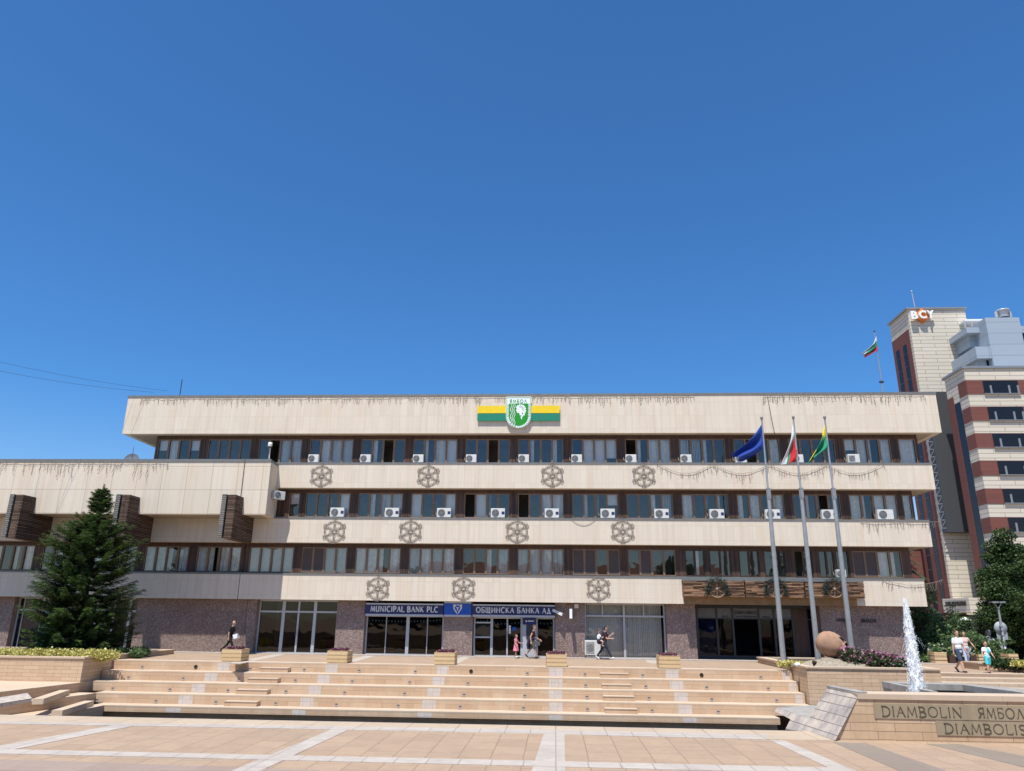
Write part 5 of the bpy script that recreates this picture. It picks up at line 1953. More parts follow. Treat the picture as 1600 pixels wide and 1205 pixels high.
flag('flag', 'plain deep blue flag drooping from the left pole', YP, (1190.2, 663), (1193.8, 700), (1160, 721), (1143, 711), ['cloth_blue'], [0], .16, 1.6, .7)
flag('flag', 'white green and red flag hanging from the middle pole', YP, (1239.5, 662), (1245.5, 700), (1243, 722), (1220.5, 727), ['cloth_white', 'cloth_green', 'cloth_red'], [0, 0, 0, 1, 2, 2, 2, 2, 2], .07, 1.2, .15)
flag('flag', 'yellow and green flag hanging from the right pole', YP, (1288.5, 664), (1295, 699), (1276, 709), (1261.5, 727), ['cloth_yellow', 'cloth_green'], lambda u, v: 0 if (v < .34 and u < .22) or (v < .2 and .55 < u < .85) else 1, .10, 1.4, .4)

# ------------------------------------------------------------------ planters on the terrace
proto = None
for i, (px0, px1, py) in enumerate(((342, 379, 1031.5), (509, 543, 1035), (678, 710, 1038), (855, 884, 1040.5), (1031, 1063, 1043.5))):
    c = at((px0 + px1) / 2, py, z=0.0)
    y = YS[0] + .12
    c = at((px0 + px1) / 2, py, y=y)
    w_ = .96
    lab = 'pale wooden planter box with dark flowers above the steps, ' + nth(i, 5)
    loc = (c.x, y + w_ / 2, 0)
    if proto is None:
        t = thing('planter_box', loc, lab, 'planter', 'planter boxes along the top of the steps')
        proto = t
        m = MB()
        x0, x1, y0, y1 = c.x - w_ / 2, c.x + w_ / 2, y, y + w_
        for k in range(3):
            z0, z1 = .03 + .175 * k, .03 + .175 * k + .168
            m.box(x0, x1, y0, y0 + .04, z0, z1)
            m.box(x0, x1, y1 - .04, y1, z0, z1)
            m.box(x0, x0 + .04, y0 + .042, y1 - .042, z0, z1)
            m.box(x1 - .04, x1, y0 + .042, y1 - .042, z0, z1)
        m.build('slatted_box', 'box_wood', t, .006)
        m = MB()
        m.box(x0 + .045, x1 - .045, y0 + .045, y1 - .045, .01, .5)
        m.build('soil', 'soil', t)
        m = MB()
        m2 = MB()
        r = random.Random(4)
        for k in range(420):
            p = Vector((r.uniform(x0 + .08, x1 - .08), r.uniform(y0 + .08, y1 - .08), .5))
            h = r.uniform(.02, .15)
            p.z += h
            d = Vector((r.gauss(0, 1), r.gauss(0, 1), r.gauss(.4, .6))).normalized()
            e = d.orthogonal().normalized()
            mm = m2 if r.random() < .12 else m
            mm.face([p - e * .03, p + d * .04, p + e * .03, p - d * .04])
        m.build('leaves', 'planter_leaves', t)
        m2.build('flowers', 'flower_mauve', t)
    else:
        copy_tree(proto, loc, lab)
# white card standing in the first planter is left to the man's papers; step lights in the risers
m = MB()
lights = [[221, 390, 475, 561, 649, 824, 914, 1004, 1188], [199, 285, 372, 461, 550, 640, 731, 822, 915, 1009, 1104, 1200],
          [174, 264, 355, 446, 538, 632, 725, 820, 917, 1014, 1112, 1213], [149, 242, 336, 430, 525, 622, 719, 818, 918, 1019, 1122, 1225]]
proto = None
for r_i, row in enumerate(lights):
    for k, px in enumerate(row):
        x = at(px, 1052 + 18.5 * r_i, y=YS[r_i]).x
        loc = (x, YS[r_i], ZS[r_i] - .30)
        lab = 'square step light in the %s stair riser, %s' % (('top', 'second', 'third', 'lowest lit')[r_i], nth(k, len(row)))
        if proto is None:
            t = thing('step_light', loc, lab, 'step light', 'square lights set in the stair risers')
            m = MB()
            m.box(x - .07, x + .07, YS[r_i] - .012, YS[r_i] - .001, loc[2] - .07, loc[2] + .07)
            m.build('plate', 'step_plate', t)
            m = MB()
            m.box(x - .045, x + .045, YS[r_i] - .016, YS[r_i] - .0125, loc[2] + .005, loc[2] + .038)
            m.build('slot', 'clay_dark', t)
            proto = t
        else:
            copy_tree(proto, loc, lab)
for k, (px, nm) in enumerate(((305, 'left'), (736, 'middle'), (1096, 'right'))):
    x = at(px, 1050, y=YS[0]).x
    m = MB()
    m.lathe([(0, 0), (.085, 0), (.085, .02), (.06, .022), (.06, .004), (0, .004)], (x, YS[0] - .001, ZS[0] - .24), 14, (0, -1, 0))
    tag(m.build('pipe_hole', 'clay_dark'), 'round dark pipe hole in the top stair riser, %s of three' % nm, 'pipe hole', 'pipe holes in the top riser')
# ------------------------------------------------------------------ raised beds either side of the stairs


def bed(name, label, outline, z0, z1, cap=.07, wall=.32, over=.05, group=None, capmat='tread_stone'):
    """Stone-clad raised bed: outline counter-clockwise in plan."""
    pts = [Vector((x, y, 0)) for x, y in outline]
    cen = sum(pts, Vector()) / len(pts)
    t = thing(name, (cen.x, cen.y, z0), label, 'raised bed', group)

    def offs(d):
        out = []
        n = len(pts)
        for i in range(n):
            a, b, c = pts[i - 1], pts[i], pts[(i + 1) % n]
            n1 = Vector(((b - a).y, -(b - a).x, 0)).normalized()
            n2 = Vector(((c - b).y, -(c - b).x, 0)).normalized()
            k = (n1 + n2)
            k = k / max(.3, k.dot(n1))
            out.append(b + k * d)
        return out

    def ringwall(nm, mat, o, i, za, zb):
        m = MB()
        n = len(o)
        for k in range(n):
            a, b, c, d = o[k], o[(k + 1) % n], i[(k + 1) % n], i[k]
            up = lambda p, z: (p.x, p.y, z)
            m.face([up(a, zb), up(b, zb), up(c, zb), up(d, zb)])
            m.face([up(a, za), up(b, za), up(b, zb), up(a, zb)])
            m.face([up(d, zb), up(c, zb), up(c, za), up(d, za)])
            m.face([up(b, za), up(a, za), up(d, za), up(c, za)])
        return m.build(nm, mat, t)
    ringwall('wall', 'peach_ashlar', pts, offs(-wall), z0, z1 - cap)
    ringwall('cap', capmat, offs(over), offs(-wall - over), z1 - cap + .001, z1)
    m = MB()
    m.face([(p.x, p.y, z1 - .12) for p in offs(-wall + .01)])
    m.build('soil', 'soil', t)
    return t, pts


RB = .30
bed('raised_bed', 'right-hand stone raised bed holding the clay jar and pink flowers', [(10.62, 34.3), (16.1, 34.3), (16.1, 42.3), (10.62, 42.3)], -2.3, RB)
LB = .24
bed('raised_bed', 'left-hand stone raised bed under the big spruce', [(-45, 34.0), (-20.85, 34.0), (-20.85, 42.2), (-45, 42.2)], -2.3, LB)


def leafy(name, mat, pts, size, n, seed, parent=None, up=.3, flat=.45, loc=None):
    """n small leaf quads round the given clump centres (x, y, z, rx, ry, rz)."""
    r = random.Random(seed)
    m = MB()
    wts = [p[3] * p[4] * p[5] for p in pts]
    for _ in range(n):
        p = r.choices(pts, wts)[0]
        while True:
            q = Vector((r.uniform(-1, 1), r.uniform(-1, 1), r.uniform(-1, 1)))
            if q.length <= 1:
                break
        q = q * (.55 + .45 * r.random()) if q.length < .5 else q
        c = Vector((p[0] + q.x * p[3], p[1] + q.y * p[4], p[2] + q.z * p[5]))
        d = Vector((r.gauss(0, 1), r.gauss(0, 1), r.gauss(up, .7))).normalized()
        e = d.orthogonal().normalized()
        e = (Matrix.Rotation(r.uniform(0, 6.28), 3, d) @ e)
        s = size * r.uniform(.6, 1.35)
        m.face([c, c + d * s * .5 + e * s * flat, c + d * s, c + d * s * .5 - e * s * flat])
    return m.build(name, mat, parent, loc=loc) if parent is None else m.build(name, mat, parent)


# gravel mound, jar and flowers in the right bed
m = MB()
gc = Vector((12.55, 36.3, RB - .1))
n = 26
rings = [(1.0, 0), (.8, .10), (.55, .22), (.3, .32), (.0, .36)]
vs = []
r = random.Random(3)
for rr, h in rings:
    for i in range(n):
        a = 2 * pi * i / n
        vs.append((gc.x + rr * 2.0 * cos(a) * (1 + .05 * r.uniform(-1, 1)), gc.y + rr * 1.55 * sin(a), gc.z + h * (1 + .1 * r.uniform(-1, 1))))
m.mesh(vs, [(j * n + i, j * n + (i + 1) % n, (j + 1) * n + (i + 1) % n, (j + 1) * n + i) for j in range(4) for i in range(n)], True)
tag(m.build('gravel_mound', 'gravel'), kind='structure')
yj = 36.6
j0, j1 = at(1273.5, 1007, y=yj), at(1322, 1011, y=yj)
jc = at(1298, 1006.5, y=yj)
ax = Vector((.80, -.55, -.24)).normalized()
L = .74
jr = thing('clay_jar', (jc.x, yj, jc.z - .6), 'large terracotta jar lying on its side on the gravel mound', 'jar')
prof = [(0.0, -L), (.22, -L * .98), (.42, -L * .85), (.59, -L * .58), (.67, -L * .2), (.665, L * .12), (.59, L * .45), (.48, L * .70), (.38, L * .84), (.335, L * .90), (.37, L * .97), (.375, L * 1.0), (.32, L * 1.0), (.30, L * .9), (.36, L * .7), (.42, L * .4), (.3, -L * .1), (0, -L * .2)]
prof = [(a_ * .84, b_ * .86) for a_, b_ in prof]
L *= .86
jc = jc - Vector((0, 0, .02))
m = MB()
m.lathe(prof[:13], jc, 28, ax)
m.build('jar_body', 'clay', jr)
m = MB()
m.lathe(prof[12:], jc, 28, ax)
m.build('jar_mouth', 'clay_dark', jr)
m = MB()
u = ax.orthogonal().normalized()
sd_ = Vector((0, 0, 1)) - ax * ax.z
sd_.normalize()
cs = jc + ax * L * .55 + sd_ * .34 + Vector((0, -.16, 0))
m.tube([cs - ax * .12, cs + Vector((0, -.06, .07)), cs + ax * .14], .05, 8)
m.build('jar_handle', 'clay_dark', jr)
# pink and white flowers spilling out of the jar
cl = []
f0, f1 = at(1320, 1018, y=36.0), at(1420, 1033, y=35.6)
r = random.Random(12)
for i in range(34):
    t_ = i / 33
    p = Vector((f0.x + (f1.x - f0.x) * t_, 36.3 - .5 * t_, 0))
    hgt = .66 * (1 - t_ * .62) + .07
    cl.append((p.x + r.uniform(-.1, .1), p.y + r.uniform(-.8, .7), RB - .05 + hgt * .55, .38, .55, hgt * .56))
leafy('flower_bed_leaves', 'bed_leaves', cl, .11, 5200, 31)
bl = bpy.data.objects['flower_bed_leaves']
tag(bl, kind='stuff')
bl['label'] = 'dark leaves of the flower bed spilling from the jar'
bl['category'] = 'flower bed'
for nm, mt_, n_, sdd in (('pink_flowers', 'flower_pink', 1150, 32), ('mauve_flowers', 'flower_mauve', 1400, 33), ('white_flowers', 'flower_white', 170, 34)):
    o = leafy(nm, mt_, [(c[0], c[1], c[2] + .06, c[3] * 1.03, c[4] * 1.03, c[5] * 1.08) for c in cl], .085, n_, sdd, up=.9, flat=.5)
    tag(o, nm.replace('_', ' ') + ' spilling from the jar across the raised bed', 'flowers', kind='stuff')
# small yellow tuft, lamp and white stone on the bed's left part
q = at(1229, 1030, y=36.4)
o = leafy('yellow_tuft', 'yellow_leaves', [(q.x + .25 * k, 36.4, RB - .02, .22, .3, .13) for k in range(-1, 3)], .1, 500, 35)
tag(o, 'small yellow green ground plant at the left end of the jar bed', 'plant')
q = at(1245.5, 1034.5, y=35.2)
m = MB()
m.ball((q.x, 35.2, RB + .03), (.13, .1, .09), 8, 6)
tag(m.build('white_stone', 'sign_white'), 'small white stone on the raised bed left of the gravel', 'stone')
q = at(1271, 1035, y=35.0)
t = thing('garden_spotlight', (q.x, 35.0, RB - .05), 'small black spotlight on the gravel before the clay jar', 'spotlight')
m = MB()
m.lathe([(.04, 0), (.05, .06), (.09, .08), (.10, .2), (.0, .2)], (q.x, 35.0, RB), 10, (.2, -.3, 1))
m.build('housing', 'clay_dark', t)
m = MB()
m.tube([(q.x, 35, RB - .1), (q.x, 35, RB + .04)], .02)
m.build('stake', 'clay_dark', t)

# ground cover in the left bed
cl = []
r = random.Random(5)
for i in range(70):
    px = -40 + 208 * i / 69
    c = at(px, 1026, y=34.75)
    cl.append((c.x, 34.85 + r.uniform(-.25, .5), LB + .02, .38, .40, .17 + .12 * r.random()))
o = leafy('yellow_ground_cover', 'yellow_leaves', cl, .085, 11000, 41, up=.8)
tag(o, 'pale yellow ground cover along the edge of the left bed', 'ground cover', kind='stuff')
cl = [(at(px, 1018, y=38).x - .2, 38 + r.uniform(-.8, 1.0), LB, .40, .5, .26) for px in (188, 197, 206, 215, 224)]
o = leafy('low_shrub', 'shrub_leaves', cl, .1, 2600, 42)
tag(o, 'low dark green shrub at the right foot of the spruce', 'shrub')

# ------------------------------------------------------------------ the spruce
SX = at(123, 1013, y=37.6).x
STOP = at(165, 757, y=37.6).z
SX = (SX + at(165, 757, y=37.6).x) / 2 - .1
sp = thing('spruce_tree', (SX, 37.6, LB - .2), 'tall dark green spruce with tiered branches in the left raised bed', 'tree')
m = MB()
m.tube([(SX, 37.6, LB - .15), (SX + .02, 37.6, 2), (SX, 37.6, STOP - .2)], [.2, .16, .015], 8)
m.build('trunk', 'bark', sp)
r = random.Random(21)
nm_ = MB()
br_ = MB()
HT = STOP - LB


def spray(c, d, ln, r, m, drop, tip=False):
    """A flat spray of needles along one twig."""
    side = d.cross(Vector((0, 0, 1)))
    if side.length < .1:
        side = Vector((1, 0, 0))
    side.normalize()
    up = side.cross(d)
    n = max(4, int(ln / .045))
    for k in range(n):
        t_ = (k + r.random() * .6) / n
        p = c + d * ln * t_ - Vector((0, 0, drop * t_ * t_ * ln))
        l = .125 * (1.15 - .5 * t_) * r.uniform(.8, 1.3)
        for s_ in (-1, 1):
            w = (side * s_ + d * r.uniform(.4, 1.0) + up * r.uniform(-.35, .5)).normalized()
            e = d * .027
            m.face([p - e, p + e, p + w * l])
        if k % 2 == 0:
            w = (up + d * .7 + side * r.uniform(-.4, .4)).normalized()
            m.face([p - side * .018, p + side * .018, p + w * l * .8])


PROF = [(0, .95), (.12, 1.0), (.25, 1.0), (.44, .92), (.60, .84), (.66, .72), (.71, .55), (.77, .36), (.80, .21), (.86, .27), (.93, .15), (1.0, .01)]


def prof_at(f):
    for (a, ra), (b, rb_) in zip(PROF, PROF[1:]):
        if f <= b:
            return ra + (rb_ - ra) * (f - a) / (b - a)
    return .03


lev = 0
for k in range(60):
    a = r.uniform(0, 6.28)
    d = Vector((cos(a), sin(a), r.uniform(-.02, .25))).normalized()
    p = Vector((SX, 37.6, LB + r.uniform(.05, .7))) + d * r.uniform(.5, 1.6)
    for q in range(5):
        tw_ = (d + Vector((r.uniform(-.7, .7), r.uniform(-.7, .7), r.uniform(-.1, .4)))).normalized()
        spray(p, tw_, .6, r, nm_, .2)
z = .12
while z < HT - .35:
    f = z / HT
    R_ = 2.62 * prof_at(f) * (1 + .07 * sin(lev * 1.9))
    nb = int(11 + 12 * (1 - f))
    for k in range(nb):
        a = 2 * pi * (k + r.uniform(-.3, .3)) / nb + lev * .7
        ln = R_ * r.uniform(.70, 1.04)
        rise = .42 if f > .8 else (.20 - .34 * (1 - f) + r.uniform(-.10, .10))
        d = Vector((cos(a), sin(a), rise)).normalized()
        b0 = Vector((SX, 37.6, LB + z + r.uniform(-.08, .08)))
        curve = lambda t_: b0 + d * ln * t_ + Vector((0, 0, .22 * ln * t_ * t_ - .05 * ln * sin(pi * t_)))
        if sin(a) > .55 and r.random() < .6:
            continue
        br_.tube([curve(0), curve(.5), curve(1)], [.028, .018, .006], 4, cap=False)
        ns = max(5, int(ln / .115))
        for s_ in range(ns):
            t_ = .22 + .78 * (s_ + r.random() * .5) / ns
            p = curve(t_)
            for sg_ in (-1, 1):
                tw_ = (d + Vector((-d.y, d.x, 0)) * sg_ * r.uniform(.6, 1.1) + Vector((0, 0, r.uniform(-.22, .28)))).normalized()
                nm_.cur = 1 if t_ > .55 and r.random() < .75 else 0
                spray(p, tw_, (.20 + .46 * (1 - t_)) * min(1, .45 + ln / 2.2) * r.uniform(.8, 1.25), r, nm_, r.uniform(.0, .35))
        spray(curve(.8), d, ln * .24 + .08, r, nm_, 0)
    z += .22 + .17 * (1 - f)
    lev += 1
spray(Vector((SX, 37.6, STOP - .35)), Vector((0, 0, 1)), .36, r, nm_, 0)
br_.build('branches', 'bark', sp)
nm_.build('crown', ['spruce_needles', 'spruce_tips'], sp)

# ------------------------------------------------------------------ the fountain
FB = at(1302, 1157, z=ZN)
FT = at(1343, 1084, y=FB.y + .0)
FZ_ = FT.z
ft = thing('fountain', (FB.x + 2, FB.y, ZN), 'low stone fountain wall with engraved plaques and an inclined end', 'fountain')
Yf0 = FB.y
xe = Yf0 * 1.0
m = MB()
# front wall with an inclined left end
m.prism([(FB.x, Yf0, ZN), (FB.x + 9, Yf0, ZN), (FB.x + 9, Yf0, FZ_ - .075), (FT.x - (FT.x - FB.x) * .075 / (FZ_ - ZN), Yf0, FZ_ - .075)], (0, .42, 0))
m.build('front_wall', 'fountain_ashlar', ft)
m = MB()
m.box(FT.x - .04, FB.x + 9, Yf0 - .02, Yf0 + .46, FZ_ - .074, FZ_)
m.build('cap', 'tread_stone', ft)
# inclined face: rows of grey-washed stone running back over the basin; given thickness
A = at(1293, 1074, z=FZ_)
u = Vector((FT.x - FB.x, 0, FZ_ - ZN)).normalized()          # up the incline
vdir = Vector((A.x - FT.x, A.y - FT.y, 0))
vdir.normalize()
nrm = vdir.cross(u)
if nrm.x > 0:
    nrm = -nrm


def on_plane(px, py, off=0.0):
    d = CAMR @ Vector((px - 800, 602.5 - py, -FPX))
    o = Vector((0, 0, HC))
    t = (Vector(FB) + nrm * off - o).dot(nrm) / d.dot(nrm)
    return o + d * t


top_th = .07
poly = [on_plane(1343, 1084.5), on_plane(1305, 1157), on_plane(1262, 1143), on_plane(1227, 1140), on_plane(1235, 1124), on_plane(1210, 1111), on_plane(1215, 1106), on_plane(1263, 1123.5), on_plane(1293, 1074.5)]
SLP = [p.copy() for p in poly]
poly = [Vector((p.x, p.y, max(p.z, ZN - .6))) for p in poly]
m = MB()
m.prism(poly, Vector((.16, .22, -.02)))
m.build('inclined_face', 'slide_stone', ft)
m = MB()
pa_, pb_ = SLP[8], SLP[0]
m.prism([pa_ + Vector((-.012, 0, .03)), pb_ + Vector((-.012, -.012, .03)), pb_ + Vector((.13, .03, .03)), pa_ + Vector((.13, .08, .03))], (0, 0, -.055))
m.build('incline_cap', 'rim_stone', ft)
m = MB()
m.prism([on_plane(1215, 1105.5), on_plane(1263.5, 1123.5), on_plane(1293, 1074)][:2] + [on_plane(1263.5, 1123.5) + Vector((.55, .05, .02)), on_plane(1215, 1105.5) + Vector((.75, .3, .02))], (0, 0, -.06))
m.build('spill_channel', 'rim_stone', ft)
# pool behind the wall
ry = at(1392, 1067.5, z=FZ_ + .02).y
rx = at(1392, 1067.5, z=FZ_ + .02).x
m = MB()
rk = at(1503, 1070, z=FZ_ + .02)
re_ = at(1604, 1083, z=FZ_ + .02)
m.prism([(rx, ry, FZ_ + .02), (rk.x, rk.y, FZ_ + .02), (re_.x, re_.y, FZ_ + .02), (re_.x + .5, re_.y + .6, FZ_ + .02), (rk.x + .1, rk.y + .4, FZ_ + .02), (rx, ry + .4, FZ_ + .02)], (0, 0, -.10))
m.prism([(rx + .1, ry + .12, FZ_ - .081), (rk.x, rk.y + .12, FZ_ - .081), (re_.x + .1, re_.y + .12, FZ_ - .081), (re_.x + .5, re_.y + .55, FZ_ - .081), (rk.x + .1, rk.y + .38, FZ_ - .081), (rx, ry + .38, FZ_ - .081)], (0, 0, -.6))
m.box(rx, rx + .12, Yf0 + .47, ry - .002, ZN - .1, FZ_ + .015)
m.build('pool_rim', 'rim_stone', ft)
m = MB()
m.face([(rx + .12, Yf0 + .42, FZ_ - .16), (FB.x + 9, Yf0 + .42, FZ_ - .16), (FB.x + 9, ry + .3, FZ_ - .16), (rx + .12, ry + .3, FZ_ - .16)])
m.build('pool_water', 'pool_water', ft)
m = MB()
m.box(FT.x + .4, rx - .002, Yf0 + .43, ry + .3, ZN - .6, ZN - .02)
m.build('side_base', 'peach_ashlar', ft)
# plaques with engraved lettering
yq = Yf0 - .012
for (xa, ya, xb, yb_), txts in (((1367, 1099, 1660, 1122.5), (('DIAMBOLIN', 1378, 1505), ('ЯМБОЛ', 1528, 1602))), ((1465, 1126, 1660, 1149), (('DIAMBOLIS', 1476, 1606),))):
    a, b = at(xa, yb_, y=yq), at(xb, ya + 4, y=yq)
    zt_ = at(xa, ya, y=yq).z
    m = MB()
    m.box(a.x, b.x, yq, Yf0 - .001, a.z, zt_)
    pl = m.build('plaque', 'plaque_stone', ft)
    for s_, pa, pb in txts:
        m = MB()
        p = at(pa, yb_ - 4.0, y=yq)
        q = at(pb, yb_ - 4.0, y=yq)
        stroke_text(m, s_, (p.x, yq, a.z + (zt_ - a.z) * .16), UX, UZ, OUT, (zt_ - a.z) * .66, q.x - p.x, .088, .004, .07, .10, .5)
        m.build('engraved_lettering', 'engraved', pl)
# water jet
jb = at(1434, 1083, y=(Yf0 + ry) / 2)
jt = at(1418, 937, y=(Yf0 + ry) / 2)
yjt = (Yf0 + ry) / 2
WJ = FZ_ - .16
H_ = jt.z - WJ
jet = thing('water_jet', (jb.x, yjt, WJ), 'white foaming water jet rising from the fountain pool', 'water jet')
r = random.Random(77)
m = MB()
n, k_ = 30, 150
vs = []
rad_at = lambda t_: .088 * (1 - t_) ** .72 + .014
ph = [r.uniform(0, 6.28) for _ in range(8)]
for j in range(k_ + 1):
    t_ = j / k_
    for i in range(n):
        a = 2 * pi * i / n
        lump = .13 * sin(3 * a + ph[0] + j * .11) + .11 * sin(5 * a + ph[1] - j * .17) + .08 * sin(8 * a + ph[2] + j * .3) + .06 * r.uniform(-1, 1)
        rr = rad_at(t_) * (1 + lump)
        vs.append((jb.x + .010 * sin(j * .31) + rr * cos(a), yjt + rr * sin(a), WJ + H_ * t_ * .98 + r.uniform(-.006, .006)))
m.mesh(vs, [(j * n + i, j * n + (i + 1) % n, (j + 1) * n + (i + 1) % n, (j + 1) * n + i) for j in range(k_) for i in range(n)], True)
m.mesh(vs[-n:], [tuple(range(n))])
m.build('water_column', 'jet_water', jet)
m = MB()


def drop(c, s_, st, v):
    e = v.orthogonal().normalized()
    f_ = v.cross(e)
    m.mesh([c + v * s_ * st, c - v * s_ * st, c + e * s_, c + f_ * s_, c - e * s_, c - f_ * s_], [(0, 2, 3), (0, 3, 4), (0, 4, 5), (0, 5, 2), (1, 3, 2), (1, 4, 3), (1, 5, 4), (1, 2, 5)], True)


for k in range(7500):
    t_ = r.random() ** 1.1
    a = r.uniform(0, 2 * pi)
    q = abs(r.gauss(0, .22)) if r.random() < .93 else r.uniform(.2, .9)
    rr = rad_at(t_) * (.92 + q)
    v = Vector((cos(a) * .35, sin(a) * .35, r.uniform(-1, 1.3))).normalized()
    drop(Vector((jb.x + rr * cos(a), yjt + rr * sin(a), WJ + H_ * t_ + r.uniform(-.03, .03))), r.uniform(.0015, .0055), r.uniform(1.2, 4.5), v)
for k in range(14):
    # loose strands flung off the column
    t_ = r.uniform(.05, .75)
    a = r.uniform(0, 2 * pi)
    p = Vector((jb.x + rad_at(t_) * cos(a), yjt + rad_at(t_) * sin(a), WJ + H_ * t_))
    for q in range(26):
        u_ = q / 25
        c = p + Vector((cos(a) * .16 * u_, sin(a) * .10 * u_, .10 * u_ - .26 * u_ * u_))
        drop(c + Vector((r.gauss(0, .006), 0, r.gauss(0, .006))), r.uniform(.002, .005) * (1 - .4 * u_), 2.0, Vector((.3, 0, 1)).normalized())
m.build('spray_drops', 'jet_water', jet)
m = MB()
for k in range(420):
    a = r.uniform(0, 2 * pi)
    rr = r.uniform(.06, .32)
    m.ball((jb.x + rr * cos(a), yjt + rr * sin(a) * .8, WJ + r.uniform(0, .06) * (1 - rr)), r.uniform(.004, .014), 5, 4)
m.build('foam', 'jet_water', jet)

# ------------------------------------------------------------------ trees and shrubs on the right


def leaf_tree(name, label, base, top, rx, ry, mat, seed, n, leaf, trunk_r=.16, crown0=.25, cat='tree', group=None, shape=None, flat=.45):
    r = random.Random(seed)
    x, y, z0 = base
    H_ = top - z0
    t = thing(name, base, label, cat, group)
    m = MB()
    m.tube([(x, y, z0 - .1), (x + .05, y, z0 + H_ * .35), (x - .05, y, z0 + H_ * .8)], [trunk_r, trunk_r * .75, .03], 8)
    cl = []
    nb = 30
    for k in range(nb):
        f = crown0 + (1 - crown0) * (k + .5) / nb
        if shape:
            w = shape(f)
        else:
            g = (f - crown0) / (1 - crown0)
            w = sin(pi * min(1, .12 + .88 * g) ** .85) ** .7 if g < 1 else 0
        a = k * 2.4 + r.uniform(-.4, .4)
        s0 = Vector((x, y, z0 + H_ * max(.12, f - .16)))
        e = Vector((x + cos(a) * rx * w * .8, y + sin(a) * ry * w * .8, z0 + H_ * f))
        m.tube([s0, s0.lerp(e, .5) + Vector((0, 0, .1)), e], [trunk_r * .35, trunk_r * .22, .015], 5, cap=False)
        for q in range(5):
            p = s0.lerp(e, .40 + .62 * (q + r.random()) / 5)
            sz = r.uniform(.16, .30) * max(rx, .8)
            cl.append((p.x + r.gauss(0, .16 * rx), p.y + r.gauss(0, .16 * ry), p.z + r.gauss(0, .05 * H_), sz, sz, sz * r.uniform(.55, .8)))
    m.build('trunk', 'bark', t)
    leafy('crown', mat, cl, leaf, n, seed + 1, t, up=-.1, flat=flat)
    return t


leaf_tree('deciduous_tree', 'dark leafy tree at the right edge before the striped block', (at(1573, 1025, y=52).x + .9, 52, 0), at(1567, 846, y=52).z, 2.45, 2.4, 'maple_leaves', 5, 52000, .13, .2, .17,
          shape=lambda f: max(.07, (1 - f) ** .92 * 1.3))
leaf_tree('deciduous_tree', 'broad leafy tree cut by the right edge of the picture', (at(1640, 1020, y=50).x, 50, 0), at(1600, 862, y=50).z, 3.3, 3.0, 'maple_leaves', 8, 48000, .14, .22, .2)
leaf_tree('deciduous_tree', 'second leafy tree in the shade below the right-hand tree', (at(1640, 1010, y=60).x, 60, 0), at(1600, 920, y=60).z, 4.5, 3.2, 'maple_leaves', 9, 15000, .24, .2, .2)
# drooping cedar behind the corner of the hall
cx_, cyy = at(1424, 1000, y=52).x, 52
cd = thing('cedar_tree', (cx_, cyy, 0), 'drooping dark green cedar behind the right corner of the town hall', 'tree')
ctop = at(1432, 838, y=52).z
m = MB()
m.tube([(cx_ - .3, cyy, 0), (cx_ - .3, cyy, ctop)], [.25, .03], 8)
m.build('trunk', 'bark', cd)
r = random.Random(64)
m = MB()
for k in range(62):
    f = .22 + .78 * k / 61
    a = k * 2.4
    ln = (1 - f) * 2.9 + .6
    d = Vector((cos(a), sin(a), .1))
    b0 = Vector((cx_ - .3, cyy, ctop * f))
    for q in range(int(ln / .14)):
        t_ = (q + .5) / int(ln / .14)
        p = b0 + d * ln * t_ - Vector((0, 0, .55 * ln * t_ * t_))
        for s_ in (-1, 1, 0):
            tw_ = (d * .7 + Vector((-d.y, d.x, 0)) * s_ * .9 + Vector((0, 0, -.35))).normalized()
            L_ = .5 * r.uniform(.7, 1.2)
            e = tw_.orthogonal().normalized()
            for w_ in range(5):
                c = p + tw_ * L_ * w_ / 5
                v = (tw_ + e * r.uniform(-1, 1) + Vector((0, 0, r.uniform(-.6, .3)))).normalized()
                o_ = v.orthogonal().normalized() * .03
                m.face([c - o_, c + o_, c + v * .2])
m.build('crown', 'cedar_needles', cd)


def shrub(name, label, px, y, w, h, d, mat, seed, n, leaf, z=0.0):
    r = random.Random(seed)
    x = at(px, 1000, y=y).x
    t = thing(name, (x, y, z), label, 'shrub')
    m = MB()
    cl = []
    for k in range(16):
        a, rr = r.uniform(0, 6.28), sqrt(r.random())
        e = Vector((x + cos(a) * rr * w * .8, y + sin(a) * rr * d * .7, z + h * (1 - .55 * rr * rr) * r.uniform(.55, .95)))
        m.tube([(x + r.uniform(-.2, .2), y, z), e.lerp(Vector((x, y, z)), .4), e], [.03, .02, .008], 4, cap=False)
        for q in range(3):
            cl.append((e.x + r.gauss(0, .2 * w), e.y + r.gauss(0, .2 * d), max(z + .2, e.z + r.gauss(-.12, .14) * h), w * .24, d * .24, h * .16))
            cl.append((x + r.uniform(-.9, .9) * w, y + r.uniform(-.6, .6) * d, z + h * .22, w * .2, d * .24, h * .22))
    m.build('stems', 'bark', t)
    leafy('foliage', mat, cl, leaf, n, seed + 1, t, up=.2)
    return t


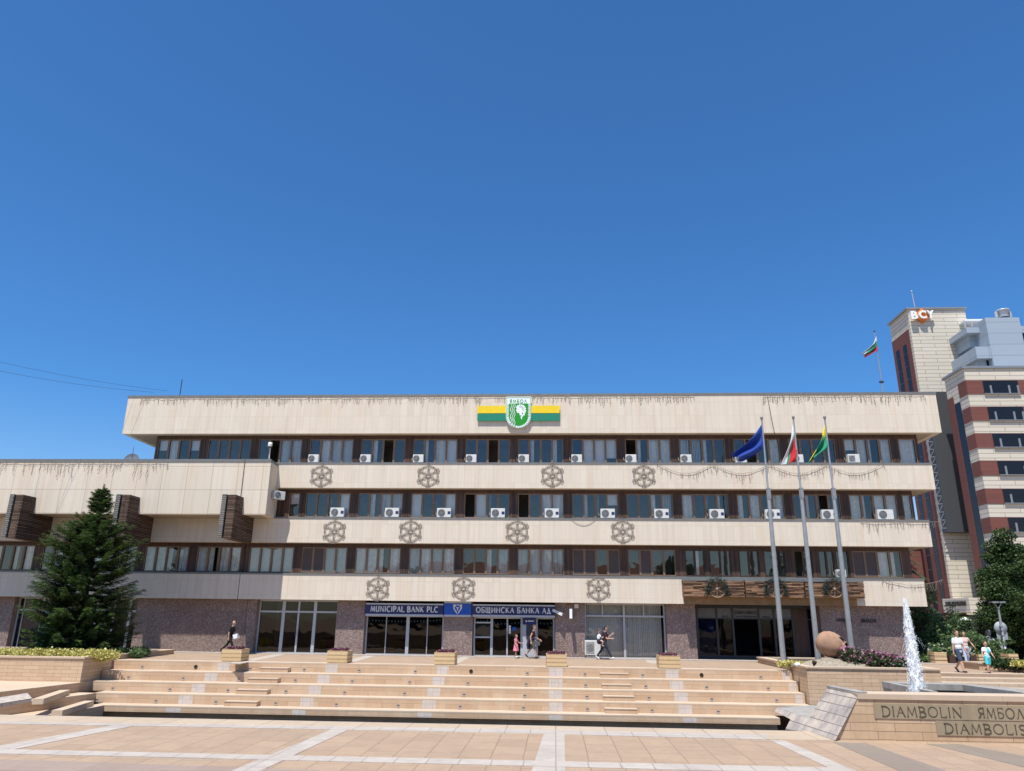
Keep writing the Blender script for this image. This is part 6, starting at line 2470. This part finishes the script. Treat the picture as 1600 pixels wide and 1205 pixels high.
shrub('shrub', 'tall green shrub right of the granite wall behind the water jet', 1452, 46.8, 1.9, 3.6, 1.2, 'shrub_leaves', 101, 15000, .12)
shrub('shrub', 'rounded green shrub behind the man in the white shirt', 1490, 47.5, 2.0, 2.7, 1.3, 'shrub_leaves', 102, 14000, .115)
shrub('shrub', 'low green shrub sloping down left of the boy', 1524, 47.2, 1.6, 1.7, 1.1, 'shrub_leaves', 103, 8000, .11)
shrub('rose_bush', 'low bush with pale flowers by the wooden planter', 1470, 44.6, 1.4, 1.0, .8, 'shrub_leaves', 104, 2400, .15)
rb = bpy.data.objects['rose_bush']
q = ORG['rose_bush']
fl_ = leafy('flowers', 'flower_white', [(q.x + dx, q.y - .5, .7, .4, .4, .35) for dx in (-.9, -.3, .4, 1.0)], .11, 60, 105, rb, up=.4)
tag(fl_, kind='stuff')
shrub('hedge', 'clipped dark hedge at the right edge behind the lamp', 1597, 50.5, 1.6, 1.15, .7, 'hedge_leaves', 106, 2600, .14)
# wooden planters and bench on the right
for k, (pa, pb, yy, h, lab) in enumerate(((1461, 1480, 43.6, .62, 'pale wooden planter under the bush behind the water jet'), (1577, 1592, 44.8, .55, 'pale wooden planter right of the lamp post'), (1530, 1541, 44.6, .5, 'small wooden planter behind the boy'))):
    xa, xb = at(pa, 1030, y=yy).x, at(pb, 1030, y=yy).x
    t = thing('planter_box', ((xa + xb) / 2, yy + .4, 0), lab, 'planter')
    m = MB()
    for j in range(3):
        m.box(xa, xb, yy, yy + .8, .02 + h / 3 * j, h / 3 * (j + 1) - .012)
    m.build('slatted_box', 'box_wood', t)
    leafy('leaves', 'shrub_leaves', [((xa + xb) / 2, yy + .4, h + .05, (xb - xa) * .42, .3, .13)], .12, 260, 200 + k, t)
xa, xb = at(1483, 1033, y=43.8).x, at(1525, 1033, y=43.8).x
bn = thing('bench', ((xa + xb) / 2, 44, 0), 'wooden bench with dark ends behind the walking man', 'bench')
m = MB()
for j in range(3):
    m.box(xa + .1, xb - .1, 43.75 + .16 * j, 43.88 + .16 * j, .40, .45)
m.build('seat', 'box_wood', bn)
for x in (xa, xb - .3):
    m = MB()
    m.box(x, x + .3, 43.7, 44.25, 0.0, .46)
    m.build('end_block', 'dark_wood', bn)
m = MB()
m.box(xa + .31, xb - .31, 43.98, 44.02, .1, .3)
m.build('stretcher', 'dark_wood', bn)
bed('raised_bed', 'low raised bed with yellow and green plants at the right edge', [(at(1531, 1047, z=0).x, at(1531, 1047, z=0).y), (30, 35.4), (30, 39.0), (at(1529, 1036, z=.33).x, 40.2)], 0.003, .34, .06, .25)
r = random.Random(61)
cl = [(at(px, 1036, y=37.6).x, 37.9 + r.uniform(-.3, .9), .33, .4, .4, .16 + .08 * r.random()) for px in range(1564, 1640, 5)]
o = leafy('green_ground_cover', 'bed_leaves', cl, .12, 2200, 62, up=.8)
tag(o, 'green ground cover in the low bed at the right edge', 'ground cover', kind='stuff')
o = leafy('yellow_ground_cover', 'yellow_leaves', [(at(px, 1037, y=37.2).x, 37.3, .38, .3, .3, .14) for px in (1592, 1600, 1608, 1620)], .10, 700, 63, up=.8)
tag(o, 'yellow ground cover in the low bed at the right edge', 'ground cover', kind='stuff')
# lamp post, signs seen from behind, parasol, statue, low wall
lb = at(1573.5, 1030, y=46.5)
lt = at(1558.5, 941, y=46.5)
t = thing('street_lamp', (lb.x, 46.5, 0), 'grey street lamp with two flat heads below the right-hand tree', 'street lamp')
m = MB()
m.lathe([(.14, 0), (.14, .5), (.075, .55), (.055, lt.z - .35)], (lb.x, 46.5, 0), 10)
for s_ in (-1, 1):
    m.tube([(lb.x, 46.5, lt.z - .4), (lb.x + .2 * s_, 46.5, lt.z - .05)], .03, 6)
m.build('pole', 'pole_metal', t)
for s_ in (-1, 1):
    m = MB()
    m.box(lb.x + s_ * .03 if s_ > 0 else lb.x - .37, lb.x + .37 if s_ > 0 else lb.x - .03, 46.3, 46.7, lt.z - .05, lt.z + .04)
    m.build('lamp_head', 'lamp_grey', t)
sx, ysg = lb.x, 46.5
t = thing('road_sign', (sx, ysg, at(1567, 999, y=ysg).z), 'round and square road signs seen from behind, clamped to the street lamp', 'road sign')
m = MB()
for yy_ in (979, 985, 993):
    zc_ = at(1566, yy_, y=ysg).z
    m.box(sx - .09, sx + .09, ysg - .075, ysg + .09, zc_ - .02, zc_ + .02)
m.build('clamp', 'lamp_grey', t)
c = at(1564, 981.5, y=ysg)
m = MB()
m.lathe([(0, 0), (.36, 0), (.36, .02), (0, .02)], (sx, ysg + .115, c.z), 24, (0, -1, 0))
m.build('round_plate', 'sign_back', t)
c = at(1567, 993.5, y=ysg)
m = MB()
m.box(sx - .27, sx + .33, ysg + .12, ysg + .135, c.z - .22, c.z + .22)
m.build('square_plate', 'sign_back', t)
c = at(1507.5, 968, y=62)
t = thing('parasol', (c.x, 62, 0), 'closed-topped white parasol tip showing above the shrubs', 'parasol')
m = MB()
zt_ = at(1507.5, 964, y=62).z
zb_ = at(1507.5, 969, y=62).z
m.lathe([(0, zt_), (.5, zb_), (.48, zb_ - .02), (0, zt_ - .06)], (c.x, 62, 0), 8)
m.build('canopy', 'sign_white', t)
m = MB()
m.tube([(c.x, 62, 0), (c.x, 62, zt_ - .05)], .03)
m.build('pole', 'lamp_grey', t)
c = at(1548, 1008, y=50)
t = thing('statue', (c.x, 50, 0), 'grey stone seated figure in the shade between boy and road sign', 'statue')
m = MB()
zt_ = at(1548, 985, y=50).z
m.box(c.x - .5, c.x + .5, 49.6, 50.4, 0, .7)
m.build('plinth', 'statue_stone', t)
m = MB()
m.tube([(c.x - .1, 50, .7), (c.x - .12, 50, zt_ - .55), (c.x - .05, 50, zt_ - .3)], [.34, .26, .12], 10)
m.tube([(c.x - .1, 49.9, .85), (c.x + .35, 49.6, .95), (c.x + .4, 49.55, .45)], [.18, .14, .1], 8)
m.tube([(c.x + .1, 49.95, zt_ - .5), (c.x + .3, 49.7, zt_ - .85), (c.x + .3, 49.6, 1.0)], [.1, .08, .06], 8)
m.ball((c.x - .04, 49.97, zt_ - .14), (.15, .17, .19))
m.build('figure', 'statue_stone', t)
m = MB()
m.box(at(1540, 1000, y=51.5).x, 45, 51.5, 51.9, 0, at(1590, 999, y=51.5).z)
tag(m.build('low_wall', 'rim_stone'), 'low grey stone wall behind the road sign at the right', 'wall')

# ------------------------------------------------------------------ slanted spout on the far left, twin of the fountain's end
m = MB()
zpoly(m, [(-60, 1099), (43, 1083), (50, 1091), (-60, 1109)], -.25, .10)
o = m.build('stone_spout', 'slide_stone')
tag(o, 'slanted grey stone spout slab at the left edge beside the steps', 'spout')

# ------------------------------------------------------------------ houses and trees across the square, seen mirrored in the windows
hs_ = thing('opposite_house', (-6, -34, ZN), 'long pale house with tiled roof across the square, mirrored in the windows', 'building')
m = MB()
m.box(-30, 26, -44, -34, ZN, 6.6)
m.build('wall', 'opposite_wall', hs_)
m = MB()
m.prism([(-31, -33, 6.6), (-31, -45, 6.6), (-31, -39, 10.2)], (58, 0, 0))
m.build('roof', 'roof_tile', hs_)
for k in range(9):
    for z in (1.2, 4.2):
        x = -27 + 6 * k
        boxobj('window', 'tower_glass', x, x + 1.4, -33.98, -33.9, z, z + 2.0, hs_)
for k, (x, y, h) in enumerate(((-20, -22, 9), (-2, -26, 11), (17, -21, 9.5), (34, -24, 12))):
    leaf_tree('square_tree', 'leafy tree across the square behind the viewer, ' + ('far left', 'left middle', 'right middle', 'far right')[k], (x, y, ZN), h, 3.4, 3.4, 'maple_leaves', 300 + k, 3500, .5, .2, .25)
# ------------------------------------------------------------------ people


def remeshed(name, mb, mat, voxel, parent, smooth=4):
    me = bpy.data.meshes.new(name)
    me.from_pydata(mb.v, [], mb.f)
    me.update()
    ob = bpy.data.objects.new(name, me)
    C.objects.link(ob)
    md = ob.modifiers.new('r', 'REMESH')
    md.mode = 'VOXEL'
    md.voxel_size = voxel
    ms_ = ob.modifiers.new('s', 'SMOOTH')
    ms_.iterations = smooth
    ms_.factor = .5
    dg = bpy.context.evaluated_depsgraph_get()
    dg.update()
    m2 = bpy.data.meshes.new_from_object(ob.evaluated_get(dg))
    bpy.data.objects.remove(ob)
    bpy.data.meshes.remove(me)
    m2.materials.clear()
    m2.materials.append(MATS[mat])
    for p in m2.polygons:
        p.use_smooth = True
    m2.name = name
    o = bpy.data.objects.new(name, m2)
    C.objects.link(o)
    o.parent = parent
    return o


def capsule(m, pts, rs, n=10):
    m.tube(pts, list(rs), n)
    for p, r_ in zip(pts, rs):
        m.ball(p, r_ * .995, n, 7)


def person(label, loc, head, H, legs, arms, shirt, trousers, shoes, hair, lean=0.0, hair_len=0, sleeve=.5, short_trousers=False, skirt=None, girth=1.0, bald=False, headturn=0.0, dress=False, extras=None, strap=False):
    """Standing or walking figure. legs = ((hip, knee) L, (hip, knee) R) in degrees, forward positive; arms = (shoulder swing, elbow, out) pairs."""
    t = thing('person', loc, label, 'person')
    k = H / 1.75
    F, SD, UP = Vector((0, -1, 0)), Vector((1, 0, 0)), Vector((0, 0, 1))     # faces -y before turning
    thigh, shin = .43 * k, .43 * k
    foot_h = .07 * k
    fw = lambda a: F * sin(radians(a)) - UP * cos(radians(a))
    J = {}
    drops = []
    for s, (hip, knee) in zip((-1, 1), legs):
        kn = fw(hip) * thigh
        an = kn + fw(hip - knee) * shin
        drops.append(-an.z)
    hz = max(drops) + foot_h + .005
    pel = Vector((0, 0, hz))
    lv = (UP * cos(radians(lean)) + F * sin(radians(lean)))
    chest = pel + lv * .36 * k
    neck = pel + lv * .56 * k
    hd = neck + lv * .16 * k + F * .03 * k
    body = MB()
    shirt_m, tr_m, sh_m = MB(), MB(), MB()
    g = girth
    # torso
    for p, rx, ry, rz in ((pel + UP * .02 * k, .155 * g, .115 * g, .12), (pel + lv * .17 * k, .14 * g, .105 * g, .15), (chest, .165 * g, .115 * g, .16), (neck - lv * .07 * k, .15 * g, .08 * g, .07)):
        body.ball(p, (rx * k, ry * k, rz * k), 14, 10)
        if not dress:
            shirt_m.ball(p, ((rx + .014) * k, (ry + .016) * k, (rz + .01) * k), 14, 10)
        else:
            shirt_m.ball(p, ((rx + .014) * k, (ry + .014) * k, (rz + .01) * k), 14, 10)
    capsule(body, [neck - lv * .05 * k, hd - lv * .05 * k], [.06 * k, .052 * k])
    # head with jaw, nose and ears
    ht = Matrix.Rotation(radians(headturn), 3, 'Z')
    HF, HS = ht @ F, ht @ SD
    hk = k if H > 1.3 else k * 1.25
    body.ball(hd + UP * .045 * hk, (.078 * hk, .092 * hk, .10 * hk), 14, 10)
    body.ball(hd + HF * .022 * hk - UP * .035 * hk, (.058 * hk, .066 * hk, .07 * hk), 12, 8)
    body.ball(hd + HF * .096 * hk + UP * .005 * hk, (.015 * hk, .02 * hk, .024 * hk), 8, 6)
    for s in (-1, 1):
        body.ball(hd + HS * .08 * hk * s + UP * .01 * hk, (.014 * hk, .022 * hk, .032 * hk), 8, 6)
    # legs, feet
    for s, (hip, knee) in zip((-1, 1), legs):
        h0 = pel + SD * .09 * k * s
        kn = h0 + fw(hip) * thigh
        an = kn + fw(hip - knee) * shin
        capsule(body, [h0, h0.lerp(kn, .5), kn, kn.lerp(an, .35), an], [.085 * k * g, .075 * k, .052 * k, .054 * k, .036 * k])
        pitch = max(-50, min(25, hip - knee))
        fd = (F * cos(radians(pitch)) + UP * sin(radians(pitch)) * (1 if pitch < 0 else .3))
        heel, toe = an - UP * .03 * k - fd * .05 * k, an - UP * .035 * k + fd * .15 * k
        capsule(body, [heel, toe], [.035 * k, .03 * k])
        capsule(sh_m, [heel, heel.lerp(toe, .6), toe], [.043 * k, .043 * k, .036 * k])
        if skirt is None and not dress:
            if short_trousers:
                e = kn + (an - kn) * .02
                tr_m.tube([h0 + UP * .05 * k, h0.lerp(kn, .5), e], [.105 * k * g, .095 * k, .085 * k], 12)
                tr_m.ball(h0, .103 * k * g, 12, 8)
            else:
                capsule(tr_m, [h0, h0.lerp(kn, .5), kn, an + (kn - an) * .08], [.10 * k * g, .088 * k, .068 * k, .055 * k])
    if not dress:
        tr_m.ball(pel + UP * .03 * k, (.17 * k * g, .13 * k * g, .12 * k), 14, 10)
    if skirt or dress:
        r0, r1, L_ = (skirt or (.16, .25, .42))
        tr = tr_m if skirt else shirt_m
        tr.tube([pel + UP * .08 * k, pel - UP * L_ * .5 * k, pel - UP * L_ * k], [r0 * k, (r0 + r1) / 2 * k, r1 * k], 16)
    # arms and hands
    hands = []
    for s, (sw, el, out) in zip((-1, 1), arms):
        s0 = neck - lv * .075 * k + SD * .165 * k * g * s
        d1 = (fw(sw) + SD * s * sin(radians(out))).normalized()
        e0 = s0 + d1 * .29 * k
        d2 = (fw(sw + el) + SD * s * sin(radians(out * .4))).normalized()
        w0 = e0 + d2 * .25 * k
        capsule(body, [s0, s0.lerp(e0, .5), e0, e0.lerp(w0, .4), w0], [.055 * k, .046 * k, .038 * k, .038 * k, .026 * k])
        capsule(shirt_m, [s0, s0.lerp(e0, sleeve)], [.072 * k, (.064 if not strap else .05) * k])
        # palm and five fingers of unequal length, slightly curled
        pn = SD * -s
        ac = d2.cross(pn).normalized()
        pc = w0 + d2 * .05 * k
        body.obox(pc, d2 * .045 * k, ac * .038 * k, pn * .014 * k)
        for q, (o_, L_) in enumerate(((-.030, .072), (-.010, .082), (.010, .076), (.029, .060))):
            f0 = w0 + d2 * .09 * k + ac * o_ * k
            f1 = f0 + d2 * L_ * .55 * k + pn * .008 * k
            f2 = f1 + (d2 * .8 + pn * .6).normalized() * L_ * .5 * k
            capsule(body, [f0, f1, f2], [.0105 * k, .0095 * k, .008 * k], 6)
        th = w0 + d2 * .03 * k - ac * .036 * k
        capsule(body, [th, th + (d2 * .7 - ac * .7).normalized() * .035 * k, th + (d2 * .9 - ac * .3 + pn * .3).normalized() * .07 * k], [.012 * k, .011 * k, .009 * k], 6)
        hands.append(w0 + d2 * .1 * k)
    bo = remeshed('body', body, 'skin', .0095 * k, t)
    remeshed('top' if not dress else 'dress', shirt_m, shirt, .014 * k, t, 6)
    if tr_m.f:
        remeshed('shorts' if short_trousers else ('skirt' if skirt else 'trousers'), tr_m, trousers, .014 * k, t, 6)
    if shoes:
        remeshed('shoes', sh_m, shoes, .012 * k, t, 3)
    m = MB()
    for s in (-1, 1):
        m.ball(hd + HF * .080 * hk + HS * .032 * hk * s + UP * .022 * hk, (.012 * hk, .008 * hk, .008 * hk), 8, 6)
    m.ball(hd + HF * .084 * hk - UP * .045 * hk, (.024 * hk, .008 * hk, .006 * hk), 8, 6)
    m.build('face', 'hair_dark', None, loc=(0, 0, 0)).parent = t
    if not bald:
        m = MB()
        m.ball(hd + UP * .075 * hk - HF * .018 * hk, (.086 * hk, .096 * hk, .088 * hk), 14, 10)
        m.ball(hd + UP * .02 * hk - HF * .05 * hk, (.074 * hk, .06 * hk, .09 * hk), 12, 8)
        if hair_len:
            capsule(m, [hd - HF * .06 * hk, hd - HF * .075 * hk - UP * hair_len * k], [.075 * hk, .045 * hk])
        remeshed('hair', m, hair, .012 * hk, t, 3)
    t.rotation_euler = (0, 0, radians(head))
    t.location = loc
    if extras:
        for nm, mat_, fn in extras:
            m = MB()
            fn(m, dict(hands=hands, neck=neck, chest=chest, pel=pel, hd=hd, F=F, SD=SD, UP=UP, k=k))
            m.build(nm, mat_, None, loc=(0, 0, 0)).parent = t
    return t


def held(label, cat, name, mat, t, fn, J):
    pass


walkers = at(357, 1018, y=43.2).x
# heading: degrees turned from facing the viewer; +90 faces right (+x)


def papers(m, J):
    h = J['hands'][1]
    m.obox(h + Vector((0, -.05, -.06)), (.01, .13, .02), (.012, 0, .004), (.02, .03, .15))


p = person('bald man in black t-shirt and black trousers walking right, papers in hand', (walkers, 43.2, 0.05), 90, 1.74, ((26, 4), (-20, 28)), ((-14, 18, 8), (16, 32, 6)), 'black_cloth', 'black_cloth', 'shoe_dark', 'hair_dark', 8, bald=True, girth=1.12, sleeve=.62, headturn=0)
# what he carries is a thing of its own
hx_ = walkers + .42
m = MB()
m.obox((hx_, 42.96, .95), (.15, .0, .05), (0, .012, .002), (-.04, 0, .11))
tag(m.build('papers', 'paper'), 'white and blue sheets held by the man in black', 'papers')
wx = at(832, 1028, y=43.0).x
p = person('woman with pinned-up brown hair in dark top and grey shorts walking right, jacket round waist', (wx, 43.0, 0.05), 78, 1.66, ((20, 6), (-16, 26)), ((-22, 30, 14), (22, 34, 8)), 'maroon_cloth', 'grey_cloth', 'shoe_dark', 'hair_brown', 5, short_trousers=True, sleeve=.12, strap=True,
           extras=[('tied_jacket', 'navy_cloth', lambda m, J: [m.tube([J['pel'] + Vector((.17 * cos(a), .14 * sin(a), .12)) for a in [i * .3 for i in range(22)]], .05, 6)] and
                    [m.tube([J['pel'] + Vector((.1 * s, .16, .1)), J['pel'] + Vector((.13 * s, .24, -.18)), J['pel'] + Vector((.16 * s, .22, -.42))], [.07, .08, .04], 8) for s in (-1, 0, 1)] and None)])
m = MB()
m.obox((wx + .26, 42.78, .80), (.15, .02, -.02), (.0, .05, 0), (.01, .0, .10))
m.tube([(wx + .15, 42.78, .90), (wx + .25, 42.76, 1.06), (wx + .38, 42.78, .88)], .014, 5)
tag(m.build('handbag', 'grey_cloth', bevel=.02), 'dark grey handbag carried by the woman at the bank door', 'bag')
cx2 = at(806, 1028, y=43.0).x
person('small girl in pink dress standing by the bank door', (cx2, 43.0, 0.05), 60, 1.14, ((6, 2), (-6, 6)), ((10, 40, 14), (30, 50, 10)), 'pink_cloth', 'pink_cloth', 'shoe_white', 'hair_brown', 0, dress=True, sleeve=.15, skirt=None, hair_len=.10, strap=True)
bx = at(945, 1028, y=43.1).x
person('person in dark maroon t-shirt and dark jeans striding right past the shop blinds', (bx, 43.1, 0.05), 82, 1.72, ((27, 2), (-24, 14)), ((20, 70, 10), (38, 92, 8)), 'maroon_cloth', 'dark_denim', 'shoe_white', 'hair_dark', 4, sleeve=.6, hair_len=.04)
# small child carried on the back in a dark sling
m = MB()
bk = thing('person', (bx - .28, 43.1, .05), 'small child with brown hair and white top carried on the back of the striding person', 'person')
mb_ = MB()
mb_.ball((0, 0, 1.06), (.11, .12, .17), 12, 8)
capsule(mb_, [(0, 0, 1.2), (0, 0, 1.33)], [.05, .045])
mb_.ball((-.02, 0, 1.42), (.088, .085, .10), 12, 9)
for s in (-1, 1):
    capsule(mb_, [(0, .1 * s, 1.17), (.14, .14 * s, 1.08), (.26, .12 * s, 1.12)], [.04, .034, .024])
    capsule(mb_, [(.02, .09 * s, .95), (.18, .17 * s, .88), (.16, .18 * s, .68)], [.06, .05, .03])
    capsule(mb_, [(.16, .18 * s, .66), (.24, .18 * s, .65)], [.03, .025])
remeshed('body', mb_, 'skin', .010, bk)
mb_ = MB()
mb_.ball((0, 0, 1.08), (.125, .135, .175), 12, 8)
for s in (-1, 1):
    capsule(mb_, [(0, .1 * s, 1.17), (.10, .13 * s, 1.11)], [.052, .046])
remeshed('top', mb_, 'white_shirt', .014, bk)
mb_ = MB()
mb_.ball((-.03, 0, 1.45), (.092, .09, .09), 12, 8)
remeshed('hair', mb_, 'hair_brown', .012, bk)
bag = MB()
bag.ball((bx - .27, 43.1, .94), (.15, .18, .16), 12, 8)
for s in (-1, 1):
    bag.tube([(bx - .26, 43.1 + .15 * s, 1.0), (bx - .1, 43.1 + .17 * s, 1.42), (bx + .1, 43.1 + .15 * s, 1.40), (bx + .17, 43.1 + .12 * s, 1.2)], .025, 6)
tag(bag.build('baby_carrier', 'navy_cloth'), 'dark blue carrier worn on the back of the striding person', 'carrier')
# family on the right
mp = at(1503, 1051, z=0)
person('man in white v-neck t-shirt and denim shorts walking towards the viewer', (mp.x, mp.y, .0), 14, 1.80, ((20, 6), (-14, 30)), ((-6, 8, 10), (8, 12, 12)), 'white_shirt', 'denim', 'shoe_dark', 'hair_brown', 0, short_trousers=True, sleeve=.55, girth=1.08)
wp = at(1513, 1041, z=0)
person('dark-haired woman in pale pink top and light jeans behind the man in white', (wp.x, wp.y, .0), -10, 1.66, ((10, 4), (-10, 18)), ((12, 30, 16), (-10, 50, 46)), 'pale_pink', 'light_denim', 'shoe_white', 'hair_dark', 0, sleeve=.3, hair_len=.18)
kp = at(1546.5, 1052, z=0)
person('small boy in white and turquoise t-shirt and turquoise shorts at the right', (kp.x, kp.y, .0), -4, 1.30, ((12, 4), (-8, 14)), ((10, 20, 22), (14, 30, 16)), 'white_shirt', 'teal_cloth', 'shoe_dark', 'hair_brown', 0, short_trousers=True, sleeve=.5,
       extras=[('shirt_panel', 'teal_cloth', lambda m, J: m.ball(J['chest'] + Vector((.05, -.045, -.02)), (.075, .075, .15), 12, 9))])
